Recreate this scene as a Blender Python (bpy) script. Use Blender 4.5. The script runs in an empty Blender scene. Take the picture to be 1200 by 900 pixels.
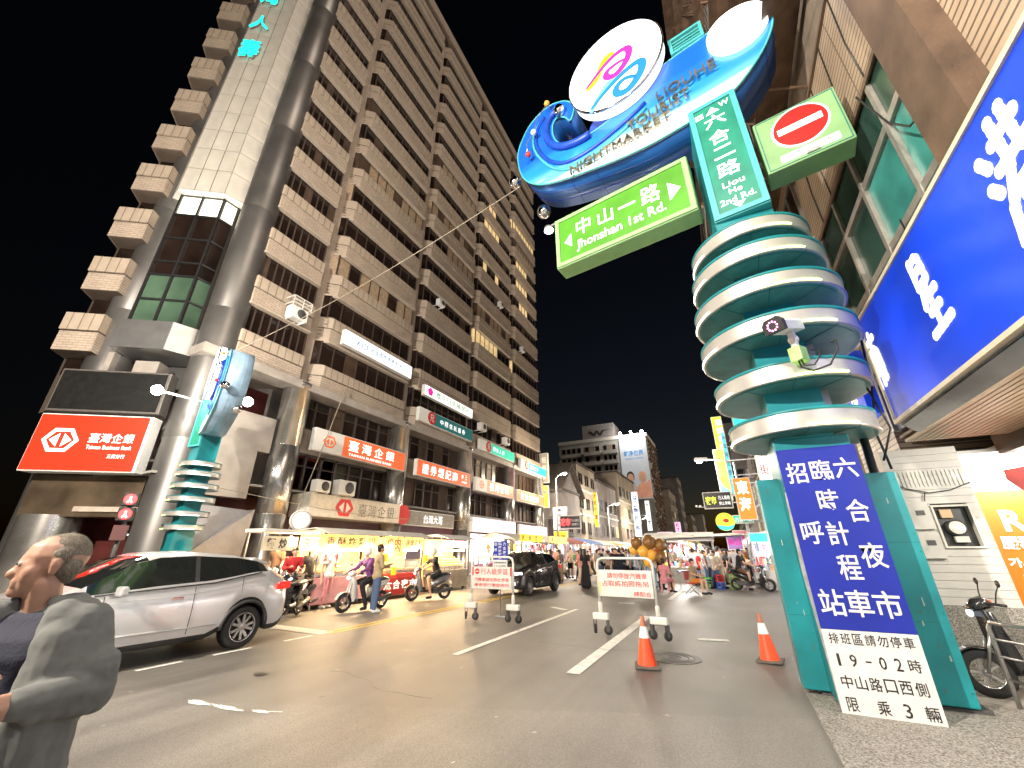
import bpy, bmesh, math, random
from mathutils import Vector, Matrix
random.seed(7)
SC = bpy.context.scene
COL = SC.collection
R = math.radians
PI = math.pi

# ---------------------------------------------------------------- camera, world, exposure
cd = bpy.data.cameras.new('camera'); cam = bpy.data.objects.new('camera', cd); COL.objects.link(cam)
cam.location = (0, 0, 1.6)
cam.rotation_euler = (R(90 + 22.7), 0, R(26.92))
cd.lens = 14.055; cd.sensor_width = 36; cd.sensor_fit = 'HORIZONTAL'; cd.clip_start = .05; cd.clip_end = 2000
SC.camera = cam
w = bpy.data.worlds.new('World'); SC.world = w; w.use_nodes = True
nt = w.node_tree; bg = nt.nodes['Background']
sky = nt.nodes.new('ShaderNodeTexSky'); sky.sky_type = 'NISHITA'; sky.sun_disc = False
sky.sun_elevation = R(-4.5); sky.sun_rotation = R(0)
nt.links.new(sky.outputs[0], bg.inputs[0]); bg.inputs[1].default_value = .06
# added faint warm fill for the tower facade (weak sun lamp, from behind the camera, low)
sd = bpy.data.lights.new('facade_fill_sun', 'SUN'); sd.energy = .62; sd.angle = R(25); sd.color = (1, .82, .66)
so = bpy.data.objects.new('facade_fill_sun', sd); COL.objects.link(so)
so.rotation_euler = (R(56), 0, R(80))
SC.view_settings.view_transform = 'Standard'; SC.view_settings.look = 'None'
SC.view_settings.exposure = 1.4; SC.view_settings.gamma = 1
SC.cycles.max_bounces = 5; SC.cycles.diffuse_bounces = 2; SC.cycles.glossy_bounces = 3
SC.cycles.transmission_bounces = 4; SC.cycles.sample_clamp_indirect = 3
SC.cycles.use_denoising = True

# ---------------------------------------------------------------- materials
MATS = {}
def mat(name, col, rough=.55, metal=0., var=.12, vs=5., bump=0., bs=60., em=0., ecol=None, coat=0., alpha=1., trans=0.):
    if name in MATS: return MATS[name]
    m = bpy.data.materials.new(name); m.use_nodes = True
    n = m.node_tree.nodes; l = m.node_tree.links; p = n['Principled BSDF']
    c = (*col, 1)
    p.inputs['Roughness'].default_value = rough; p.inputs['Metallic'].default_value = metal
    p.inputs['Coat Weight'].default_value = coat
    if trans: p.inputs['Transmission Weight'].default_value = trans
    if alpha < 1: p.inputs['Alpha'].default_value = alpha
    tc = n.new('ShaderNodeTexCoord')
    if var > 0:
        no = n.new('ShaderNodeTexNoise'); no.inputs['Scale'].default_value = vs; no.inputs['Detail'].default_value = 6
        l.new(tc.outputs['Object'], no.inputs['Vector'])
        mx = n.new('ShaderNodeMix'); mx.data_type = 'RGBA'
        rp = n.new('ShaderNodeMapRange'); rp.inputs[1].default_value = .3; rp.inputs[2].default_value = .7
        l.new(no.outputs[0], rp.inputs[0]); l.new(rp.outputs[0], mx.inputs[0])
        mx.inputs[6].default_value = (*[x * (1 - var) for x in col], 1)
        mx.inputs[7].default_value = (*[min(1, x * (1 + var)) for x in col], 1)
        l.new(mx.outputs[2], p.inputs['Base Color'])
    else: p.inputs['Base Color'].default_value = c
    if bump > 0:
        nb = n.new('ShaderNodeTexNoise'); nb.inputs['Scale'].default_value = bs; nb.inputs['Detail'].default_value = 4
        l.new(tc.outputs['Object'], nb.inputs['Vector'])
        b = n.new('ShaderNodeBump'); b.inputs['Strength'].default_value = bump; b.inputs['Distance'].default_value = .02
        l.new(nb.outputs[0], b.inputs['Height']); l.new(b.outputs[0], p.inputs['Normal'])
    if 0 < em < 3.5: em *= .5
    if em > 0:
        p.inputs['Emission Color'].default_value = (*(ecol or col), 1); p.inputs['Emission Strength'].default_value = em
        if em < 8: m.cycles.emission_sampling = 'NONE' if em < 1.2 else 'AUTO'
    MATS[name] = m
    return m

def tiled(name, c1, c2, mortar, bw, bh, msize=.015, rough=.6, off=.5, bump=.4, var=.25, metal=0., swap=False):
    """small tiles laid over faces (x+y across, z up)"""
    m = bpy.data.materials.new(name); m.use_nodes = True; MATS[name] = m
    n = m.node_tree.nodes; l = m.node_tree.links; p = n['Principled BSDF']
    p.inputs['Roughness'].default_value = rough; p.inputs['Metallic'].default_value = metal
    tc = n.new('ShaderNodeTexCoord'); s = n.new('ShaderNodeSeparateXYZ'); l.new(tc.outputs['Object'], s.inputs[0])
    a = n.new('ShaderNodeMath'); l.new(s.outputs[0], a.inputs[0]); l.new(s.outputs[1], a.inputs[1])
    cb = n.new('ShaderNodeCombineXYZ')
    if swap: l.new(s.outputs[0], cb.inputs[0]); l.new(s.outputs[1], cb.inputs[1])
    else: l.new(a.outputs[0], cb.inputs[0]); l.new(s.outputs[2], cb.inputs[1])
    b = n.new('ShaderNodeTexBrick'); b.offset = off; b.inputs['Scale'].default_value = 1
    b.inputs['Brick Width'].default_value = bw; b.inputs['Row Height'].default_value = bh
    b.inputs['Mortar Size'].default_value = msize
    b.inputs['Color1'].default_value = (*c1, 1); b.inputs['Color2'].default_value = (*c2, 1); b.inputs['Mortar'].default_value = (*mortar, 1)
    l.new(cb.outputs[0], b.inputs['Vector'])
    no = n.new('ShaderNodeTexNoise'); no.inputs['Scale'].default_value = .9; no.inputs['Detail'].default_value = 8; no.inputs['Roughness'].default_value = .7
    l.new(tc.outputs['Object'], no.inputs['Vector'])
    mr = n.new('ShaderNodeMapRange'); mr.inputs[1].default_value = .3; mr.inputs[2].default_value = .7
    mr.inputs[3].default_value = 1 - var; mr.inputs[4].default_value = 1 + var * .4; l.new(no.outputs[0], mr.inputs[0])
    mx = n.new('ShaderNodeMix'); mx.data_type = 'RGBA'; mx.blend_type = 'MULTIPLY'; mx.inputs[0].default_value = 1
    l.new(b.outputs[0], mx.inputs[6]); l.new(mr.outputs[0], mx.inputs[7]); l.new(mx.outputs[2], p.inputs['Base Color'])
    bu = n.new('ShaderNodeBump'); bu.inputs['Strength'].default_value = bump; bu.inputs['Distance'].default_value = .01; bu.invert = True
    l.new(b.outputs[1], bu.inputs['Height']); l.new(bu.outputs[0], p.inputs['Normal'])
    return m

mat('steel', (.5, .5, .5), .28, .9, .1, 2); mat('chrome', (.8, .8, .8), .08, 1, 0)
mat('galv', (.45, .46, .47), .45, .7, .25, 12); mat('black', (.015, .015, .016), .45, 0, .2); mat('rubber', (.02, .02, .02), .8, 0, .2)
mat('dkgrey', (.06, .06, .06), .5); mat('white', (.75, .75, .73), .5, 0, .06); mat('offwhite', (.6, .58, .52), .6, 0, .12)
mat('greymetal', (.3, .3, .31), .4, .6, .2, 3); mat('redplastic', (.55, .03, .02), .4); mat('concrete', (.3, .29, .27), .85, 0, .2, 4, .3, 60)
mat('teal', (.008, .19, .215), .42, 0, .3, 1.6, .08, 14); mat('teal_light', (.06, .36, .38), .45, 0, .08, 4); mat('teal_dark', (.01, .14, .15), .5)
mat('glass_dark', (.012, .010, .010), .12, 0, 0); mat('glass_car', (.01, .012, .012), .06, 0, 0, coat=.5)
mat('beam', (.09, .055, .035), .7, 0, .4, 2, .4, 20); mat('wood', (.2, .11, .05), .6, 0, .3)
FAC = tiled('facade_tile', (.45, .375, .30), (.40, .33, .265), (.25, .20, .16), .30, .10, .01)
FACR = tiled('facade_rib', (.43, .36, .285), (.40, .33, .26), (.23, .185, .145), .34, 3., .022, off=0, bump=1)
PIER = tiled('facade_pier', (.44, .37, .30), (.40, .33, .27), (.27, .22, .18), .30, .10, .008)
SHAFTW = mat('shaft_panel', (.5, .48, .43), .5, 0, .14, 1.2)
CYL = mat('dark_cladding', (.15, .145, .14), .42, .6, .35, .4)

# ---------------------------------------------------------------- mesh builder
class B:
    def __init__(s): s.v = []; s.f = []; s.m = []; s.mi = 0; s.sm = []
    def add(s, vs, fs, smooth=False):
        o = len(s.v); s.v += [tuple(v) for v in vs]; s.f += [tuple(i + o for i in f) for f in fs]
        s.m += [s.mi] * len(fs); s.sm += [smooth] * len(fs); return s
    def mat(s, i): s.mi = i; return s
    def box(s, x0, x1, y0, y1, z0, z1):
        v = [(x, y, z) for x in (x0, x1) for y in (y0, y1) for z in (z0, z1)]
        return s.add(v, [(0, 1, 3, 2), (4, 6, 7, 5), (0, 4, 5, 1), (2, 3, 7, 6), (0, 2, 6, 4), (1, 5, 7, 3)])
    def obox(s, c, size, rx=0, ry=0, rz=0):
        M = Matrix.Translation(c) @ Matrix.Rotation(rz, 4, 'Z') @ Matrix.Rotation(ry, 4, 'Y') @ Matrix.Rotation(rx, 4, 'X')
        a, b, c_ = [q / 2 for q in size]
        v = [M @ Vector((x, y, z)) for x in (-a, a) for y in (-b, b) for z in (-c_, c_)]
        return s.add(v, [(0, 1, 3, 2), (4, 6, 7, 5), (0, 4, 5, 1), (2, 3, 7, 6), (0, 2, 6, 4), (1, 5, 7, 3)])
    def prism(s, poly, a, b, axis='z', smooth=False, caps=True):
        """poly 2d; axis z: (x,y); y: (x,z); x: (y,z)"""
        def P(p, t): return (p[0], p[1], t) if axis == 'z' else (p[0], t, p[1]) if axis == 'y' else (t, p[0], p[1])
        n = len(poly); o = len(s.v)
        s.add([P(p, a) for p in poly] + [P(p, b) for p in poly], [(i, (i + 1) % n, n + (i + 1) % n, n + i) for i in range(n)], smooth)
        if caps:
            s.f += [tuple(o + n - 1 - i for i in range(n)), tuple(o + n + i for i in range(n))]; s.m += [s.mi] * 2; s.sm += [False] * 2
        return s
    def tube(s, pts, r, n=8, caps=True):
        pts = [Vector(p) for p in pts]; rs = r if isinstance(r, (list, tuple)) else [r] * len(pts)
        vs = []; up = None
        for i, p in enumerate(pts):
            d = (pts[min(i + 1, len(pts) - 1)] - pts[max(i - 1, 0)])
            d = d.normalized() if d.length > 1e-9 else Vector((0, 0, 1))
            if up is None: up = Vector((0, 0, 1)) if abs(d.z) < .9 else Vector((1, 0, 0))
            a = d.cross(up).normalized(); b = a.cross(d).normalized(); up = b
            for k in range(n):
                t = 2 * PI * k / n; vs.append(p + (a * math.cos(t) + b * math.sin(t)) * rs[i])
        fs = [(i * n + k, i * n + (k + 1) % n, (i + 1) * n + (k + 1) % n, (i + 1) * n + k) for i in range(len(pts) - 1) for k in range(n)]
        s.add(vs, fs, True)
        if caps:
            o = len(s.v) - len(vs); s.f += [tuple(o + k for k in range(n))[::-1], tuple(o + (len(pts) - 1) * n + k for k in range(n))]
            s.m += [s.mi] * 2; s.sm += [False] * 2
        return s
    def lathe(s, prof, n=24, c=(0, 0, 0), axis='z', smooth=True):
        """prof list of (r, h)"""
        def P(r, h, t):
            x, y = r * math.cos(t), r * math.sin(t)
            q = (x, y, h) if axis == 'z' else (x, h, y) if axis == 'y' else (h, x, y)
            return (q[0] + c[0], q[1] + c[1], q[2] + c[2])
        vs = [P(r, h, 2 * PI * k / n) for r, h in prof for k in range(n)]
        fs = [(i * n + k, i * n + (k + 1) % n, (i + 1) * n + (k + 1) % n, (i + 1) * n + k) for i in range(len(prof) - 1) for k in range(n)]
        return s.add(vs, fs, smooth)
    def ball(s, c, r, n=12, sc=(1, 1, 1)):
        m = n // 2; prof = [(max(1e-4, r * math.sin(PI * i / m)), -r * math.cos(PI * i / m)) for i in range(m + 1)]
        o = len(s.v); s.lathe(prof, n, (0, 0, 0))
        for i in range(o, len(s.v)): x, y, z = s.v[i]; s.v[i] = (c[0] + x * sc[0], c[1] + y * sc[1], c[2] + z * sc[2])
        return s
    def mesh(s, name, mats):
        me = bpy.data.meshes.new(name); me.from_pydata(s.v, [], s.f)
        for mm in (mats if isinstance(mats, (list, tuple)) else [mats]): me.materials.append(MATS[mm] if isinstance(mm, str) else mm)
        me.polygons.foreach_set('material_index', s.m); me.polygons.foreach_set('use_smooth', s.sm)
        bm = bmesh.new(); bm.from_mesh(me); bmesh.ops.recalc_face_normals(bm, faces=bm.faces); bm.to_mesh(me); bm.free()
        me.update(); return me
    def build(s, name, mats, parent=None, loc=(0, 0, 0), rz=0, bevel=0, **kw):
        return ob(name, s.mesh(name, mats), parent, loc, rz, bevel, **kw)

def ob(name, me, parent=None, loc=(0, 0, 0), rz=0, bevel=0, label=None, kind=None):
    o = bpy.data.objects.new(name, me); COL.objects.link(o); o.parent = parent; o.location = loc; o.rotation_euler = (0, 0, rz)
    if bevel:
        b = o.modifiers.new('bevel', 'BEVEL'); b.width = bevel; b.segments = 2; b.limit_method = 'ANGLE'; b.angle_limit = R(40)
    if label: o['label'] = label
    if kind: o['kind'] = kind
    return o
def thing(name, label, cat, loc=(0, 0, 0), rz=0, group=None, me=None):
    o = bpy.data.objects.new(name, me); COL.objects.link(o); o.location = loc; o.rotation_euler = (0, 0, rz)
    o['label'] = label; o['category'] = cat
    if group: o['group'] = group
    if me is None: o.empty_display_size = .3
    return o
KIDS = {}
def copy_tree(o, loc=None, rz=None, label=None, group=None, parent=None, mats=None):
    c = o.copy(); COL.objects.link(c); c.parent = parent
    if loc is not None: c.location = loc
    if rz is not None: c.rotation_euler = (0, 0, rz)
    if label: c['label'] = label
    if group: c['group'] = group
    if mats and c.type == 'MESH':
        for i, sl in enumerate(c.material_slots):
            k = sl.material.name if sl.material else None
            if k in mats: sl.link = 'OBJECT'; sl.material = mats[k]
    for ch in o.children: copy_tree(ch, parent=c, mats=mats)
    return c

_TX = {}
def text_poly(st, bold):
    k = (st, bold)
    if k not in _TX:
        cu = bpy.data.curves.new('t', 'FONT'); cu.body = st; cu.size = 1; cu.offset = bold; cu.resolution_u = 2
        o = bpy.data.objects.new('t', cu); COL.objects.link(o)
        me = bpy.data.meshes.new_from_object(o.evaluated_get(bpy.context.evaluated_depsgraph_get()))
        v = [tuple(x.co) for x in me.vertices]; f = [tuple(p.vertices) for p in me.polygons]
        bpy.data.objects.remove(o); bpy.data.curves.remove(cu); bpy.data.meshes.remove(me)
        if v:
            x0 = min(a[0] for a in v); x1 = max(a[0] for a in v); y0 = min(a[1] for a in v); y1 = max(a[1] for a in v)
            v = [((a[0] - x0) / max(x1 - x0, 1e-6) - .5, (a[1] - y0) / max(y1 - y0, 1e-6) - .5) for a in v]
        _TX[k] = (v, f)
    return _TX[k]
def letter_b(b, items, y=-.006, bold=.0, depth=0, shear=0):
    """items (string, cx, cz, w, h): flat lettering facing -y fitted to that box; depth>0 gives solid letters"""
    for st, cx, cz, ww, hh in items:
        v, f = text_poly(st, bold)
        vs = [(cx + (a + shear * q) * ww, y, cz + q * hh) for a, q in v]
        if depth:
            n = len(vs); ed = {}
            for p in f:
                for i in range(len(p)):
                    e = (p[i], p[(i + 1) % len(p)]); ed[e] = 1
            side = [(e[0], e[1], e[1] + n, e[0] + n) for e in ed if (e[1], e[0]) not in ed]
            b.add(vs + [(q[0], q[1] + depth, q[2]) for q in vs], [tuple(p) for p in f] + [tuple(i + n for i in p) for p in f] + side)
        else: b.add(vs, f)
    return b
def lettering(parent, items, m, y=-.006, bold=.015, name='lettering', loc=(0, 0, 0), rz=0, depth=.003):
    return letter_b(B(), items, y, bold, depth).build(name, m, parent, loc, rz)
def vchars(st, cx, ztop, cw, ch, step):
    return [(c, cx, ztop - ch / 2 - i * step, cw, ch) for i, c in enumerate(st)]
def hchars(st, x0, cz, cw, ch, step):
    return [(c, x0 + cw / 2 + i * step, cz, cw * (.55 if c in '一' else 1), ch * (.14 if c == '一' else 1)) for i, c in enumerate(st) if c != ' ']
def point_lamp(name, parent, loc, e, col=(1, .78, .5), r=.12, kind='POINT', spot=None, rot=None):
    ld = bpy.data.lights.new(name, kind); ld.energy = e; ld.color = col
    if kind == 'AREA': ld.size = r
    else: ld.shadow_soft_size = r
    if spot: ld.spot_size = spot; ld.spot_blend = .6
    o = bpy.data.objects.new(name, ld); COL.objects.link(o); o.parent = parent; o.location = loc
    if rot: o.rotation_euler = rot
    return o

# ---------------------------------------------------------------- ground
def asphalt(name, c, seam=False):
    m = mat(name, c, .62, 0, .22, .5, .55, 130)
    n = m.node_tree.nodes; l = m.node_tree.links; p = n['Principled BSDF']; mx = [q for q in n if q.bl_idname == 'ShaderNodeMix'][0]
    tc = [q for q in n if q.bl_idname == 'ShaderNodeTexCoord'][0]
    g = n.new('ShaderNodeTexNoise'); g.inputs['Scale'].default_value = 140; g.inputs['Detail'].default_value = 2; l.new(tc.outputs['Object'], g.inputs[0])
    mr = n.new('ShaderNodeMapRange'); mr.inputs[1].default_value = .35; mr.inputs[2].default_value = .68; mr.inputs[3].default_value = .62; mr.inputs[4].default_value = 1.5
    l.new(g.outputs[0], mr.inputs[0])
    st = n.new('ShaderNodeTexNoise'); st.inputs['Scale'].default_value = .9; st.inputs['Detail'].default_value = 5; st.inputs['Distortion'].default_value = .6; l.new(tc.outputs['Object'], st.inputs[0])
    mp = n.new('ShaderNodeMapping'); l.new(tc.outputs['Object'], mp.inputs[0]); mp.inputs['Scale'].default_value = (2.2, .16, 1); l.new(mp.outputs[0], st.inputs[0])
    m2 = n.new('ShaderNodeMapRange'); m2.inputs[1].default_value = .35; m2.inputs[2].default_value = .65; m2.inputs[3].default_value = .78; m2.inputs[4].default_value = 1.16; l.new(st.outputs[0], m2.inputs[0])
    # sparse pale chewing-gum spots
    vo = n.new('ShaderNodeTexVoronoi'); vo.inputs['Scale'].default_value = 1.7; l.new(tc.outputs['Object'], vo.inputs[0])
    vs = n.new('ShaderNodeMapRange'); vs.inputs[1].default_value = .035; vs.inputs[2].default_value = .05; vs.inputs[3].default_value = 1.9; vs.inputs[4].default_value = 1; l.new(vo.outputs[0], vs.inputs[0])
    a = n.new('ShaderNodeMath'); a.operation = 'MULTIPLY'; l.new(mr.outputs[0], a.inputs[0]); l.new(m2.outputs[0], a.inputs[1])
    a2 = n.new('ShaderNodeMath'); a2.operation = 'MULTIPLY'; l.new(a.outputs[0], a2.inputs[0]); l.new(vs.outputs[0], a2.inputs[1])
    mm = n.new('ShaderNodeMix'); mm.data_type = 'RGBA'; mm.blend_type = 'MULTIPLY'; mm.inputs[0].default_value = 1
    l.new(mx.outputs[2], mm.inputs[6]); l.new(a2.outputs[0], mm.inputs[7]); l.new(mm.outputs[2], p.inputs['Base Color'])
    rr = n.new('ShaderNodeMapRange'); rr.inputs[3].default_value = .34; rr.inputs[4].default_value = .6; l.new(st.outputs[0], rr.inputs[0]); l.new(rr.outputs[0], p.inputs['Roughness'])
    return m
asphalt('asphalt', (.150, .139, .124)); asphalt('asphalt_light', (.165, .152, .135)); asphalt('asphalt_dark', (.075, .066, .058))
mat('paint_white', (.68, .67, .62), .6, 0, .25, 9, .3, 80); mat('paint_yellow', (.62, .42, .06), .6, 0, .25, 9, .3, 80)
mat('pavement', (.27, .25, .22), .75, 0, .25, 3, .3, 50)
def sheet(name, poly, z, m, kind='structure'):
    b = B(); b.add([(x, y, z) for x, y in poly], [tuple(range(len(poly)))]); o = b.build(name, m); o['kind'] = kind; return o
def rect(x0, x1, y0, y1): return [(x0, y0), (x1, y0), (x1, y1), (x0, y1)]
sheet('ground', rect(-600, 600, -300, 900), -.02, 'asphalt_dark')
sheet('road', rect(-12.6, 2.6, 3.5, 300), -.008, 'asphalt')
sheet('crossroad', rect(-60, 30, -30, 3.5), -.0075, 'asphalt_light')
sheet('paler_road_area', [(-6.4, .2), (.45, 1.2), (.45, 6.0), (-1.6, 5.2), (-6.9, 2.95)], -.004, 'asphalt_light')  # paler area of the road surface
b = B(); b.box(-30, -12.6, 8.3, 300, -.02, .13); b.prism([(-30, 3.2), (-17, 3.2), (-14.6, 4.6), (-12.6, 8.3), (-30, 8.3)], -.02, .129); o = b.build('pavement', 'pavement'); o['kind'] = 'structure'
tz = mat('terrazzo', (.33, .31, .28), .6, 0, .1, 3, .3, 70)
n = tz.node_tree.nodes; l = tz.node_tree.links
vo = n.new('ShaderNodeTexVoronoi'); vo.inputs['Scale'].default_value = 75; l.new([q for q in n if q.bl_idname == 'ShaderNodeTexCoord'][0].outputs['Object'], vo.inputs[0])
cr = n.new('ShaderNodeValToRGB'); cr.color_ramp.elements[0].color = (.09, .08, .07, 1); cr.color_ramp.elements[0].position = .15; cr.color_ramp.elements[1].color = (.36, .34, .30, 1); cr.color_ramp.elements[1].position = .85
l.new(vo.outputs[1], cr.inputs[0]); l.new(cr.outputs[0], n['Principled BSDF'].inputs['Base Color'])
b = B(); b.box(.5, 14, -8, 7.3, -.02, .012); o = b.build('pavement', 'terrazzo'); o['kind'] = 'structure'
b = B(); b.box(1.9, 14, 7.3, 200, -.02, .010); o = b.build('pavement', 'pavement'); o['kind'] = 'structure'
def stripe(name, m, x0, y0, x1, y1, wd, z=0.0):
    d = Vector((x1 - x0, y1 - y0)).normalized(); q = Vector((-d.y, d.x)) * wd / 2
    return sheet(name, [(x0 + q.x, y0 + q.y), (x0 - q.x, y0 - q.y), (x1 - q.x, y1 - q.y), (x1 + q.x, y1 + q.y)], z, m)
for x, y0, y1, wd in ((-4.45, 6.65, 13.05, .13), (-2.32, 6.47, 12.6, .2), (-4.45, 17.5, 24, .13), (-2.3, 17, 24, .18), (-4.45, 28, 34, .13)):
    stripe('lane_line', 'paint_white', x, y0, x, y1, wd)
for x in (-7.88, -8.1): stripe('centre_line', 'paint_yellow', x, 7.0, x, 60, .1)
stripe('stop_line', 'paint_white', -10.9, 7.02, -7.95, 7.02, .38)
for y0, y1 in ((3.73, 4.33), (4.78, 5.43), (6.06, 6.69), (2.6, 3.2)): stripe('guide_dash', 'paint_white', -8.02, y0, -8.02, y1, .09)
for p in ((-5.3, 13.2, -4.7, 12.75, .2), (-.9, 9.9, -.35, 10.0, .18), (-3.7, 15.2, -3.2, 15.3, .2)):
    stripe('worn_marking', 'paint_white', *p, z=.001)
rw = random.Random(4)
def ragged(name, m, cx, cy, lx, ly, ang, z, n=22, kind='structure'):
    P = []
    for i in range(n):
        a = 2 * PI * i / n; r = .55 + .45 * rw.random(); x, y = lx * r * math.cos(a), ly * r * math.sin(a)
        P.append((cx + x * math.cos(ang) - y * math.sin(ang), cy + x * math.sin(ang) + y * math.cos(ang)))
    return sheet(name, P, z, m, kind)
for p in ((-5.75, 3.40, .28, .06, .1), (-5.3, 3.45, .3, .05, .05), (-4.85, 3.55, .16, .05, .2), (-4.7, 3.62, .1, .02, .4)): ragged('spilled_paint', 'paint_white', *p, .001)
mat('oil_stain', (.05, .045, .04), .35, 0, .4, 3)
for i in range(12): ragged('oil_stain', 'oil_stain', -7 + 8 * rw.random(), 1.5 + 14 * rw.random(), .04 + .12 * rw.random() ** 2, .03 + .07 * rw.random(), rw.random() * 3, .0015 + i * .0001, 14)
mat('litter', (.6, .6, .57), .7)
for i in range(22): ragged('litter', 'litter', -7.5 + 9 * rw.random(), 1.2 + 12 * rw.random(), .012 + .02 * rw.random(), .008 + .01 * rw.random(), rw.random() * 3, .006 + i * .0001, 7)
def crack(x, y, a, L):
    b = B(); P = [(x, y)]
    for k in range(int(L / .12)): a += (rw.random() - .5) * .9; P.append((P[-1][0] + .12 * math.cos(a), P[-1][1] + .12 * math.sin(a)))
    for (x0, y0), (x1, y1) in zip(P, P[1:]):
        w_ = .003 + .004 * rw.random(); b.add([(x0 - w_, y0 + w_, 0), (x0 + w_, y0 - w_, 0), (x1 + w_, y1 - w_, 0), (x1 - w_, y1 + w_, 0)], [(0, 1, 2, 3)])
    o = b.build('crack', 'rubber' if 'rubber' in MATS else 'oil_stain', None, (0, 0, .0008)); o['kind'] = 'structure'
for x, y, a, L in ((-5.5, 5.0, .4, 2.2), (-3.6, 8.2, .1, 2.4), (-.4, 7.6, 2.4, 1.5)): crack(x, y, a, L)
b = B()
for r0, r1 in ((.31, .33), (.22, .24), (.1, .12)): b.lathe([(r1, -.003), (r0, .004), (r1, .008)], 40)
b.prism([(.42 * math.cos(t * PI / 20), .42 * math.sin(t * PI / 20)) for t in range(40)], -.01, .003)
o = b.build('manhole_cover', 'asphalt_dark', None, (-1.15, 8.1, -.002)); o['label'] = 'round dark manhole cover in the road beside the orange cone'; o['category'] = 'manhole cover'
# ================================================================ big office tower on the left
mat('win_frame', (.05, .035, .028), .5); mat('glass_brown', (.02, .012, .009), .12, .0, .3, 1)
mat('pane_dark', (.016, .010, .008), .15, 0, .5, .7); mat('pane_mid', (.07, .045, .03), .3, 0, .4, 2)
mat('pane_lit', (.8, .62, .3), .5, 0, .25, 3, em=.4, ecol=(1, .72, .36)); mat('pane_curtain', (.32, .24, .16), .7, 0, .3, 9)
mat('pane_green', (.05, .09, .06), .2, 0, .4, .9, em=.035, ecol=(.35, .6, .35)); mat('pane_white', (.9, .9, .75), .4, 0, .3, 2, em=1.6, ecol=(1, .97, .72))
mat('soffit', (.42, .36, .3), .6, 0, .1); mat('maroon', (.09, .02, .018), .35, 0, .3, 2); mat('red_sign', (.5, .02, .008), .4, 0, .0, em=.75, ecol=(1, .035, .008))
mat('white_lit', (.9, .9, .88), .4, 0, 0, em=1.0); mat('white_lit2', (.95, .95, .95), .4, 0, 0, em=2.6, ecol=(1, .95, .95))
mat('letter_white', (.85, .85, .85), .4, 0, 0, em=1.1); mat('orange_sign', (.75, .14, .04), .5, 0, .08, 3, em=.28, ecol=(1, .18, .05))
mat('screen_off', (.012, .012, .012), .35, 0, .3); mat('stone_panel', (.33, .3, .27), .5, 0, .2, 1.5)
TW = thing('office_tower', 'tall beige tiled office tower with ribbon windows and a white lift shaft', 'building', (-16, 0, 0), R(90))
BAYS = [(3.95 + 3.0 - .35, 10.34), (10.34, 17.0), (17.0, 23.7), (23.7, 30.5), (30.5, 37.0)]
def T(k): return 10.88 + 2.56 * k
NF = 14
def bayprof(x0, x1, d, first=False):
    a = .30
    if first: return [(x0 + .25, .02), (x0 + .75, -d), (x1 - .28, -d), (x1 - .22, .02)]
    return [(x0 + a, .02), (x0 + a + d * .9, -d), (x1 - .28, -d), (x1 - .22, .02)]
SPM = {}
def spandrel(x0, x1, z, h, first=False):
    key = (round(x1 - x0, 2), h, first)
    if key not in SPM:
        w_ = x1 - x0; b = B(); P = bayprof(0, w_, .5, first); n = len(P)
        def ring(d, z0, z1, mi): b.mat(mi).prism(bayprof(0, w_, d, first), z0, z1)
        ring(.5, 0, h * .52, 0); ring(.46, h * .52, h * .555, 2); ring(.54, h * .555, h - .05, 1); ring(.5, h - .05, h, 0)
        b.mat(3); b.prism(bayprof(0, w_, .56, first), -.07, .003)
        SPM[key] = b.mesh('spandrel', [FAC, FACR, 'win_frame', 'soffit'])
    return ob('spandrel', SPM[key], TW, (x0, 0, z))
lit = {(2, 6): 'curt', (3, 3): 'lit7', (3, 6): 'half', (4, 3): 'end', (2, 8): 'curt', (3, 8): 'half', (4, 6): 'half', (3, 9): 'half', (4, 8): 'half', (4, 10): 'lit', (1, 2): 'papers', (1, 5): 'curt', (3, 4): 'curt', (2, 5): 'yell', (4, 7): 'half', (4, 9): 'curt'}
rnd = random.Random(3)
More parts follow.
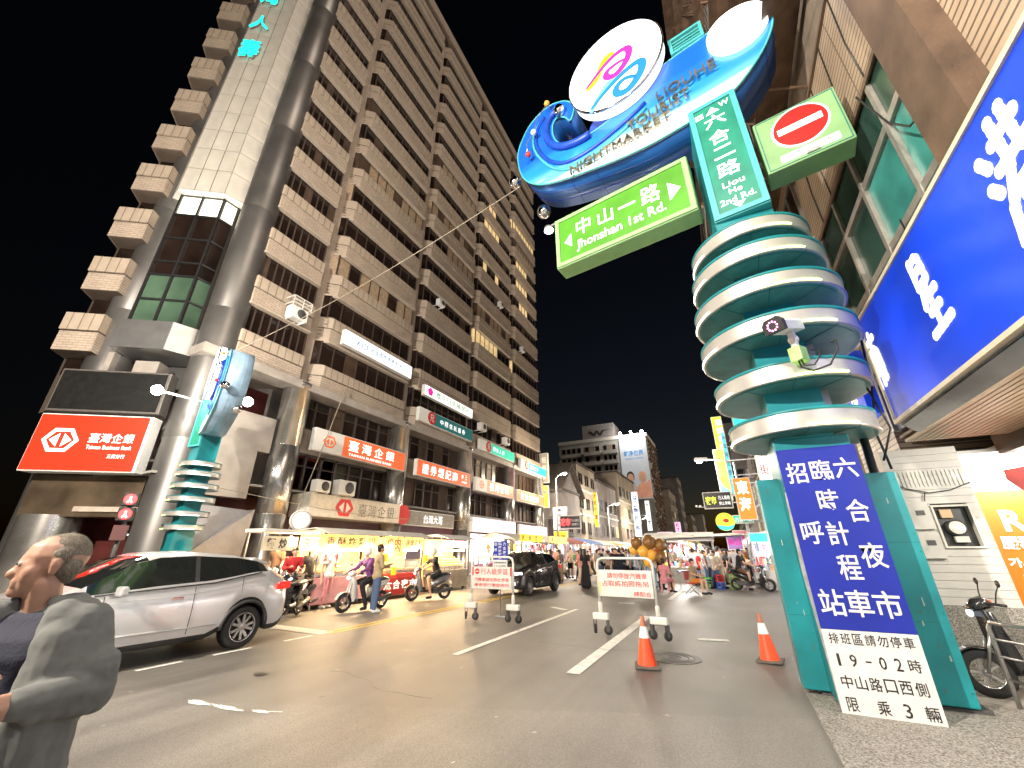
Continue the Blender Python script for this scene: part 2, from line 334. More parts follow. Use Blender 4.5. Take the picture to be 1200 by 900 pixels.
def window(bi, k, x0, x1, z, h=1.24):
    P = bayprof(x0, x1, .3, bi == 0)
    b = B(); 
    for zz, hh in ((z - h, .07), (z - .08, .08)): b.prism(bayprof(x0, x1, .33, bi == 0), zz, zz + hh)
    xs0, xs1 = P[1][0], P[2][0]; N = 8; st = (xs1 - xs0) / N
    for i in range(N + 1): b.box(xs0 + i * st - .03, xs0 + i * st + .03, -.33, -.25, z - h, z)
    wn = b.build('window', 'win_frame', TW)
    mode = lit.get((bi, k), '')
    pb = B()
    near = bi <= 1 and k <= 8
    q = [(P[0], P[1])] + [((xs0 + i * st, -.3), (xs0 + (i + 1) * st, -.3)) for i in range(N)]
    for i, (a, c) in enumerate(q):
        r = rnd.random(); mi = 0 if r < .92 else 1
        if mode == 'lit': mi = 2 if r < .8 else 0
        elif mode == 'lit7': mi = 2 if i < 6 else 0
        elif mode == 'half': mi = 2 if 1 < i < 6 and r < .8 else 0
        elif mode == 'curt': mi = 3 if r < .6 else 1
        elif mode == 'yell': mi = 3 if i > 3 else 0
        elif mode == 'end': mi = 2 if i == 0 else 0
        elif mode == 'papers': mi = 3 if r < .45 else 0
        if (bi, k) == (1, 4) and i == 0: mi = 3
        bb = B() if near else pb
        bb.mat(0 if near else mi)
        bb.add([(a[0], a[1], z - h), (c[0], c[1], z - h), (c[0], c[1], z), (a[0], a[1], z), (a[0], a[1] + .05, z - h), (c[0], c[1] + .05, z - h), (c[0], c[1] + .05, z), (a[0], a[1] + .05, z)],
               [(0, 1, 2, 3), (7, 6, 5, 4), (0, 4, 5, 1), (3, 2, 6, 7)])
        if near: bb.build('pane', ['pane_dark', 'pane_mid', 'pane_lit', 'pane_curtain'][mi], wn)
    if not near: pb.build('pane', ['pane_dark', 'pane_mid', 'pane_lit', 'pane_curtain'], wn)
for bi, (x0, x1) in enumerate(BAYS):
    for k in range(-1, NF):
        z = T(k)
        if k >= 0: window(bi, k, x0, x1, z)
        lo = 8.45 if k == -1 else z
        spandrel(x0, x1, lo, (T(k + 1) - 1.24 - lo) if k < NF - 1 else 1.7, bi == 0)
# piers, body, roof
for x in (10.34, 17.0, 23.7, 30.5, 36.95):
    B().box(x - .22, x + (.34 if x < 36 else .3), -.06, 1.2, 8.45, 46.6).build('pier', PIER, TW)
B().box(6.7, 37.1, .1, 16, 8.45, 46.6).build('wall', FAC, TW)
B().box(6.9, 37.3, -.62, 16, 46.6, 47.1).box(6.9, 37.3, -.58, -.3, 47.1, 47.9).mat(1).box(6.9, 37.3, -.66, -.55, 46.85, 46.93).build('roof', [FAC, 'soffit'], TW)
B().box(9, 36.6, .6, 14, 47.1, 49.4).build('roof_storey', FAC, TW)
B().box(6.2, 37.3, -.7, .2, 8.1, 8.46).build('ledge', 'stone_panel', TW)
# lower storeys
for i, (x0, x1) in enumerate(BAYS[1:]):
    b = B(); N = 7; st = (x1 - x0 - 1.0) / N
    for z0, z1 in ((6.65, 8.15), (3.95, 5.6)):
        for j in range(N + 1): b.box(x0 + .5 + j * st - .05, x0 + .5 + j * st + .05, .18, .32, z0, z1)
        b.box(x0 + .4, x1 - .4, .18, .32, z0, z0 + .1); b.box(x0 + .4, x1 - .4, .18, .32, z1 - .1, z1); b.box(x0 + .4, x1 - .4, .2, .3, (z0 + z1) / 2 + .25, (z0 + z1) / 2 + .3)
    wn = b.build('window', 'win_frame', TW)
    for z0, z1 in ((6.65, 8.15), (3.95, 5.6)):
        for j in range(N):
            mm = 'pane_dark' if rnd.random() < .75 else 'pane_mid'
            if i >= 2 and z0 > 6 and j > 1: mm = 'pane_curtain' if rnd.random() < .4 else 'pane_mid'
            if i == 0 and z0 < 5 and j < 3: continue
            B().box(x0 + .5 + j * st + .05, x0 + .5 + (j + 1) * st - .05, .26, .3, z0 + .1, z1 - .1).build('pane', mm, wn)
    B().box(x0, x1, .1, .6, 5.6, 6.66).build('band', 'stone_panel', TW)
for x in (10.34, 17.0, 23.7, 30.5, 36.7):
    b = B(); b.lathe([(.56, 0), (.56, 2.9), (.545, 2.91), (.545, 2.94), (.56, 2.95), (.56, 5.6), (.545, 5.61), (.545, 5.64), (.56, 5.65), (.56, 8.2), (.6, 8.2), (.6, 8.42), (0, 8.42)], 32, (x, -.15, 0))
    b.build('column', 'steel_col', TW) if 'steel_col' in MATS else b.build('column', mat('steel_col', (.46, .45, .43), .25, .85, .35, 1.1, .08, 5), TW)
b = B(); b.box(10.3, 37, 3.2, 3.4, 0, 8.2); b.mat(1).box(6.2, 37, -.1, 3.3, 3.9, 3.98); b.build('shopfront', ['maroon', 'concrete'], TW)
b = B(); b.box(6.9, 10.3, 1.6, 1.8, 0, 8.2); b.build('wall_panel', 'maroon', TW)
b = B()
for z in (1.2, 2.5, 3.9, 5.4, 6.8): b.box(7.2, 10.1, 1.5, 1.6, z, z + .02)
b.box(8.4, 8.5, 1.5, 1.6, 0, 8.1); b.build('mullion', 'black', TW)
b = B(); b.box(6.6, 9.7, -.2, 1.3, 5.2, 6.6); b.box(6.5, 9.2, -.25, .2, 3.4, 5.2); b.build('stone_cladding', 'stone_panel', TW)
# white angular entrance canopy panels
b = B(); b.add([(7.3, -1.2, .2), (9.0, -.9, .2), (9.3, -.8, 3.0), (7.3, -1.1, 1.5), (7.3, -.2, .2), (9.2, -.2, .2), (9.4, -.2, 3.0), (7.3, -.2, 3.1)], [(0, 1, 2), (0, 2, 3), (3, 2, 6, 7), (1, 5, 6, 2)])
b.build('canopy', mat('canopy_grey', (.36, .35, .36), .45, .2, .08), TW)

# --- chamfered corner: local frame of its own (x along the chamfer, y into the building)
ch = B(); ch.box(-5.0, .9, 3.9, 6.5, 3.9, 47.2); CH = ch.build('corner_core', 'stone_panel', TW)
CH.location = (6.5, 0, 0); CH.rotation_euler = (0, 0, R(-55))
def chb(b, name, m, **k): return b.build(name, m, CH, **k)
# white panelled shaft, every panel its own piece
prof = [(-3.6, .55), (-3.05, 0), (-2.43, 0), (-1.83, 0), (-1.22, 0), (-.52, .6)]
PM = {}
for r in range(24):
    z0 = 16 + r * 1.27
    for i in range(5):
        (xa, ya), (xb, yb) = prof[i], prof[i + 1]
        if i not in PM:
            d = Vector((xb - xa, yb - ya)).normalized(); q = Vector((-d.y, d.x)); g = .018
            a = Vector((xa, ya)) + d * g; c = Vector((xb, yb)) - d * g
            PM[i] = B().prism([tuple(a - q * .0), tuple(c - q * .0), tuple(c + q * .12), tuple(a + q * .12)], .018, 1.252).mesh('panel', SHAFTW)
        ob('panel', PM[i], CH, (0, 0, z0))
chb(B().prism([(-3.55, .62), (-3.0, .08), (-1.27, .08), (-.58, .66), (-.6, 3.9), (-3.5, 3.9)], 16.02, 46.4), 'shaft_core', 'black')
chb(B().prism([(-3.6, .55), (-3.05, 0), (-1.22, 0), (-.52, .6), (-.52, 3), (-3.6, 3)], 15.9, 15.99), 'shaft_sill', 'white')
# glazed lift shaft
gp = [(-3.1, .75), (-3.0, .3), (-1.3, .3), (-.9, .8)]
gm = {}
rows = [(14.85, 15.85, 'pane_white')] + [(13.6, 14.8, 'pane_dark'), (12.4, 13.55, 'pane_dark'), (11.75, 12.35, 'pane_dark'), (10.6, 11.7, 'pane_green'), (9.55, 10.55, 'pane_green')]
for z0, z1, mm in rows:
    segs = [((-3.0, .3), (-2.15, .3)), ((-2.15, .3), (-1.3, .3)), ((-1.3, .3), (-.95, .75)), ((-3.2, .8), (-3.0, .3))]
    for (a, c) in segs:
        v = [(*a, z0), (*c, z0), (*c, z1), (*a, z1)]; v += [(x, y + .05, z) for x, y, z in v]
        chb(B().add(v, [(0, 1, 2, 3), (7, 6, 5, 4), (0, 4, 5, 1), (3, 2, 6, 7)]), 'pane', mm)
b = B()
for z in (15.9, 14.82, 13.57, 12.37, 11.72, 10.57, 9.52): b.prism([(-3.2, .8), (-3.02, .24), (-1.28, .24), (-.9, .75), (-1, .9), (-1.3, .4), (-3, .4)], z - .04, z + .04)
for x, y in ((-3.0, .3), (-2.15, .3), (-1.3, .3), (-.92, .75)): b.box(x - .04, x + .04, y - .08, y + .04, 9.5, 16)
chb(b, 'mullion', 'black')
chb(B().box(-3.1, -.7, 1.6, 2.0, 7.4, 16), 'back_wall', 'dkgrey')
chb(B().box(-2.6, -1.3, 1.2, 1.7, 14.9, 15.8), 'lift_lamp', mat('lamp_panel', (1, 1, .8), .5, 0, 0, em=2.2, ecol=(1, .95, .65)))
chb(B().prism([(-3.2, 2), (-3.1, 0), (-1.3, 0), (-.72, .5), (-.72, 2)], 8.35, 9.5), 'lift_pit', mat('brushed', (.38, .38, .38), .35, .8, .15, 1.5), bevel=.02)
chb(B().box(-2.5, -1.7, .6, 1.2, 7.5, 8.1).box(-3.4, -3.2, .5, 3, 7.4, 8.35), 'duct', 'stone_panel')
for x, y in ((.17, .45), (-3.75, 1.15)):
    bb = B(); z = 0; pr = []
    while z < 46: pr += [(.68, z), (.68, z + 5.08), (.676, z + 5.09), (.676, z + 5.11)]; z += 5.12
    bb.lathe(pr, 36, (x, y, 0)); chb(bb, 'corner_column', CYL)
# left wing seen as spandrel ends
SW = None
for k in range(-1, NF):
    z = T(k) - .15; h = 1.5
    b = B()
    def rg(d, z0, z1, mi): b.mat(mi).prism([(-3.7, 1.5), (-3.7, .0 - d), (-4.95 - d * .6, .0 - d), (-5.5 - d, 2.4), (-5.2, 3.2)], z0, z1)
    rg(0, 0, h * .5, 0); rg(-.04, h * .5, h * .54, 2); rg(.04, h * .54, h, 1); rg(-.06, -.0, .01, 0)
    if SW is None: SW = b.mesh('spandrel', [FAC, FACR, 'win_frame'])
    ob('spandrel', SW, CH, (0, .15, z))
chb(B().box(-5.0, -3.7, .9, 3, 7.5, 46.6), 'wing_wall', 'pane_dark')
chb(B().box(-3.9, -.65, .4, 1.0, 2.6, 3.85).mat(1).box(-2.4, -.6, .35, .45, 2.75, 2.9), 'entrance_beam', ['bronze', 'soffit'] if 0 else [mat('bronze', (.2, .15, .1), .35, .7, .4, 1.3), 'soffit'])
chb(B().box(-3.9, -.6, 2.2, 2.4, 0, 3.8).mat(1).box(-1.9, -1.2, 2.05, 2.15, 2.1, 2.16).box(-1.7, -1.1, 2.05, 2.15, 1.9, 1.95).box(-1.5, -1.0, 2.05, 2.15, 1.72, 1.76), 'entrance_wall', ['maroon', 'white_lit'])
bb = B(); bb.lathe([(.75, 0), (.75, 2.65)], 32, (-3.3, .9, 0)); chb(bb, 'porch_column', 'steel_col')
# hanging items on the tower that are their own things
def hexlogo(b, cx, cz, s, y=-.012):
    """outlined hexagon with two triangles"""
    def ringp(r1, r2, n=6):
        o = [(cx + a * s, cz + c * s) for a, c in ((-1.0, 0), (-.5, .72), (.5, .72), (1, 0), (.5, -.72), (-.5, -.72))]
        i = [(cx + a * s, cz + c * s) for a, c in ((-.76, 0), (-.38, .52), (.38, .52), (.76, 0), (.38, -.52), (-.38, -.52))]
        for k in range(6):
            j = (k + 1) % 6; b.add([(o[k][0], y, o[k][1]), (o[j][0], y, o[j][1]), (i[j][0], y, i[j][1]), (i[k][0], y, i[k][1])], [(0, 1, 2, 3)])
    ringp(1, .7)
    for sg in (-1, 1): b.add([(cx + sg * .60 * s, y, cz), (cx + sg * .12 * s, y, cz + .42 * s), (cx + sg * .12 * s, y, cz - .42 * s)], [(0, 1, 2)])
    return b
RC = R(35)
def on_chamfer(s, d=0):   # world point on the chamfer line, d metres in front
    t = Vector((math.sin(R(55)), math.cos(R(55)))); n_ = Vector((math.cos(R(55)), -math.sin(R(55))))
    p = Vector((-16, 6.5)) + t * s + n_ * d; return (p.x, p.y)
p = on_chamfer(-2.25, .25)
sg = thing('bank_sign', 'large glowing red rectangular bank sign above the corner entrance of the tower', 'sign', (*p, 3.87), RC)
B().box(-1.62, 1.62, 0, .45, 0, 1.85).build('case', 'white', sg, bevel=.02)
B().box(-1.58, 1.54, -.02, 0, .04, 1.81).build('face', 'red_sign', sg)
hb = B(); hexlogo(hb, -.78, .98, .52, -.03); hb.build('emblem', 'letter_white', sg)
lettering(sg, hchars('臺灣企銀', .0, 1.08, .3, .3, .33) + [('Taiwan Business Bank', .66, .78, 1.3, .13), ('三民分行', .95, .5, .5, .13)], 'letter_white', -.03, .006)
p = on_chamfer(-2.28, .2)
sg = thing('led_screen', 'switched off black video screen above the red bank sign', 'screen', (*p, 5.83), RC)
B().box(-1.65, 1.7, 0, .4, 0, 1.5).build('case', mat('screen_case', (.12, .11, .1), .5, .3), sg, bevel=.02)
B().box(-1.58, 1.6, -.015, 0, .07, 1.43).build('screen', 'screen_off', sg)
mat('neon_cyan', (.02, .6, .5), .4, 0, 0, em=1.0, ecol=(.02, .95, .72)); mat('neon_base', (.3, .12, .12), .5)
for i, (c, z, wd, hh) in enumerate((('壽', 25.95, .95, 1.45), ('人', 28.35, .95, 1.15), ('灣', 30.9, .95, 1.4)))  :
    p = on_chamfer(-2.5, .12)
    t_ = thing('neon_character', f'glowing turquoise neon character on the white shaft, {["lowest of the column", "second from the bottom, two strokes only", "cut by the top edge of the photo"][i]}', 'sign', (*p, z), RC, 'neon characters running up the white shaft')
    letter_b(B(), [(c, 0, 0, wd, hh)], -.05, .004, .06).build('tube_letters', 'neon_cyan', t_)
    letter_b(B(), [(c, .02, -.01, wd, hh)], .03, .0, .03).build('backing', 'neon_base', t_)
def wall_sign(label, Y0, Y1, z0, z1, face, items, lm, depth=.25, y=0, extra=None, case='white', cat='sign', name='wall_sign', bold=.006, rz=R(90), X=-16.0, group=None):
    """sign on the left facade from Y0 to Y1"""
    c = (Y0 + Y1) / 2; w_ = (Y1 - Y0) / 2
    s_ = thing(name, label, cat, (X - y, c, z0), rz, group)
    B().box(-w_, w_, 0, depth, 0, z1 - z0).build('case', case, s_, bevel=.015)
    B().box(-w_ + .04, w_ - .04, -.012, 0, .04, z1 - z0 - .04).build('face', face, s_)
    if items: lettering(s_, items, lm, -.02, bold)
    if extra: extra(s_, w_, z1 - z0)
    return s_
mat('orange_letter', (.8, .15, .03), .5, 0, 0, em=.3); mat('black_letter', (.02, .02, .02), .5, 0, 0); mat('red_letter', (.6, .03, .03), .5, 0, 0)
def white_end(s_, w_, h):
    B().box(-w_ + .03, -w_ + 1.55, -.02, -.012, .03, h - .03).build('emblem_plate', 'white_dim', s_)
    hb = B(); hexlogo(hb, -w_ + .8, h / 2, .36, -.028); hb.build('emblem', 'orange_letter', s_)
mat('white_dim', (.6, .58, .53), .5, 0, 0, em=.12, ecol=(1, .93, .85))
wall_sign('orange bank fascia sign with white end panel nearest the corner', 11.15, 16.98, 5.62, 6.62, 'orange_sign', hchars('臺灣企銀', -1.05, .6, .62, .5, .82) + [('TAIWAN BUSINESS BANK', .45, .18, 2.9, .13)], 'letter_white', extra=white_end, y=-.75, bold=.012)
wall_sign('orange fascia sign of a securities broker with five white characters', 18.0, 23.65, 5.6, 6.55, 'orange_sign', hchars('證券經紀商', -2.35, .47, .62, .6, .76) + hchars('商三', 1.75, .6, .2, .3, .45) + [('許可證照', 2.1, .25, .6, .14)], 'letter_white', y=-.75, bold=.012)
wall_sign('orange and white fascia sign third along the tower, above the pink shop', 24.4, 30.3, 5.55, 6.5, 'orange_sign', hchars('臺灣企銀', -1.0, .5, .62, .55, .82), 'letter_white', extra=white_end, y=-.75, bold=.012)
wall_sign('orange fascia sign farthest along the tower facade', 31.0, 37.0, 5.5, 6.45, 'orange_sign', hchars('證券經紀商', -2.3, .47, .62, .6, .8), 'letter_white', y=-.75, bold=.012)
def aw_emb(s_, w_, h):
    hb = B(); hb.prism([(-.9 + a * .5, h / 2 + c * .5) for a, c in ((-1.0, 0), (-.5, .72), (.5, .72), (1, 0), (.5, -.72), (-.5, -.72))], -.025, -.013, 'y'); hb.build('emblem', 'red_letter', s_)
    hb = B(); 
    for sg in (-1, 1): hb.add([(-.9 + sg * .33, -.03, h / 2), (-.9 + sg * .07, -.03, h / 2 + .24), (-.9 + sg * .07, -.03, h / 2 - .24)], [(0, 1, 2)])
    hb.build('emblem_triangles', 'white_dim', s_)
wall_sign('cream canopy fascia with red hexagon bank emblem over the stalls', 11.4, 16.8, 2.93, 3.85, 'offwhite', hchars('臺灣企銀', -.1, .44, .5, .55, .62), 'black_letter', depth=1.2, extra=aw_emb, case='offwhite', y=-.9, bold=-.01, name='canopy_sign')
mat('pink_lit', (.9, .55, .7), .5, 0, 0, em=.9, ecol=(1, .62, .82)); mat('green_sign', (.02, .45, .28), .5, 0, 0, em=.45, ecol=(.02, .75, .5)); mat('teal_sign', (.01, .12, .12), .5, 0, 0, em=.12, ecol=(.02, .4, .4))
wall_sign('grey fascia with the characters for Taiwan university between two silver columns', 17.6, 22.2, 2.9, 3.7, 'concrete', hchars('台灣大哥', -.75, .4, .42, .45, .46), 'white_lit', y=-.6, bold=.01)
B().prism([(.5 * math.cos(a * PI / 12), .5 + .5 * math.sin(a * PI / 12)) for a in range(24)], -.02, .1, 'y').build('round_sign', 'red_letter', None, (-15.3, 17.3, 2.9), R(90))
bpy.data.objects['round_sign']['label'] = 'round dull red sign at the left end of the grey fascia'; bpy.data.objects['round_sign']['category'] = 'sign'
def pinkshop(s_, w_, h): pass
wall_sign('long pale pink glowing fascia of the shop under the orange signs', 23.9, 30.4, 2.8, 3.75, 'pink_lit', hchars('樂茶坊', -1.6, .47, .3, .35, .5), 'letter_white', y=-.9)
wall_sign('second pale pink fascia with a small flower mark, farther along the tower', 31.1, 37.0, 2.75, 3.65, 'pink_lit', hchars('花', -.9, .47, .4, .4, .4), 'red_letter', y=-.9)
for i, (y0, y1, t_) in enumerate(((24.2, 30.2, 'first'), (31.2, 36.8, 'second'))):
    s_ = thing('lit_shop', f'brightly lit white shop interior with glass doors under the {t_} pink fascia', 'shop', (-15.4, (y0 + y1) / 2, 0), R(90))
    w_ = (y1 - y0) / 2
    B().box(-w_, w_, .9, 1.0, .15, 2.75).build('back_wall', 'white_lit2' if i == 0 else 'pink_lit', s_)
    b = B()
    for j in range(6): b.box(-w_ + j * w_ / 2.5 - .04, -w_ + j * w_ / 2.5 + .04, 0, .08, .13, 2.75)
    b.box(-w_, w_, 0, .08, 2.2, 2.26); b.build('door_frame', 'steel', s_)
    b = B()
    for j in range(9):
        b.mat(j % 3); b.box(-w_ + .3 + j * w_ / 4.8, -w_ + .3 + j * w_ / 4.8 + .5, .5, .8, .2, .6 + .5 * rnd.random())
    b.build('display', [mat('pk', (.7, .2, .35), .5), mat('gr1', (.5, .5, .55), .5), mat('br1', (.25, .1, .08), .6)], s_)
# light boxes higher up
def flower(s_, w_, h):
    b = B()
    for k in range(5):
        a = k * 2 * PI / 5 + PI / 2; b.prism([(-w_ + .55 + .14 * math.cos(a) + .13 * math.cos(q * PI / 5), h / 2 + .14 * math.sin(a) + .13 * math.sin(q * PI / 5)) for q in range(10)], -.022, -.014, 'y')
    b.build('flower_mark', mat('magenta', (.7, .02, .35), .5, 0, 0, em=.5), s_)
def redball(s_, w_, h):
    B().box(-w_ + .03, -w_ + 1.3, -.02, -.012, .03, h - .03).build('end_plate', 'white_dim', s_)
    B().prism([(-w_ + 1.2 + .4 * math.cos(q * PI / 10), h / 2 + .4 * math.sin(q * PI / 10)) for q in range(20)], -.03, -.02, 'y').build('emblem', 'red_letter', s_)
    lettering(s_, [('兄', -w_ + 1.2, h / 2, .4, .45)], 'white_dim', -.034)
mat('blue_white', (.85, .9, 1), .4, 0, 0, em=1.15, ecol=(.80, .88, 1)); mat('blue_letter', (.06, .12, .4), .5, 0, 0); mat('green_letter', (.1, .4, .1), .5, 0, 0)
def prl(s_, w_, h): B().add([(-w_ + .3, -.02, h * .5), (-w_ + .55, -.02, h * .9), (-w_ + .55, -.02, h * .1)], [(0, 1, 2)]).build('arrow_mark', 'white_lit2', s_)
wall_sign('slanted looking bluish white light box with small dark characters, highest on the facade', 11.6, 16.6, 10.95, 11.75, 'blue_white', [('KCI', -1.35, .4, .7, .35)] + hchars('高雄國際青商有限公司', -.8, .42, .27, .3, .31), 'blue_letter', y=-.9, bold=.005, extra=prl)
wall_sign('cream light box with a pink flower and green characters', 17.9, 23.4, 10.45, 11.15, 'white_lit', hchars('櫻花日語補習班', -1.6, .36, .45, .42, .57), 'green_letter', y=-.9, extra=flower)
wall_sign('dark teal sign with a round red emblem and white end', 17.6, 23.5, 8.75, 9.6, 'teal_sign', hchars('中國信託證券', -.9, .42, .34, .34, .5), 'letter_white', y=-.9, extra=redball)
wall_sign('bright green life insurance sign with white end, nearer one of two', 24.6, 30.2, 8.5, 9.3, 'green_sign', hchars('國泰人壽', -.9, .4, .34, .34, .5), 'letter_white', y=-.9, extra=redball)
wall_sign('bright green life insurance sign at the far end of the facade', 31.4, 37.2, 8.3, 9.1, 'green_sign', hchars('國泰人壽', -.9, .4, .34, .34, .5), 'letter_white', y=-.9, extra=redball)
# air conditioners
def aircon(lbl, loc, rz=R(90), s=1, cage=False):
    t_ = thing('air_conditioner', lbl, 'air conditioner', loc, rz, 'air conditioner units on the tower')
    B().box(-.4 * s, .4 * s, -.3 * s, .1, 0, .55 * s).build('case', 'white', t_, bevel=.02)
    b = B(); b.lathe([(.22 * s, 0), (.2 * s, -.02), (.05 * s, -.01), (.0001, -.02)], 20, (.1 * s, -.3 * s - .005, .28 * s), 'y'); b.build('fan_grille', 'dkgrey', t_)
    b = B()
    for x in (-.3, .3): b.box(x * s - .02, x * s + .02, -.28 * s, .4, -.05, 0)
    if cage:
        for z in (.62, .78, .94): b.box(-.45, .45, -.4, -.37, z, z + .03)
        for x in (-.45, 0, .42): b.box(x, x + .03, -.4, -.37, .5, .97)
        for z in (.62, .94): b.box(-.45, -.42, -.4, .3, z, z + .03); b.box(.42, .45, -.4, .3, z, z + .03)
    b.build('bracket', 'white', t_)
aircon('white air conditioner in a railed cage hung below a window', (-15.3, 9.1, 10.9), cage=True)
aircon('white air conditioner above the cream canopy, left one of two', (-15.2, 11.8, 3.9), s=.9)
aircon('white air conditioner above the cream canopy, right one of two', (-15.2, 13.0, 3.9), s=1.15)
for q_, (bi_, k_, f_) in enumerate(((2, 3, .3), (3, 5, .6), (4, 4, .3))):
    x0_, x1_ = BAYS[bi_]; aircon(f'small window air conditioner on the tower, bay {["", "two", "three", "four", "five"][bi_]} from the corner, floor row {["", "two", "", "four", "five", "six", "seven", "", "", "ten"][k_]}', (-15.38, x0_ + (x1_ - x0_) * f_, T(k_) - 1.0), s=.8)
aircon('small white air conditioner on the fourth bay, left one', (-15.35, 25.0, 10.0))
aircon('small white air conditioner on the fourth bay, right one', (-15.35, 28.9, 9.8))
# ================================================================ turquoise pylon with its rings and signs
mat('ring_band', (.46, .45, .42), .36, .45, .12, 3); mat('led_green', (.85, 1, .45), .4, 0, 0, em=4.5, ecol=(.62, 1, .16)); mat('led_white', (.9, 1, .85), .4, 0, 0, em=3.5, ecol=(.8, 1, .8))
mat('ring_under', (.10, .27, .25), .3, .25, .25, 3); mat('sign_blue', (.010, .022, .28), .4, 0, .12, 1.5); mat('sign_white', (.60, .60, .59), .45, 0, .08)
PY = thing('sign_pylon', 'tall turquoise pylon with six stacked rings standing at the right kerb', 'pylon', (1.17, 6.9, 0))
B().box(-.42, .42, -.5, .45, .05, 3.0).build('lower_column', 'teal', PY, bevel=.015)
B().box(-.36, .3, -.42, .4, 3.0, 6.4).mat(1).box(.3, .42, -.25, .3, 3.0, 6.4).build('ring_core', ['teal', 'ring_band'], PY)
cb = B(); cb.box(-.44, .42, -.55, .42, 6.2, 9.7); cb.build('upper_column', 'teal', PY, bevel=.02)
bb = B()
for z in (6.9, 7.6, 8.4, 9.1):
    for x in (-.445, .425):
        for y in (-.4, .25): bb.obox((x, y, z), (.01, .03, .03))
bb.build('bolts', 'teal_dark', PY, kind='stuff')
for x0, x1 in ((-.68, -.33), (.53, .88)):
    B().box(x0, x1, -.04, .35, .06, 2.55).build('side_wing', 'teal', PY, bevel=.012)
B().box(-.34, -.30, -.1, .3, .1, 2.5).mat(1).box(.49, .53, -.1, .3, .1, 2.4).mat(2).box(-.335, -.325, -.3, -.09, .3, 2.3).build('inner_edge', ['black', 'black', mat('rust_edge', (.5, .42, .12), .5, 0, .5, 9)], PY)
B().box(-.5, .98, .0, .5, .0, .05).build('base', 'dkgrey', PY, bevel=.01)
RG = [(6.24, .90), (5.72, .975), (5.08, 1.04), (4.42, 1.05), (3.70, .97), (3.05, .88)]
for i, (z, r) in enumerate(RG):
    b = B(); n_ = 56
    b.mat(0).lathe([(r, 0.02), (r, .22)], n_)
    b.mat(1).lathe([(r, .22), (r + .015, .225), (r + .015, .26), (r - .05, .265), (0.0001, .28)], n_)
    b.mat(0).lathe([(r, .02), (r + .012, .015), (r + .012, 0), (r - .03, -.003)], n_)
    b.mat(2).lathe([(r - .03, -.003), (0.0001, .0)], n_, smooth=False)
    o = b.build('ring', ['ring_band', 'teal', 'ring_under'], PY, (0, .02, z))
    for a0, a1, mm in ((-PI / 2 - .15 + (.1 if i > 3 else 0), -PI / 2 + .62, 'led_green'), (-PI - .1, -PI + .65, 'led_white')):
        q = B(); N = 14
        q.tube([((r + .012) * math.cos(a0 + (a1 - a0) * k / N), (r + .012) * math.sin(a0 + (a1 - a0) * k / N), .035) for k in range(N + 1)], .011, 6)
        q.build('led_strip', mm, o)
    q = B(); q.tube([((r * .93) * math.cos(-2.6 + 2.1 * k / 12), (r * .93) * math.sin(-2.6 + 2.1 * k / 12), -.006) for k in range(13)], .006, 4)
    for a in (-.9, -1.6, -2.3): q.tube([(.3 * math.cos(a), .3 * math.sin(a), -.004), (r * .98 * math.cos(a), r * .98 * math.sin(a), -.004)], .005, 4)
    q.build('seam', 'teal_dark', o)
b = B()
b.tube([(.75, .3, 0), (.72, .25, 1.6), (.75, .2, 3.1)], .05, 10); b.tube([(.9, .1, 2.6), (.86, .05, 3.1), (.95, -.1, 3.7), (1.02, -.1, 4.4)], .016, 6)
b.tube([(.82, .0, 2.7), (.98, -.1, 3.1), (.9, -.05, 3.75), (.8, 0, 3.9)], .014, 6); b.build('conduit', 'black', PY)
b = B()
for x0, x1 in ((-.68, -.33), (.53, .88)):
    for z in (.85, 1.7): b.box(x0 + .003, x1 - .003, -.0425, -.0405, z, z + .006)
    for z in (.2, .75, .95, 1.6, 1.8, 2.45):
        for x in (x0 + .03, x1 - .03): b.obox((x, -.043, z), (.014, .006, .014))
b.build('panel_joint', 'teal_dark', PY, kind='stuff')
b = B(); rq = random.Random(8)
for k in range(16):
    x0, x1 = rq.choice(((-.68, -.33), (.53, .88))); x = x0 + .03 + rq.random() * .29; z = .15 + 2.2 * rq.random(); w2 = .006 + .014 * rq.random(); h2 = .02 + .09 * rq.random()
    b.mat(k % 2); b.add([(x, -.0412 - k * .0001, z), (x + w2, -.0412 - k * .0001, z + .01), (x + w2 * .8, -.0412 - k * .0001, z + h2), (x + .002, -.0412 - k * .0001, z + h2 * .9)], [(0, 1, 2, 3)])
b.build('scratches', [mat('scratch_pale', (.35, .42, .40), .7), mat('scratch_rust', (.16, .09, .05), .8)], PY, kind='stuff')
# taxi stand board
TS = thing('taxi_stand_sign', 'tall blue and white board for the night market taxi rank fixed on the pylon front', 'sign', (1.17, 6.3, 0))
B().box(-.42, .42, 0, .05, .79, 2.84).build('blue_panel', 'sign_blue', TS)
B().box(-.42, .42, 0, .05, .0, .786).build('white_panel', 'sign_white', TS)
B().prism([(-.42, .01), (-.46, 1.4), (-.43, 2.3), (-.42, 2.3)], .02, .05, 'y').build('bent_edge', 'galv', TS)
it = [(c, x - 1.17, z, w_, h) for c, x, z, w_, h in (('招', .92, 2.53, .22, .26), ('臨', 1.18, 2.55, .22, .25), ('六', 1.43, 2.56, .23, .25), ('時', 1.165, 2.18, .21, .26), ('合', 1.42, 2.05, .22, .26),
    ('呼', .915, 1.81, .22, .26), ('計', 1.165, 1.80, .21, .27), ('夜', 1.43, 1.56, .23, .27), ('程', 1.18, 1.43, .21, .27), ('站', .92, 1.06, .24, .27), ('車', 1.17, 1.06, .23, .27), ('市', 1.42, 1.06, .24, .27))]
lettering(TS, it, 'sign_white', -.004, .012)
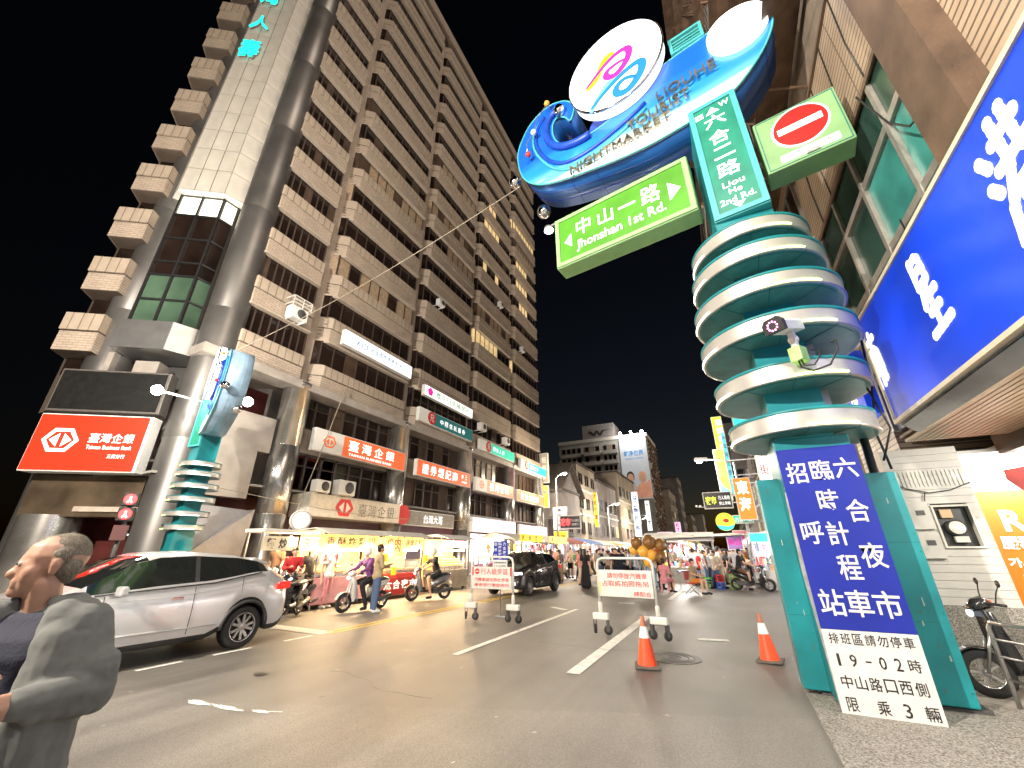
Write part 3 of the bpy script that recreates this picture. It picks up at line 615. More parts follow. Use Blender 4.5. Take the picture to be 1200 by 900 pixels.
it = hchars('排班區請勿停車', -.37, .705, .088, .105, .108) + [('1', -.33, .5, .026, .115), ('9', -.2, .5, .06, .115), ('-', -.07, .5, .05, .014), ('0', .05, .5, .06, .115), ('2', .18, .5, .06, .115), ('時', .31, .5, .1, .115)]
it += hchars('中山路口西側', -.36, .3, .1, .12, .123) + [('限', -.31, .1, .1, .125), ('乘', -.05, .1, .105, .125), ('3', .14, .1, .06, .12), ('輛', .33, .1, .11, .125)]
lettering(TS, it, 'black_letter', -.004, .006, 'small_lettering')
# street name boxes
SR = R(-8.5)
def sp(s, d=0):
    t = Vector((math.cos(R(8.5)), -math.sin(R(8.5)))); n_ = Vector((-math.sin(R(8.5)), -math.cos(R(8.5))))
    p = Vector((1.17, 6.3)) + t * s + n_ * d; return (p.x, p.y)
mat('street_green', (.07, .27, .02), .4, 0, .2, 1.5); mat('frame_green', (.25, .48, .2), .45, 0, .08); mat('panel_teal', (.015, .2, .14), .4, 0, .25, 2)
mat('pale_green', (.19, .36, .16), .45, 0, .2, 1.2); mat('trafficred', (.62, .012, .01), .4, 0, 0)
def frame(b, w0, w1, z0, z1, f, y0, y1):
    b.box(w0, w1, y0, y1, z0, z0 + f); b.box(w0, w1, y0, y1, z1 - f, z1); b.box(w0, w0 + f, y0, y1, z0 + f, z1 - f); b.box(w1 - f, w1, y0, y1, z0 + f, z1 - f); return b
J = thing('street_name_box', 'long green box for the first road pointing left from the pylon', 'street sign', (*sp(-2.08), 7.32), SR)
B().box(-1.48, 1.45, 0, .42, 0, 1.36).build('case', 'frame_green', J, bevel=.02)
frame(B(), -1.46, 1.43, .02, 1.34, .09, -.03, .01).build('frame', 'frame_green', J)
B().box(-1.37, 1.34, -.004, .005, .11, 1.25).build('face', 'street_green', J)
lettering(J, [('中', -.78, .87, .34, .44), ('山', -.27, .85, .34, .4), ('一', .2, .85, .36, .05), ('路', .68, .85, .38, .46), ('Jhonshan 1st Rd.', -.02, .38, 1.9, .3)], 'letter_white', -.012, .008)
B().add([(-1.25, -.012, .62), (-1.08, -.012, .8), (-1.08, -.012, .44)], [(0, 1, 2)]).add([(1.24, -.012, .68), (1.02, -.012, .92), (1.02, -.012, .46)], [(0, 1, 2)]).build('arrows', 'letter_white', J)
V = thing('street_name_box', 'upright teal box for the second road fixed on the pylon front', 'street sign', (*sp(-.02, .06), 6.82), SR)
B().box(-.42, .42, 0, .3, 0, 2.85).build('case', 'teal_light', V, bevel=.02)
frame(B(), -.41, .41, .02, 2.83, .09, -.03, .01).build('frame', 'teal_light', V)
B().box(-.33, .33, -.004, .005, .11, 2.74).build('face', 'panel_teal', V)
lettering(V, [('W', .2, 2.62, .17, .13), ('西', -.24, 2.55, .15, .13), ('六', -.01, 2.3, .36, .3), ('合', -.01, 1.86, .34, .33), ('二', -.01, 1.46, .34, .27), ('路', -.01, 1.04, .36, .34), ('Liou', 0, .69, .34, .13), ('He', 0, .52, .2, .12), ('2nd Rd.', 0, .33, .54, .13)], 'letter_white', -.012, .008)
B().add([(-.13, -.012, 2.5), (.11, -.012, 2.5), (-.01, -.012, 2.66)], [(0, 1, 2)]).add([(-.1, -.012, .24), (.1, -.012, .24), (0, -.012, .12)], [(0, 1, 2)]).build('arrows', 'letter_white', V)
N_ = thing('no_entry_box', 'pale green box with a red no entry disc right of the pylon', 'traffic sign', (*sp(1.06), 7.4), SR)
B().box(-.58, .58, 0, .42, 0, 1.2).build('case', 'pale_green', N_, bevel=.015)
frame(B(), -.55, .55, .03, 1.17, .012, -.008, .005).build('door_seam', 'teal_dark', N_)
def ell(cx, cz, rx, rz, n=40): return [(cx + rx * math.cos(2 * PI * k / n), cz + rz * math.sin(2 * PI * k / n)) for k in range(n)]
B().prism(ell(0.02, .72, .40, .43), -.012, .002, 'y').build('disc_rim', 'letter_white', N_)
B().prism(ell(0.02, .72, .37, .40), -.02, -.01, 'y').mat(1).box(-.29, .32, -.028, -.02, .66, .79).build('no_entry_disc', ['trafficred', 'letter_white'], N_)
B().box(-.36, .42, -.014, .0, .1, .24).build('time_plate', 'letter_white', N_)
lettering(N_, [('1 7 - 0 2時', .06, .17, .5, .09)], 'red_letter', -.018, 0)
B().box(-.03, .14, -.03, 0, .07, .12).build('latch', 'galv', N_)
# boat shaped night market sign
bm_ = mat('boat_paint', (.03, .28, .80), .35, 0, 0, coat=.3)
n = bm_.node_tree.nodes; l = bm_.node_tree.links; tc = [q for q in n if q.bl_idname == 'ShaderNodeTexCoord'][0]
sx = n.new('ShaderNodeSeparateXYZ'); l.new(tc.outputs['Object'], sx.inputs[0])
wv = n.new('ShaderNodeTexNoise'); wv.inputs['Scale'].default_value = .55; wv.inputs['Detail'].default_value = 3; wv.inputs['Distortion'].default_value = 1.2
mp = n.new('ShaderNodeMapping'); mp.inputs['Scale'].default_value = (.7, 1, 2.2); mp.inputs['Location'].default_value = (1.3, 0, .4); l.new(tc.outputs['Object'], mp.inputs[0]); l.new(mp.outputs[0], wv.inputs[0])
# the printed picture: deep blue above, pale band along the lower edge
ad = n.new('ShaderNodeMath'); ad.operation = 'MULTIPLY_ADD'; l.new(sx.outputs[2], ad.inputs[0]); ad.inputs[1].default_value = -.62; ad.inputs[2].default_value = .88
a2 = n.new('ShaderNodeMath'); a2.operation = 'MULTIPLY_ADD'; l.new(wv.outputs[0], a2.inputs[0]); a2.inputs[1].default_value = .7; l.new(ad.outputs[0], a2.inputs[2])
cr = n.new('ShaderNodeValToRGB'); e = cr.color_ramp.elements; e[0].position = .25; e[0].color = (.008, .10, .55, 1); e[1].position = .95; e[1].color = (.75, .85, .9, 1)
q = e.new(.55); q.color = (.015, .22, .72, 1); q = e.new(.78); q.color = (.12, .42, .78, 1); l.new(a2.outputs[0], cr.inputs[0]); l.new(cr.outputs[0], n['Principled BSDF'].inputs['Base Color'])
mat('boat_rim', (.012, .09, .32), .3, .3, .3, .8); mat('boat_deep', (.01, .06, .42), .4, 0, .2); mat('disc_white', (.95, .95, .95), .4, 0, 0, em=1.25); mat('disc_white2', (.95, .97, 1), .4, 0, 0, em=2.4)
outer = [(-3.09, 9.8), (-1.5, 9.46), (-0.41, 9.5), (0.34, 9.63), (0.75, 9.98), (1.13, 10.46), (1.34, 10.98), (1.28, 11.4), (1.0, 11.74), (0.58, 11.8), (0.25, 11.66), (-0.47, 11.63), (-0.99, 11.5), (-1.77, 10.95), (-2.3, 10.85), (-2.74, 10.83), (-3.2, 10.98), (-3.46, 11.42), (-3.5, 11.95), (-3.35, 12.2), (-3.1, 12.0), (-2.97, 11.67), (-2.84, 11.99), (-2.83, 12.28), (-3.11, 12.67), (-3.63, 12.87), (-4.2, 12.6), (-4.55, 11.96), (-4.6, 11.51), (-4.5, 10.9), (-4.29, 10.45), (-3.84, 10.05)]
def smooth(P, it=2):
    for _ in range(it):
        Q = []
        for i in range(len(P)):
            a, c = P[i], P[(i + 1) % len(P)]; Q += [(a[0] * .75 + c[0] * .25, a[1] * .75 + c[1] * .25), (a[0] * .25 + c[0] * .75, a[1] * .25 + c[1] * .75)]
        P = Q
    return P
BO = thing('night_market_sign', 'big blue boat shaped night market sign with glowing discs on top of the pylon', 'sign', (*sp(0, .0), 0), SR)
OC = smooth(outer, 2); ZB = 9.46
loc = (0, 0, ZB)
P2 = [(x, z - ZB) for x, z in OC]
B().prism(P2, 0, .05, 'y', caps=True).build('face', 'boat_paint', BO, loc)
B().prism([(x * .995, z) for x, z in P2], .05, .92, 'y', smooth=True).build('rim', 'boat_rim', BO, loc)
b = B(); b.tube([(x, .01, z) for x, z in P2 + P2[:1]], .022, 6); b.build('edge_trim', 'teal_light', BO, loc)
b = B()
for y in (.35, .65): b.tube([(x * .997, y, z) for x, z in P2 + P2[:1]], .006, 4)
for i in range(0, len(P2), 9): b.tube([(P2[i][0] * .998, .05, P2[i][1]), (P2[i][0] * .998, .9, P2[i][1])], .006, 4)
b.build('rim_seam', 'sign_blue', BO, loc)
bowl = [(-2.3, 1.3), (-2.75, 1.25), (-3.3, 1.45), (-3.62, 1.95), (-3.66, 2.55), (-3.4, 2.9), (-3.05, 2.75)]
b = B(); b.tube([(x, -.06, z) for x, z in smooth([bowl[0]] + bowl, 2)[4:-6]], [.1] * 0 or .09, 8); b.build('bowl_rim', 'boat_deep', BO, loc)
for k, (off, rr) in enumerate(((.42, .05), (.75, .035))):
    pts = [(-.9, 1.62 - off * .5), (-1.6, 1.3 - off * .6), (-2.6, 1.1 - off * .8), (-3.4, 1.2 - off * .7), (-3.85 - off * .3, 1.9), (-3.9 - off * .2, 2.7), (-3.5, 3.15)]
    b = B(); b.tube([(x, -.02, z) for x, z in smooth([pts[0]] + pts, 2)[4:-6]], rr, 6); b.build('wave_line', 'boat_deep' if k == 0 else 'teal_light', BO, loc)
B().prism(ell(-1.1, 1.9, 1.5, .62), .3, .34, 'y').build('inner_wall', 'boat_deep', BO, loc)
LC = (-1.66, 12.17 - ZB)
B().prism(ell(*LC, 1.12, 1.30, 56), -.30, -.02, 'y', smooth=True).build('emblem_drum', 'disc_white', BO, loc)
b = B(); b.lathe([(1.13, -.31), (1.16, -.30), (1.16, -.26), (1.13, -.25)], 56, (0, 0, 0), 'y'); o = b.build('drum_rim', 'chrome', BO, (LC[0], 0, ZB + LC[1])); o.scale = (1, 1, 1.15)
def ribbon(pts, w_, y):
    pts = [Vector((x, z - ZB)) for x, z in pts]
    for _ in range(3): pts = [pts[0]] + [q for i in range(len(pts) - 1) for q in (pts[i] * .75 + pts[i + 1] * .25, pts[i] * .25 + pts[i + 1] * .75)] + [pts[-1]]
    b = B(); N = len(pts); vs = []
    for i, p in enumerate(pts):
        d = (pts[min(i + 1, N - 1)] - pts[max(i - 1, 0)]).normalized(); q = Vector((-d.y, d.x)) * w_ * (.35 + .65 * math.sin(PI * (i + .6) / (N + .2)))
        vs += [(p.x + q.x, y, p.y + q.y), (p.x - q.x, y, p.y - q.y)]
    b.add(vs, [(2 * i, 2 * i + 1, 2 * i + 3, 2 * i + 2) for i in range(N - 1)]); return b
for nm, col, pts, ww, y in (('yellow_stroke', (.95, .45, 0), [(-2.34, 11.86), (-2.1, 12.0), (-1.9, 12.4), (-1.75, 12.62), (-1.57, 12.57)], .1, -.312),
    ('pink_stroke', (.7, .02, .25), [(-2.35, 11.95), (-1.93, 12.3), (-1.55, 12.5), (-1.22, 12.45), (-1.28, 12.04), (-1.6, 11.74), (-1.84, 11.86), (-1.84, 12.08), (-1.58, 12.14), (-1.37, 12.1)], .09, -.315),
    ('light_blue_stroke', (.12, .45, .85), [(-2.3, 11.02), (-2.0, 11.5), (-1.55, 11.82), (-1.33, 12.0)], .085, -.312),
    ('blue_stroke', (.01, .15, .65), [(-2.29, 11.14), (-1.86, 11.47), (-1.36, 11.72), (-1.0, 11.72), (-1.05, 11.35), (-1.37, 11.0), (-1.65, 11.06), (-1.69, 11.32), (-1.45, 11.48), (-1.2, 11.3)], .1, -.318)):
    ribbon(pts, ww, y).build(nm, mat(nm, col, .5, 0, 0, em=.35), BO, loc)
B().prism(ell(.74, 11.2 - ZB, .54, .58, 48), -.10, -.0, 'y', smooth=True).build('glowing_disc', 'disc_white2', BO, loc)
b = B()
for k in range(44):
    a = 2 * PI * k / 44; b.obox((.78 + .48 * math.cos(a), -.104, 11.17 - ZB + .5 * math.sin(a)), (.015, .008, .015))
b.build('rivets', 'dkgrey', BO, loc, kind='stuff')
b = B(); frame(b, -.46, .22, 2.2, 2.7, .06, -.05, .2)
for z in (2.33, 2.43, 2.53): b.box(-.4, .16, -.03, .15, z, z + .035)
b.build('louvre_box', 'teal_light', BO, loc)
lm = mat('letter_steel', (.36, .32, .24), .3, .8, .4, 5)
b = B(); letter_b(b, [('LIOUHE', -.33, 10.58 - ZB, 1.15, .27), ('TOURIST', -.95, 10.2 - ZB, 1.3, .26), ('NIGHTMARKET', -1.87, 9.87 - ZB, 2.3, .24)], -.13, .0, .06)
b.build('steel_letters', 'letter_steel', BO, loc)
b = B()
for k, (x, z) in enumerate(((-3.94, 11.85), (-4.12, 11.15), (-3.5, 12.62))):
    b.mat(k % 3); b.ball((x, -.2, z - ZB), .075, 12); b.mat(3).tube([(x, 0, z - ZB), (x, -.2, z - ZB)], .012, 6)
b.mat(3).tube([(-3.5, -.2, 3.16), (-3.8, -.25, 2.7), (-3.94, -.2, 2.39), (-4.15, -.24, 2.05), (-4.12, -.2, 1.69)], .012, 6)
b.build('bead_string', ['white', 'redplastic', mat('amber', (.7, .35, .05), .4), 'steel'], BO, loc)
b = B()
for x, y, z, r in ((-4.75, .1, 10.85, .17), (-4.25, .75, 10.05, .19), (-3.2, -.1, 12.2, .15)): b.ball((x, y, z - ZB), r, 20)
b.build('mirror_ball', 'chrome', BO, loc, kind='stuff')
b = B(); b.box(-4.7, -4.3, .06, .1, 1.35, 1.4); b.tube([(-4.2, .7, .7), (-4.25, .75, .6)], .02); b.build('ball_bracket', 'steel', BO, loc)
# flood lamp at the left end of the green box
FL = thing('flood_lamp', 'small glaring flood lamp at the far left end of the green street name box', 'lamp', (*sp(-3.72), 8.5), SR)
B().box(.05, .3, -.02, .02, .1, .14).build('arm', 'galv', FL)
B().ball((0, 0, .05), .07, 12).build('bulb', mat('bulb_cold', (1, 1, 1), .4, 0, 0, em=30, ecol=(.85, .93, 1)), FL)
B().lathe([(.03, .16), (.1, .1), (.11, .02)], 16).build('hood', 'galv', FL)
# surveillance camera on the fourth ring
CC = thing('surveillance_camera', 'white surveillance camera with pink lit lens ring clamped to the pylon rings', 'camera', (1.2, 5.82, 3.86), R(-38))
cb = B(); cb.prism([(-.1, -.07), (-.11, .05), (-.07, .1), (.07, .1), (.11, .05), (.1, -.07)], -.26, .2, 'y'); o = cb.build('housing', 'white', CC, (0, -.03, .5), bevel=.008); o.rotation_euler = (R(14), 0, 0)
cb = B(); cb.prism([(-.125, -.075), (-.13, .06), (-.08, .12), (.08, .12), (.13, .06), (.125, -.075)], -.34, -.262, 'y'); o = cb.build('visor', 'black', CC, (0, -.03, .5)); o.rotation_euler = (R(14), 0, 0)
cb = B()
for k in range(10):
    a = 2 * PI * k / 10; cb.ball((.06 * math.cos(a), -.345, .012 + .06 * math.sin(a)), .011, 8)
o = cb.build('infrared_leds', mat('ir_pink', (1, .3, .6), .4, 0, 0, em=4, ecol=(1, .25, .55)), CC, (0, -.03, .5), kind='stuff'); o.rotation_euler = (R(14), 0, 0)
B().tube([(0, .02, .2), (0, .02, .33), (0, .0, .43)], .045, 12).ball((0, .02, .32), .065, 12).build('knuckle', 'white', CC)
B().box(-.075, .075, -.05, .12, 0, .2).build('junction_box', mat('lime_box', (.35, .6, .2), .45), CC, bevel=.01)
cb = B(); cb.tube([(.0, 0, 0), (.02, -.03, -.1), (.15, -.04, -.2), (.32, .0, -.18), (.42, .06, .0), (.42, .1, .13), (.34, .14, .15)], .013, 6); cb.tube([(.03, 0, 0), (.06, -.02, -.09), (.17, -.02, -.12), (.24, .04, .0), (.2, .1, .1), (.1, .15, .15)], .011, 6)
cb.build('cable', 'black', CC)

# ================================================================ corner shop building on the right
mat('siding', (.52, .50, .46), .5, 0, .08, 4); mat('brown_tile_dark', (.13, .09, .06), .6)
RT = tiled('brown_tile', (.42, .33, .24), (.37, .28, .2), (.13, .1, .07), 3.0, .105, .014, .45, off=0, bump=.9)
mat('win_alu', (.36, .34, .31), .4, .5, .2); mat('pane_teal', (.04, .22, .20), .25, 0, .4, 1.2); mat('pane_frost', (.26, .31, .31), .5, 0, .15, 2); mat('pane_green_dark', (.02, .05, .04), .25, 0, .4, 1)
SB = thing('corner_shop_building', 'old brown tiled shop house with teal windows above the blue shop sign', 'building', (3.0, 0, 0), R(-90))
# local x = -Y, local y = +X depth
def yb(y0, y1): return (-y1, -y0)
def fbox(b, Y0, Y1, d0, d1, z0, z1): return b.box(-Y1, -Y0, d0, d1, z0, z1)
fbox(B(), 4.9, 9.7, 0, .3, 8.08, 10.07).build('tiled_wall', RT, SB)
fbox(fbox(B(), 5.0, 9.7, -.03, .0, 8.0, 8.09), 5.0, 9.7, -.05, .0, 10.03, 10.1).build('tile_edge', 'brown_tile_dark', SB)
b = B()
for Y in (5.6, 6.4, 7.2, 8.0, 8.8): b.tube([(-Y, -.01, 10.03), (-Y - .12, -.012, 9.0), (-Y - .1, -.012, 8.12)], .012, 5)
b.build('seam', 'black', SB)
fbox(B(), 4.7, 12, .3, 8, 3.4, 12).build('inner_wall', 'beam', SB)
b = B()
fbox(b, 4.8, 9.5, .0, .1, 7.12, 7.24); fbox(b, 4.8, 9.5, .0, .1, 5.86, 5.98)
for Y in (4.78, 5.8, 7.06, 8.25, 9.4): fbox(b, Y - .045, Y + .045, -.01, .11, 3.6, 8.05)
for Y in (6.4, 7.65): fbox(b, Y - .02, Y + .02, .02, .08, 3.6, 5.9)
fbox(b, 4.8, 9.5, .0, .1, 4.7, 4.78)
wn = b.build('window', 'win_alu', SB)
for i, (Y0, Y1) in enumerate(((4.83, 5.75), (5.85, 7.0), (7.1, 8.2), (8.3, 9.35))):
    fbox(B(), Y0, Y1, .04, .06, 7.26, 8.0).build('pane', 'pane_green_dark', wn)
    fbox(B(), Y0, Y1, .05, .07, 6.0, 7.1).build('pane', 'pane_teal' if i == 0 else 'pane_green_dark' if i > 1 else 'pane_teal', wn)
    m_ = (Y0 + Y1) / 2
    for a, c in ((Y0, m_ - .03), (m_ + .03, Y1)):
        fbox(B(), a, c, .05, .07, 4.8, 5.84).build('pane', 'pane_frost', wn); fbox(B(), a, c, .05, .07, 3.6, 4.68).build('pane', 'pane_frost', wn)
fbox(B(), 4.05, 4.7, -.35, .4, 3.4, 14).build('pillar', 'beam', SB)
fbox(B(), 3.3, 4.05, -.1, .4, 5.2, 14).build('side_tile', RT, SB)
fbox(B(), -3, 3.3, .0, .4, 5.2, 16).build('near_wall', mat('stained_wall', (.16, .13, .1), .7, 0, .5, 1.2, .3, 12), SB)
b = B()
for z in (6.2, 7.6, 9.0): fbox(b, -3, 3.3, -.05, .01, z, z + .08)
for Y in (.5, 2, 3.2): b.tube([(-Y, -.08, 5.2), (-Y, -.08, 12)], .05, 8)
b.build('pipe', 'galv', SB)
# hanging cable loops in front of windows
b = B(); b.tube([(-5.9, -.1, 8.0), (-5.5, -.12, 6.9), (-5.2, -.12, 6.45), (-4.75, -.1, 6.3)], .014, 6); b.tube([(-6.3, -.08, 5.9), (-6.2, -.1, 5.0), (-6.5, -.1, 4.2), (-7.2, -.08, 3.8)], .012, 6); b.build('cable', 'black', SB)
# white sided end wall with terrazzo plinth, facing the pylon
E_ = B(); E_.box(2.42, 3.36, 8.5, 8.75, 0, .9); E_.build('plinth', 'terrazzo', None); 
pl_ = bpy.data.objects['plinth']; 
WH = thing('meter_wall', 'white boarded wall stub on a speckled plinth behind the pylon', 'wall', (2.89, 8.5, 0))
pl_.parent = WH; pl_.location = (-2.89, -8.5, 0)
for k in range(21):
    z = .9 + k * .105
    if 1.66 < z + .05 < 2.22:
        B().box(-.47, -.085, 0, .02, z, z + .1).build('board', 'siding', WH); B().box(.32, .45, 0, .02, z, z + .1).build('board', 'siding', WH)
    else: B().box(-.47, .45, 0, .02, z, z + .1).build('board', 'siding', WH)
B().box(-.47, .45, .02, .25, 2.35, 3.1).box(-.47, .45, .1, .25, .9, 2.4).build('backing', 'siding', WH)
b = B()
for k in range(17): b.box(-.42 + k * .05, -.40 + k * .05, -.012, 0, 2.52, 2.75)
b.build('corrugated_strip', 'siding', WH)
b = B(); frame(b, -.1, .335, 1.64, 2.24, .025, -.03, .1); b.build('opening_frame', 'offwhite', WH)
B().box(-.08, .31, .08, .1, 1.66, 2.22).build('recess', 'black', WH)
b = B(); b.mat(0).lathe([(.11, .07), (.11, -.01), (.0001, -.02)], 24, (.11, 0, 1.92), 'y').mat(1).lathe([(.09, -.012), (.0001, -.022)], 20, (.11, -.006, 1.92), 'y').mat(2).box(0, .13, .03, .06, 2.06, 2.18).mat(1).box(.05, .2, .0, .06, 1.72, 1.8)
b.build('electric_meter', ['dkgrey', 'offwhite', mat('meter_label', (.5, .35, .2), .6)], WH)
for z0, z1 in ((1.5, 1.86), (1.9, 2.3)):
    b = B().box(-.44, -.13, -.06, 0, z0, z1); cb_ = b.build('meter_cabinet', 'siding', WH, bevel=.008)
    B().box(-.3, -.2, -.066, -.06, (z0 + z1) / 2, (z0 + z1) / 2 + .07).box(-.40, -.38, -.08, -.06, (z0 + z1) / 2 - .04, (z0 + z1) / 2 + .06).build('latch', 'dkgrey', cb_)
b = B(); b.tube([(-.47, -.02, 2.6), (-.3, -.03, 2.5), (-.05, -.03, 2.42), (.2, -.03, 2.45), (.45, -.02, 2.55)], .008, 5); b.tube([(-.1, -.03, 2.43), (-.13, -.03, 2.35), (-.14, -.03, 2.3)], .007, 5); b.build('wire', 'black', WH)
# canopy soffit with slats
SO = thing('slatted_canopy', 'low tan slatted canopy ceiling over the right pavement', 'canopy', (3.0, 0, 0))
mat('slat', (.36, .29, .19), .5, 0, .12, 3); mat('soffit_smooth', (.42, .38, .31), .45, 0, .15, 1)
b = B(); b.box(-.25, 1.0, -3, 8.5, 3.28, 3.32); b.build('backing_board', 'brown_tile_dark', SO)
SL = B().box(0, .062, -3, 8.5, 3.22, 3.26).mesh('slat', 'slat')
for k in range(15): ob('slat', SL, SO, (-.2 + k * .08, 0, 0))
b = B(); b.box(1.0, 1.14, -3, 9.0, 3.0, 3.3); b.build('beam', 'beam', SO)
b = B(); b.box(1.14, 6, -3, 12, 3.16, 3.2); b.build('smooth_ceiling', 'soffit_smooth', SO)
# metal apron under the blue sign
B().add([(-.36, -3, 3.36), (-.36, 7.9, 3.36), (-.18, 7.9, 3.22), (-.18, -3, 3.22)], [(0, 1, 2, 3)]).add([(-.36, -3, 3.38), (-.36, 7.9, 3.38), (-.18, 7.9, 3.26), (-.18, -3, 3.26)], [(0, 1, 2, 3)]).build('metal_apron', mat('apron', (.5, .5, .52), .18, .95, .3, 1.2, .15, 3), SO)
# big blue shop sign
mb = mat('shop_blue', (.005, .03, .34), .35, 0, 0, em=.55, ecol=(.004, .07, 1.0))
n = mb.node_tree.nodes; l = mb.node_tree.links; p = n['Principled BSDF']; tc = [q for q in n if q.bl_idname == 'ShaderNodeTexCoord'][0]
no = n.new('ShaderNodeTexNoise'); no.inputs['Scale'].default_value = .55; no.inputs['Detail'].default_value = 2; l.new(tc.outputs['Object'], no.inputs[0])
mr = n.new('ShaderNodeMapRange'); mr.inputs[1].default_value = .38; mr.inputs[2].default_value = .66; mr.inputs[3].default_value = .06; mr.inputs[4].default_value = .28; l.new(no.outputs[0], mr.inputs[0]); l.new(mr.outputs[0], p.inputs['Emission Strength'])
BS = thing('blue_shop_sign', 'huge blue illuminated shop sign with white brush characters along the right building', 'sign', (2.6, 0, 3.4), R(-90))
B().box(-7.95, 3, 0.02, .36, 0, 1.82).build('case', 'offwhite', BS)
B().box(-7.88, 3, -.006, .02, .06, 1.76).build('face', 'shop_blue', BS)
frame(B(), -7.95, 3, 0, 1.82, .055, -.03, .02).build('frame', mat('cream_frame', (.6, .55, .42), .4), BS)
# brush strokes as rounded blobs
def brush(b, strokes, cx, cz, sx_, sz, w_):
    for st in strokes:
        pts = [Vector((cx + x * sx_, cz + z * sz)) for x, z in st]
        for _ in range(2): pts = [pts[0]] + [q for i in range(len(pts) - 1) for q in (pts[i] * .75 + pts[i + 1] * .25, pts[i] * .25 + pts[i + 1] * .75)] + [pts[-1]]
        for i in range(len(pts) - 1):
            a, c = pts[i], pts[i + 1]; d = (c - a).normalized() if (c - a).length > 1e-6 else Vector((1, 0)); q = Vector((-d.y, d.x)) * w_
            b.add([(a.x + q.x, -.012 - .0002 * i, a.y + q.y), (a.x - q.x, -.012 - .0002 * i, a.y - q.y), (c.x - q.x, -.012 - .0002 * i, c.y - q.y), (c.x + q.x, -.012 - .0002 * i, c.y + q.y)], [(0, 1, 2, 3)])
        for p_ in pts[::2] + [pts[-1]]:
            b.add([(p_.x + w_ * 1.12 * math.cos(k * PI / 5), -.0115, p_.y + w_ * 1.12 * math.sin(k * PI / 5)) for k in range(10)], [tuple(range(10))])
mat('cream_letter', (.85, .84, .74), .5, 0, 0, em=.85, ecol=(1, .99, .85))
XING = [[(-.35, 1), (-.38, .3)], [(-.35, .95), (.3, 1), (.25, .35)], [(-.3, .65), (.2, .68)], [(-.35, .3), (.2, .33)], [(-.3, .12), (-.45, -.2)], [(-.35, -.05), (.45, .0)], [(0, .2), (-.02, -.85)], [(-.3, -.42), (.35, -.38)], [(-.65, -.9), (.1, -.85), (.65, -.8)]]
NAN = [[(-.4, .75), (.45, .8)], [(.05, 1), (-.05, .5)], [(-.5, .35), (-.55, -.9)], [(-.5, .38), (.55, .45), (.5, -.8), (.35, -.7)], [(-.2, .2), (-.1, .0)], [(.25, .2), (.12, .0)], [(-.3, -.1), (.3, -.05)], [(-.3, -.4), (.3, -.35)], [(0, -.05), (0, -.85)]]
GANG = [[(-.7, .7), (-.55, .5)], [(-.75, .2), (-.6, .05)], [(-.7, -.8), (-.5, -.3)], [(-.2, .7), (.6, .75)], [(.0, 1), (-.02, .3)], [(.4, 1), (.38, .3)], [(-.35, .3), (.75, .35)], [(.0, .3), (-.4, -.2)], [(.4, .3), (.8, -.1)], [(-.1, -.1), (.4, -.05), (.4, -.4), (-.05, -.42)], [(-.1, -.1), (-.1, -.8), (.1, -.95), (.7, -.85), (.72, -.6)]]
for ch_, Y, hz in ((NAN, 7.75, .45), (XING, 5.72, .5), (GANG, 3.9, .58), (NAN, 2.3, .6)):
    b = B(); brush(b, ch_, -Y, 1.0, hz * .72, hz, .058); b.build('brush_character', 'cream_letter', BS)
b = B(); brush(b, NAN, 0, 0, .25, .35, .04)
S2 = thing('small_blue_sign', 'small blue sign with white characters half hidden behind the pylon rings', 'sign', (2.55, 9.2, 4.4), R(-90))
B().box(-.5, .5, 0, .2, -.6, .6).build('case', 'shop_blue', S2); b.build('brush_character', 'cream_letter', S2)
# arcade beyond: orange poster, bright ceiling tubes, red banner
OS = thing('orange_poster', 'orange glowing poster with white lettering inside the right arcade', 'sign', (4.5, 10.0, .45))
mat('orange_lit', (.75, .13, .005), .5, 0, .1, 2, em=.35, ecol=(1, .2, .005))
B().box(-.62, 1.2, 0, .08, 0, 2.1).build('face', 'orange_lit', OS)
lettering(OS, [('Ro', -.14, 1.62, .5, .34), ('服務', -.3, 1.28, .42, .2), ('가서비스', -.22, .98, .6, .14), ('還付', -.22, .7, .42, .22)], 'letter_white', -.01, .03)
AR = thing('arcade_ceiling', 'white corrugated arcade ceiling with rows of lit tubes behind the meter wall', 'canopy', (3.5, 9, 0))
B().box(0, 6, 0, 12, 3.05, 3.1).build('ceiling', 'white', AR)
b = B()
for k in range(6): b.box(.2, 4, .4 + k * .55, .48 + k * .55, 2.98, 3.03)
b.build('tube_lamps', mat('tube', (1, 1, 1), .5, 0, 0, em=6), AR, kind='stuff')
B().box(-.2, 6, 3.0, 3.1, 0, 3.05).build('back_wall', 'white', AR)
RB = thing('red_banner', 'dark red cloth banner sagging under the arcade ceiling', 'banner', (4.1, 9.3, 2.3))
B().add([(0, 0, .5), (1.5, -.3, .75), (1.5, -.3, .0), (.6, -.1, -.6), (0, 0, .35)], [(0, 1, 2, 3, 4)]).add([(0, .02, .5), (1.5, -.28, .75), (1.5, -.28, .0), (.6, -.08, -.6), (0, .02, .35)], [(0, 1, 2, 3, 4)]).build('cloth', mat('red_cloth', (.3, .02, .015), .6, 0, .3), RB)
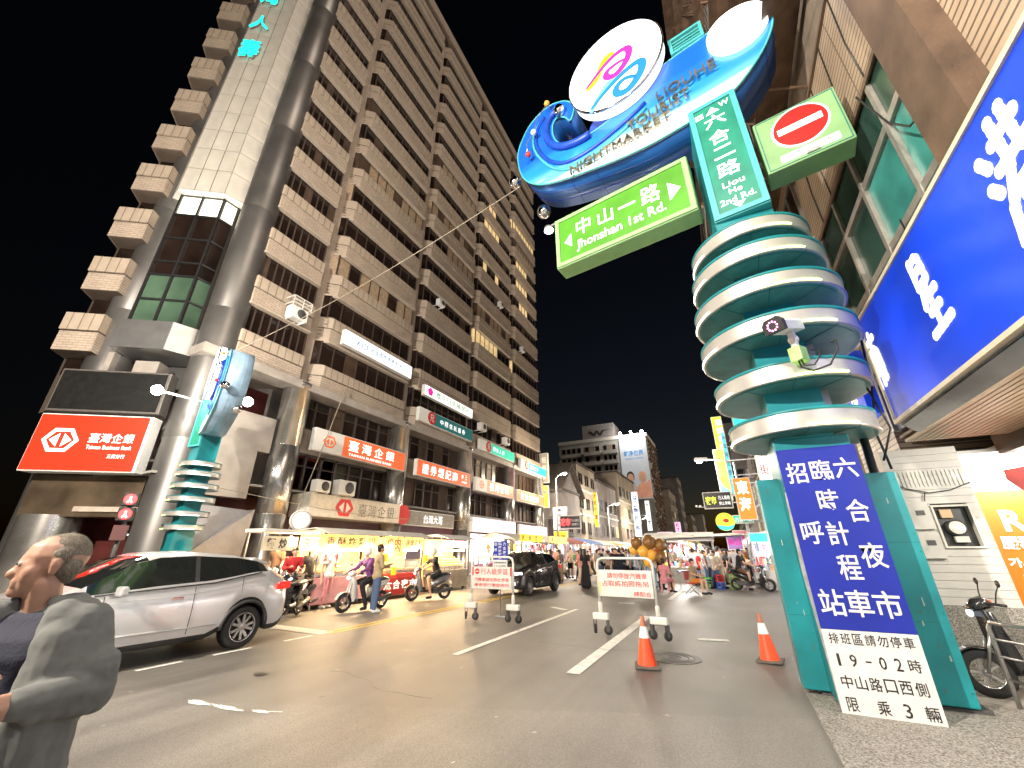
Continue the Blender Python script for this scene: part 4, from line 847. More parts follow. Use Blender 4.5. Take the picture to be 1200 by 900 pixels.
# street lamp bodies -----------------------------------------------------
mat('bulb_warm', (1, .9, .75), .4, 0, 0, em=60, ecol=(1, .86, .66)); mat('bulb_white', (1, 1, 1), .4, 0, 0, em=50, ecol=(1, .96, .88))
def street_lamp(label, loc, rz, h, arm, e, col=(1, .8, .56), rise=.5, led=None, grp='street lamps along the road'):
    t_ = thing('street_lamp', label, 'street lamp', loc, rz, grp)
    B().lathe([(.11, 0), (.1, .6), (.075, .62), (.055, h)], 14).build('pole', 'galv', t_)
    b = B(); b.tube([(0, 0, h - .1), (arm * .3, 0, h + rise * .6), (arm * .75, 0, h + rise)], .04, 10); b.build('arm', 'galv', t_)
    b = B(); b.prism([(arm * .7, h + rise - .03), (arm * .72, h + rise + .09), (arm + .15, h + rise + .13), (arm + .2, h + rise + .02), (arm + .1, h + rise - .05)], -.13, .13, 'y'); b.build('lamp_head', 'white', t_, bevel=.02)
    B().ball((arm - .05, 0, h + rise - .08), .12, 12, (1.3, 1, .7)).build('bulb', 'bulb_warm', t_)
    point_lamp('lamp_light', t_, (arm - .05, 0, h + rise - .35), e, col, .15)
    return t_
# ================================================================ vehicles
mat('car_silver', (.68, .68, .69), .28, .55, .04, 2, coat=.6); mat('car_dark', (.05, .042, .045), .22, .6, .05, 2, coat=.8); mat('cladding', (.03, .03, .03), .55, 0, .2)
mat('tail_red', (.5, .01, .01), .25, 0, 0, em=.5, ecol=(1, .05, .03)); mat('lamp_clear', (.8, .85, .9), .15, 0, 0, em=1.0, ecol=(.85, .92, 1)); mat('rim_alloy', (.6, .6, .6), .25, .9, .05)
def lerp(tab, x):
    if x <= tab[0][0]: return tab[0][1]
    for (a, u), (b_, v) in zip(tab, tab[1:]):
        if x <= b_:
            t = (x - a) / (b_ - a); return u + (v - u) * t
    return tab[-1][1]
ZT = [(0, .98), (.10, 1.10), (.42, 1.33), (.7, 1.45), (1.1, 1.54), (1.8, 1.60), (2.35, 1.58), (2.7, 1.47), (3.25, 1.13), (3.4, 1.07), (3.7, 1.02), (4.05, .90), (4.22, .74), (4.3, .55)]
BE = [(0, .9), (.12, 1.05), (.5, 1.22), (.8, 1.2), (1.2, 1.12), (1.6, 1.06), (2.9, .99), (3.3, 1.0), (3.7, .93), (4.05, .82), (4.3, .5)]
WW = [(0, .72), (.06, .79), (.2, .85), (.6, .885), (3.4, .885), (3.85, .84), (4.12, .74), (4.24, .62), (4.3, .5)]
RW = [(0, .64), (.12, .66), (.42, .58), (.6, .58), (1, .61), (2.3, .60), (2.7, .64), (3.25, .74), (3.4, .76), (4.05, .68), (4.3, .4)]
WX = (.86, 3.44); WR = .335
def wheel(parent, x, y, name='wheel'):
    o = B().build(name, 'rubber', parent, (x, y, WR)) if 0 else ob(name, WHM[0], parent, (x, y, WR), 0 if y < 0 else PI)
    ob('rim', WHM[1], o)
    return o
b = B(); b.lathe([(.2, -.1), (.3, -.105), (.335, -.08), (.338, .08), (.3, .11), (.2, .1)], 36, (0, 0, 0), 'y'); WHM = [b.mesh('wheel', 'rubber')]
b = B(); b.mat(0).lathe([(.235, -.1), (.215, -.105), (.205, -.06)], 36, (0, 0, 0), 'y'); b.mat(1).lathe([(.21, -.03), (.0001, -.03)], 24, (0, 0, 0), 'y').mat(0)
for k in range(5):
    for s_ in (-.17, .17):
        a = 2 * PI * k / 5 + s_; c, s__ = math.cos(a), math.sin(a); a2 = 2 * PI * k / 5 + s_ * 1.7; c2, s2 = math.cos(a2), math.sin(a2)
        q = Vector((-s__, c)) * .022
        b.add([(c * .05 + q[0], -.085, s__ * .05 + q[1]), (c * .05 - q[0], -.085, s__ * .05 - q[1]), (c2 * .215 - q[0], -.1, s2 * .215 - q[1]), (c2 * .215 + q[0], -.1, s2 * .215 + q[1]),
               (c * .05 + q[0], -.05, s__ * .05 + q[1]), (c * .05 - q[0], -.05, s__ * .05 - q[1]), (c2 * .215 - q[0], -.06, s2 * .215 - q[1]), (c2 * .215 + q[0], -.06, s2 * .215 + q[1])], [(0, 1, 2, 3), (0, 4, 5, 1), (2, 6, 7, 3), (0, 3, 7, 4), (1, 5, 6, 2)])
b.lathe([(.055, -.1), (.0001, -.105)], 16, (0, 0, 0), 'y'); b.lathe([(.06, -.06), (.055, -.1)], 16, (0, 0, 0), 'y')
WHM.append(b.mesh('rim', ['rim_alloy', 'black']))
def car(label, cat, loc, rz, paint, group=None, dark=False):
    t_ = thing('parked_car' if dark else 'car', label, cat, loc, rz, group)
    xs = sorted(set([0, .03, .06, .10, .16, .26, .36, .42, .48, .55, .7, 1.5, 1.65, 1.75, 1.82, 2.0, 2.2, 2.35, 2.5, 2.7, 2.9, 3.1, 3.25, 3.32, 3.4, 3.55, 3.9, 4.05, 4.15, 4.22, 4.27, 4.3] +
                    [round(w_ + .40 * math.sin(k * PI / 14), 3) for w_ in WX for k in range(-7, 8)]))
    secs = []
    for x in xs:
        zb = .24
        if x < .2: zb = .24 + (.2 - x) * .7
        if x > 4.05: zb = .24 + (x - 4.05) * .5
        for wx in WX:
            if abs(x - wx) < .401: zb = max(zb, WR + math.sqrt(max(0, .16 - (x - wx) ** 2)))
        w_, rw, zt, be = lerp(WW, x), lerp(RW, x), lerp(ZT, x), min(lerp(BE, x), lerp(ZT, x) - .03)
        z1 = zb + .085; mid = max(.72, z1 + .01) if z1 < be - .05 else z1 + .01
        mid = min(mid, be - .02) if be - .02 > z1 else z1 + .005
        be = max(be, mid + .01); zt = max(zt, be + .02)
        s_ = [(0, zb + .03), (w_ - .22, zb + .02), (w_ - .02, zb), (w_ + .005, z1), (w_ + .01, mid), (w_ - .045, be), (w_ - .07, be + (zt - be) * .12), (rw + .03, zt - (zt - be) * .14), (rw * .86, zt - .012), (0, zt + .01)]
        secs.append([(x, -y, z) for y, z in s_] + [(x, y, z) for y, z in s_[::-1][1:-1]])
    m = len(secs[0]); N = len(secs); H = 9
    parts = {}
    def put(key, quad, sm=True): parts.setdefault(key, []).append((quad, sm))
    for i in range(N - 1):
        xm = (xs[i] + xs[i + 1]) / 2
        for j in range(m):
            jj = j if j < H else m - 1 - j   # strip index 0..8
            quad = [secs[i][j], secs[i][(j + 1) % m], secs[i + 1][(j + 1) % m], secs[i + 1][j]]
            key = 'body'
            if jj <= 2: key = 'cladding'
            elif jj == 6:
                if .55 < xm < 3.2 and not (1.74 < xm < 1.83) and (xm > .7 or True): key = ('side_window', j < H, xm > 1.8)
                elif 1.74 <= xm <= 1.83: key = 'pillar'
            elif jj >= 7 and .10 < xm < .42: key = ('rear_window',)
            elif jj >= 7 and 2.5 < xm < 3.25: key = ('windscreen',)
            put(key, quad)
    for key, qs in parts.items():
        b = B(); idx = {}
        for q, sm in qs:
            f = []
            for v in q:
                kk = tuple(round(c, 4) for c in v)
                if kk not in idx: idx[kk] = len(b.v); b.v.append(v)
                f.append(idx[kk])
            if len(set(f)) > 2: b.f.append(tuple(dict.fromkeys(f))); b.m.append(0); b.sm.append(True)
        if key == 'body': b.f += [tuple(idx[tuple(round(c, 4) for c in v)] for v in secs[0] if tuple(round(c, 4) for c in v) in idx)]; b.m += [0]; b.sm += [False]
        nm = key if isinstance(key, str) else key[0]
        b.build(nm, paint if nm == 'body' else 'cladding' if nm in ('cladding', 'pillar') else 'glass_car', t_)
    b = B()   # interior floor so that nothing shows through
    b.box(.3, 4.0, -.6, .6, .35, .9); b.build('interior', 'black', t_)
    for wx in WX:
        for y in (-.77, .77): wheel(t_, wx, y)
    def sy(x): return lerp(WW, x) + .012
    for s_ in (-1, 1):
        b = B()
        for x in (1.02, 1.80, 2.98): b.tube([(x, s_ * (sy(x) - .003), .36 if x > 1.1 else .72), (x, s_ * (sy(x) + 0), .72), (x - (.0 if x > 1.1 else .0), s_ * (sy(x) - .052), lerp(BE, x))], .005, 4)
        b.tube([(.7, s_ * (sy(.7) - .045), lerp(BE, .7) + .02), (1.5, s_ * (sy(1.5) - .05), lerp(BE, 1.5) + .015), (3.1, s_ * (sy(3.1) - .05), lerp(BE, 3.1) + .015)], .01, 4)
        b.build('door_seam', 'black', t_)
        B().tube([(x, s_ * (sy(x) + .002), .45 + .01 * (x - 2)) for x in (1.35, 2, 2.6, 2.9)], [.004, .016, .016, .004], 6).tube([(x, s_ * (sy(x) - .012), lerp(BE, x) - .1) for x in (.7, 1.3, 2, 3.1)], [.003, .01, .008, .003], 6).build('crease', paint, t_)
        h = B(); h.obox((2.06, s_ * (sy(2.06) + .012), .90), (.17, .03, .03)); 
        h.build('handle', 'chrome' if not dark else 'black', t_, bevel=.008)
        B().obox((2.86, s_ * 1.0, 1.06), (.1, .2, .13)).build('wing_mirror', paint, t_, bevel=.03)
        b = B(); b.obox((.17, s_ * .74, .97), (.34, .22, .13), rz=s_ * .25); b.build('tail_light', 'tail_red', t_, bevel=.03)
        b = B(); b.obox((4.02, s_ * .63, .80), (.34, .24, .11), rz=-s_ * .62); b.build('headlight', 'lamp_clear', t_, bevel=.03)
        b = B(); b.obox((4.2, s_ * .55, .46), (.1, .2, .12), rz=-s_ * .5); b.build('fog_lamp', 'lamp_clear', t_, bevel=.02)
        for wx in WX:
            b = B(); b.tube([(wx + .415 * math.cos(a), s_ * (sy(wx + .4 * math.cos(a)) - .005), WR + .415 * math.sin(a)) for a in [PI * k / 14 for k in range(15)]], .032, 6); b.build('arch_trim', 'cladding', t_)
    B().box(4.2, 4.31, -.5, .5, .5, .72).build('grille', 'cladding', t_, bevel=.03)
    B().box(4.3, 4.325, -.16, .16, .42, .56).build('number_plate', 'white', t_)
    B().box(-.02, .02, -.18, .18, .72, .86).build('number_plate', 'white', t_)
    B().prism([(.30, 1.36), (.66, 1.485), (.72, 1.45), (.5, 1.38)], -.5, .5, 'y').build('roof_spoiler', paint if not dark else 'cladding', t_, bevel=.01)
    B().box(.0, .15, -.72, .72, .3, .44).build('rear_bumper', 'cladding', t_, bevel=.04)
    return t_
car('silver crossover car waiting at the stop line beside the man in the grey jacket', 'car', (-9.02, 6.12, 0), R(-90), 'car_silver')
car('dark maroon black SUV with lit headlight facing the camera beyond the first barrier', 'car', (-8.0, 19.3, 0), R(-92), 'car_dark', dark=True)

# ---------------------------------------------------------------- scooters (forward = +x)
mat('scooter_paint', (.6, .58, .55), .25, .2, .05, coat=.5); mat('paint_grey', (.2, .2, .21), .25, .5, .05, coat=.5); mat('paint_black', (.02, .02, .022), .22, .2, .05, coat=.7); mat('seat_vinyl', (.02, .02, .02), .5)
mat('beam_lamp', (1, 1, .95), .3, 0, 0, em=2)
def loft(b, secs, n=12):
    """secs (x, z, ry, rz) elliptical sections along x"""
    vs = []
    for x, z, ry, rz in secs:
        for k in range(n): a = 2 * PI * k / n; vs.append((x, ry * math.cos(a), z + rz * math.sin(a)))
    b.add(vs, [(i * n + k, i * n + (k + 1) % n, (i + 1) * n + (k + 1) % n, (i + 1) * n + k) for i in range(len(secs) - 1) for k in range(n)], True)
    o = len(b.v) - len(vs); b.f += [tuple(o + k for k in range(n))[::-1], tuple(o + (len(secs) - 1) * n + k for k in range(n))]; b.m += [b.mi] * 2; b.sm += [False] * 2
    return b
def make_scooter():
    t_ = thing('scooter', 'x', 'scooter', (0, 0, 0))
    b = B(); b.lathe([(.15, -.04), (.22, -.045), (.25, -.02), (.25, .02), (.22, .045), (.15, .04)], 24, (0, 0, 0), 'y'); wm = b.mesh('wheel', 'rubber')
    b = B(); b.lathe([(.165, -.03), (.15, -.035), (.15, .035), (.165, .03)], 20, (0, 0, 0), 'y')
    for k in range(5): a = 2 * PI * k / 5; b.obox((.09 * math.cos(a), 0, .09 * math.sin(a)), (.14, .03, .025), ry=-a)
    b.ball((0, 0, 0), .045, 10); rm = b.mesh('rim', 'rim_alloy')
    for x in (-.62, .64): o = ob('wheel', wm, t_, (x, 0, .25)); ob('rim', rm, o)
    b = B(); loft(b, [(-.86, .78, .03, .03), (-.8, .76, .1, .07), (-.6, .68, .15, .13), (-.35, .62, .17, .16), (-.12, .5, .15, .18), (-.02, .38, .12, .1)]); b.build('rear_body', 'scooter_paint', t_)
    b = B(); loft(b, [(-.78, .83, .08, .03), (-.6, .83, .13, .06), (-.3, .8, .14, .06), (-.05, .79, .12, .05), (.0, .76, .08, .03)]); b.build('seat', 'seat_vinyl', t_, bevel=0)
    B().box(-.1, .36, -.15, .15, .27, .34).build('floorboard', 'paint_black', t_, bevel=.02)
    b = B(); b.add([(.3, -.17, .28), (.3, .17, .28), (.36, .19, .6), (.36, -.19, .6), (.42, .13, .9), (.42, -.13, .9), (.42, 0, .25), (.54, 0, .62), (.55, 0, .93)],
        [(0, 1, 2, 3), (3, 2, 4, 5), (0, 3, 7, 6), (1, 6, 7, 2), (3, 5, 8, 7), (2, 7, 8, 4)], True); b.build('leg_shield', 'scooter_paint', t_, bevel=0)
    b = B(); loft(b, [(.36, .98, .06, .05), (.45, 1.0, .12, .08), (.54, .97, .10, .07), (.6, .93, .03, .03)]); b.build('handlebar_cowl', 'scooter_paint', t_)
    b = B(); b.tube([(.34, -.34, 1.0), (.4, -.18, 1.0), (.44, 0, .99), (.4, .18, 1.0), (.34, .34, 1.0)], .016, 8); b.build('handlebar', 'black', t_)
    for s_ in (-1, 1):
        b = B(); b.tube([(.38, s_ * .2, 1.0), (.36, s_ * .26, 1.12), (.33, s_ * .3, 1.2)], .007, 6); b.ball((.33, s_ * .32, 1.23), .06, 10, (.25, 1, .7)); b.build('mirror', 'black', t_)
    b = B(); b.ball((.585, 0, .88), .06, 12, (.5, 1.3, .8)); b.build('headlight', 'lamp_clear', t_)
    b = B(); b.ball((-.85, 0, .74), .05, 10, (.5, 1.6, .7)); b.build('tail_light', 'tail_red', t_)
    b = B(); b.tube([(.45, -.06, .8), (.64, -.06, .25)], .018, 8); b.tube([(.45, .06, .8), (.64, .06, .25)], .018, 8); b.build('fork', 'steel', t_)
    b = B(); pts = [(.64 + .28 * math.cos(a), .25 + .28 * math.sin(a)) for a in [R(20 + k * 16) for k in range(9)]]
    b.prism(pts + [(.64 + .265 * math.cos(a), .25 + .265 * math.sin(a)) for a in [R(148 - k * 16) for k in range(9)]], -.06, .06, 'y'); b.build('front_mudguard', 'scooter_paint', t_)
    b = B(); b.tube([(-.05, .12, .25), (-.3, .14, .22), (-.45, .15, .27), (-.85, .15, .38)], [.02, .025, .05, .055], 10); b.build('exhaust', 'dkgrey', t_)
    b = B(); b.box(-.6, -.15, -.14, -.04, .2, .4); b.box(-.3, -.0, -.08, .08, .2, .36); b.build('engine', 'dkgrey', t_, bevel=.03)
    b = B(); b.obox((-.84, 0, .55), (.01, .2, .13), ry=.3); b.build('number_plate', 'white', t_)
    b = B(); b.tube([(-.15, -.1, .25), (-.18, -.22, .02)], .012, 6); b.tube([(-.15, .1, .25), (-.18, .16, .1)], .012, 6); b.build('kickstand', 'steel', t_)
    return t_
sc0 = make_scooter()
def place_scooter(label, loc, rz, paint='scooter_paint', first=[True]):
    if first[0]:
        first[0] = False; o = sc0; o.location = loc; o.rotation_euler = (0, 0, rz); o['label'] = label; o['group'] = 'scooters in the street'
        return o
    return copy_tree(sc0, loc, rz, label, 'scooters in the street', mats={'scooter_paint': MATS[paint]})
# ================================================================ people
mat('skin', (.33, .185, .125), .55, 0, .08, 9); mat('skin_light', (.58, .36, .26), .55, 0, .08, 9); mat('hair', (.012, .009, .008), .45, 0, .4, 30)
CLOTH = {'light grey': (.45, .45, .46), 'teal': (.03, .25, .25), 'black': (.012, .012, .014), 'white': (.65, .64, .62), 'grey': (.24, .25, .25), 'navy': (.006, .008, .022), 'red': (.42, .02, .025), 'pink': (.6, .24, .28), 'light blue': (.22, .36, .52), 'denim': (.06, .10, .19),
         'khaki': (.33, .25, .15), 'green': (.05, .2, .08), 'yellow': (.6, .42, .05), 'purple': (.16, .05, .2), 'brown': (.13, .07, .04), 'cream': (.55, .48, .37), 'orange': (.6, .18, .03)}
for k, c in CLOTH.items(): mat('cloth_' + k, c, .85, 0, .12, 12, .2, 90)
def blob(caps, vox, name, mats, sm=3):
    b = B()
    for c in caps:
        p0, p1, r0, r1 = Vector(c[0]), Vector(c[1]), c[2], c[3]; L = (p1 - p0).length
        if L > 1e-4: b.tube([p0, p1], [r0, r1], 12)
        b.ball(p0, r0, 12); 
        if L > 1e-4: b.ball(p1, r1, 12)
    me = b.mesh(name, mats); o = bpy.data.objects.new('tmp', me); COL.objects.link(o)
    m = o.modifiers.new('r', 'REMESH'); m.mode = 'VOXEL'; m.voxel_size = vox; m.use_smooth_shade = True
    if sm: m = o.modifiers.new('s', 'SMOOTH'); m.iterations = sm; m.factor = .5
    r = bpy.data.meshes.new_from_object(o.evaluated_get(bpy.context.evaluated_depsgraph_get()))
    r.name = name; bpy.data.objects.remove(o); bpy.data.meshes.remove(me); return r
def V3(*a): return Vector(a)
def skeleton(hip=(0, 0, .92), chest=(0, 0, 1.32), head=None, hands=None, elbows=None, knees=None, feet=None, toe=(0, -1)):
    J = dict(hip=V3(*hip), chest=V3(*chest)); up = (J['chest'] - J['hip']).normalized()
    J['neck'] = J['chest'] + up * .15; J['head'] = V3(*head) if head else J['neck'] + V3(0, -.02, .14)
    for i, s_ in enumerate((-1, 1)):
        J['sh', i] = J['chest'] + V3(s_ * .185, 0, .09); J['hp', i] = J['hip'] + V3(s_ * .09, 0, -.03)
        J['el', i] = V3(*elbows[i]) if elbows else J['sh', i] + V3(s_ * .05, .03, -.28)
        J['ha', i] = V3(*hands[i]) if hands else J['el', i] + V3(s_ * .01, -.06, -.24)
        J['kn', i] = V3(*knees[i]) if knees else V3(s_ * .1, -.01, .49)
        J['ft', i] = V3(*feet[i]) if feet else V3(s_ * .11, .03, .08)
        J['toe', i] = J['ft', i] + V3(toe[0] * .15, toe[1] * .15, -.045)
    return J
def figure_meshes(J, top='tee', bottom='trousers', hair='short', vox=.018, hat=None):
    c = []; hd = J['head']; up = (J['chest'] - J['hip']).normalized()
    c += [(J['hip'] + V3(-.07, 0, 0), J['hip'] + V3(.07, 0, 0), .115, .115), (J['hip'], J['hip'].lerp(J['chest'], .5), .12, .115), (J['hip'].lerp(J['chest'], .5), J['chest'], .115, .12),
          (J['chest'] + V3(-.09, 0, .03), J['chest'] + V3(.09, 0, .03), .105, .105), (J['sh', 0], J['sh', 1], .06, .06), (J['neck'] - V3(0, 0, .06), hd - V3(0, 0, .05), .052, .05)]
    face = (J['toe', 0] - J['ft', 0]); fd = V3(face.x, face.y, 0).normalized()
    c += [(hd + V3(0, 0, .03) - fd * .015, hd + V3(0, 0, .03) - fd * .02, .094, .094), (hd + fd * .02, hd + fd * .03 - V3(0, 0, .055), .078, .052), (hd + fd * .09, hd + fd * .102 - V3(0, 0, .02), .013, .018)]
    side = V3(-fd.y, fd.x, 0)
    for s_ in (-1, 1): c.append((hd + side * s_ * .088, hd + side * s_ * .092 - V3(0, 0, .03), .018, .014))
    legs = []
    for i in (0, 1):
        c += [(J['sh', i], J['el', i], .052, .042), (J['el', i], J['ha', i], .04, .028)]
        d = (J['ha', i] - J['el', i]).normalized(); h = J['ha', i]; c.append((h, h + d * .07, .032, .034))
        q = d.cross(V3(0, 0, 1)); q = q.normalized() if q.length > .1 else V3(1, 0, 0)
        for k in (-1.5, -.5, .5, 1.5): c.append((h + d * .07 + q * k * .018, h + d * (.145 - abs(k) * .01) + q * k * .02 + V3(0, 0, -.012), .012, .010))
        c.append((h + d * .02, h + d * .075 + q.cross(d) * .035, .013, .011))
        legs += [(J['hp', i], J['kn', i], .085, .06), (J['kn', i], J['kn', i].lerp(J['ft', i], .35), .058, .056), (J['kn', i].lerp(J['ft', i], .35), J['ft', i], .056, .038)]
    feet = [(J['ft', i] - V3(0, 0, .03), J['toe', i], .042, .032) for i in (0, 1)]
    M = {'body': blob(c + legs + feet, vox, 'body', 'skin_light')}
    t = .016
    tp = [(a, b_, r + t, s_ + t) for a, b_, r, s_ in c[:5]]
    for i in (0, 1):
        sl = {'tee': .65, 'long': 1.0, 'vest': .05}[top if top in ('tee', 'long', 'vest') else 'tee']
        tp.append((J['sh', i], J['sh', i].lerp(J['el', i], min(1, sl)), .072, .062 if sl < 1 else .055))
        if top == 'long': tp.append((J['el', i], J['ha', i] - (J['ha', i] - J['el', i]).normalized() * .02, .055, .042))
    tp.append((J['hip'] - up * .02 + V3(-.06, 0, 0), J['hip'] - up * .02 + V3(.06, 0, 0), .135, .135))
    M['top'] = blob(tp, vox, 'top', 'cloth_white')
    bt = []
    if bottom == 'skirt':
        m0 = (J['ft', 0] + J['ft', 1]) / 2 + V3(0, 0, .08); bt += [(J['hip'] + V3(s_ * .05, 0, 0), m0 + V3(s_ * .12, 0, 0), .13, .15) for s_ in (-1, 0, 1)]
    else:
        ln = 1 if bottom == 'trousers' else 0
        bt.append((J['hip'] + V3(-.06, 0, -.03), J['hip'] + V3(.06, 0, -.03), .128, .128))
        for i in (0, 1):
            bt.append((J['hp', i], J['hp', i].lerp(J['kn', i], 1 if ln else .75), .103, .078 if ln else .088))
            if ln: bt += [(J['kn', i], J['kn', i].lerp(J['ft', i], .93), .076, .062)]
    M['bottom'] = blob(bt, vox, bottom, 'cloth_navy')
    M['shoes'] = blob([(a, b_, r + .012, s_ + .012) for a, b_, r, s_ in feet], vox, 'shoes', 'cloth_black')
    hh = [(hd + V3(0, 0, .045) - fd * .02, hd + V3(0, 0, .05) - fd * .03, .102, .1), (hd - fd * .04, hd - fd * .045 - V3(0, 0, .02), .085, .07)]
    if hair == 'long': hh += [(hd - fd * .05, hd - fd * .09 - V3(0, 0, .3), .085, .06), (hd - fd * .03 + side * .04, hd - fd * .06 + side * .06 - V3(0, 0, .22), .06, .04), (hd - fd * .03 - side * .04, hd - fd * .06 - side * .06 - V3(0, 0, .22), .06, .04)]
    if hair == 'bun': hh += [(hd - fd * .1 + V3(0, 0, .07), hd - fd * .11 + V3(0, 0, .07), .05, .05)]
    if hair == 'helmet': hh = [(hd + V3(0, 0, .05) - fd * .01, hd + V3(0, 0, .06) - fd * .02, .135, .13)]
    M['hair'] = blob(hh, vox, 'helmet' if hair == 'helmet' else 'hair', 'hair')
    return M
POSES = {}
def pose(name, J, **k): POSES[name] = (figure_meshes(J, **k), k)
def person(label, pz, loc, rz, top, bottom, shoes='black', hair='hair', skin='skin_light', group='people in the night market', s=1.0):
    M, k = POSES[pz]
    t_ = thing('person', label, 'person', loc, rz, group, M['body']); t_.scale = (s, s, s)
    sl = t_.material_slots[0]; sl.link = 'OBJECT'; sl.material = MATS[skin]
    for part, mm in (('top', 'cloth_' + top), ('bottom', 'cloth_' + bottom), ('shoes', 'cloth_' + shoes), ('hair', hair)):
        o = ob({'top': 'shirt', 'bottom': k.get('bottom', 'trousers'), 'hair': 'helmet' if k.get('hair') == 'helmet' else 'hair'}.get(part, part), M[part], t_)
        sl = o.material_slots[0]; sl.link = 'OBJECT'; sl.material = MATS[mm]
    return t_
S = skeleton
pose('stand', S())
pose('stand_long', S(feet=[(-.1, .08, .08), (.1, -.02, .08)]), hair='long', bottom='skirt')
pose('walk', S(knees=[(-.09, -.16, .5), (.1, .02, .48)], feet=[(-.09, -.25, .09), (.1, .28, .13)], elbows=[(-.25, .12, 1.16), (.25, -.02, 1.14)], hands=[(-.26, .14, .93), (.25, -.2, .98)]))
pose('walk_w', S(knees=[(-.08, -.13, .5), (.09, .04, .48)], feet=[(-.08, -.2, .09), (.09, .22, .12)], elbows=[(-.23, .1, 1.15), (.24, -.06, 1.16)], hands=[(-.24, .05, .93), (.2, -.26, 1.12)]), hair='long', bottom='shorts', top='tee')
pose('look', S(hands=[(-.1, -.3, 1.2), (.12, -.28, 1.12)], elbows=[(-.24, -.05, 1.14), (.25, -.02, 1.14)]), top='long', hair='short')
pose('bag', S(hands=[(-.27, .0, .78), (.1, -.26, 1.15)], elbows=[(-.25, .05, 1.1), (.26, -.02, 1.14)]), hair='bun', bottom='trousers')
pose('reach', S(chest=(0, -.08, 1.3), hands=[(-.2, -.55, 1.2), (.25, -.5, 1.1)], elbows=[(-.25, -.28, 1.2), (.28, -.22, 1.15)]), hair='short', bottom='shorts')
pose('sit', S(hip=(0, 0, .5), chest=(0, -.06, .9), knees=[(-.13, -.42, .5), (.13, -.44, .5)], feet=[(-.13, -.4, .09), (.13, -.48, .09)], elbows=[(-.25, -.12, .75), (.25, -.14, .73)], hands=[(-.16, -.36, .68), (.12, -.38, .7)]), hair='short', bottom='shorts')
pose('ride', S(hip=(0, .32, .88), chest=(0, .18, 1.26), knees=[(-.2, -.12, .72), (.2, -.12, .72)], feet=[(-.22, -.05, .4), (.22, .02, .14)], elbows=[(-.28, -.05, 1.12), (.28, -.05, 1.12)], hands=[(-.3, -.3, 1.03), (.3, -.3, 1.03)]), hair='helmet', bottom='shorts')
pose('ride_t', S(hip=(0, .32, .88), chest=(0, .16, 1.27), knees=[(-.2, -.12, .72), (.2, -.12, .72)], feet=[(-.15, -.1, .40), (.2, .1, .12)], elbows=[(-.28, -.05, 1.12), (.28, -.05, 1.12)], hands=[(-.3, -.3, 1.03), (.3, -.3, 1.03)]), hair='helmet', bottom='trousers', top='long')
pose('ride_bare', S(hip=(0, .3, .88), chest=(0, .2, 1.28), knees=[(-.2, -.1, .7), (.24, .02, .52)], feet=[(-.16, -.1, .40), (.28, .1, .08)], elbows=[(-.28, -.02, 1.12), (.28, -.02, 1.12)], hands=[(-.3, -.3, 1.03), (.3, -.3, 1.03)]), hair='short', bottom='shorts')
# riders and scooters
place_scooter('pale silver scooter stopped in front of the fried food stall', (-9.95, 9.9, 0), R(-100))
person('rider in a white helmet and purple jacket seated on the pale scooter', 'ride_t', (-9.95, 9.75, 0), R(-10), 'purple', 'black', hair='white', group='scooter riders')
person('person in tan shirt and blue jeans standing beside the pale scooter', 'look', (-9.35, 9.75, 0), R(150), 'khaki', 'denim', 'white', group='scooter riders', s=1.03)
place_scooter('dark grey scooter with a rider in shorts, next along from the pale one', (-9.95, 13.0, 0), R(-118), 'paint_grey')
person('woman rider in black shirt and shorts with a pale helmet on the grey scooter', 'ride', (-9.95, 12.95, 0), R(-28), 'black', 'black', hair='offwhite', group='scooter riders')
place_scooter('black and red scooter just behind the silver car', (-10.6, 7.95, 0), R(-60), 'paint_black')
place_scooter('black scooter carrying a woman behind the left food cart queue', (-11.4, 8.9, 0), R(-75), 'paint_black')
place_scooter('black scooter with a seated rider crossing on the right near the pylon', (.55, 22.2, 0), R(-12), 'paint_black')
person('rider in a black shirt with bare legs on the right hand scooter', 'ride_bare', (.42, 22.25, 0), R(78), 'black', 'brown', group='scooter riders')
place_scooter('grey scooter parked among the right hand stalls', (1.7, 23.8, 0), R(15), 'paint_grey')
for q_, (x_, y_, rz_, pm) in enumerate(((1.5, 25.2, 100, 'paint_black'), (1.0, 26.0, 80, 'scooter_paint'), (2.3, 21.6, 95, 'scooter_paint'), (2.7, 20.6, 100, 'paint_grey'), (-9.7, 24.5, 100, 'paint_grey'), (-9.8, 26.3, 80, 'scooter_paint'))):
    place_scooter(['black scooter parked deep among the right stalls', 'pale scooter parked deepest among the right stalls', 'pale scooter parked close behind the pylon wing', 'grey scooter parked nearest behind the pylon wing', 'grey scooter parked left beyond the SUV', 'pale scooter parked left beyond the SUV'][q_], (x_, y_, 0), R(rz_), pm)
place_scooter('dark scooter parked between the railings and the meter wall, cut by the photo edge', (3.1, 7.65, .01), R(176), 'paint_black')
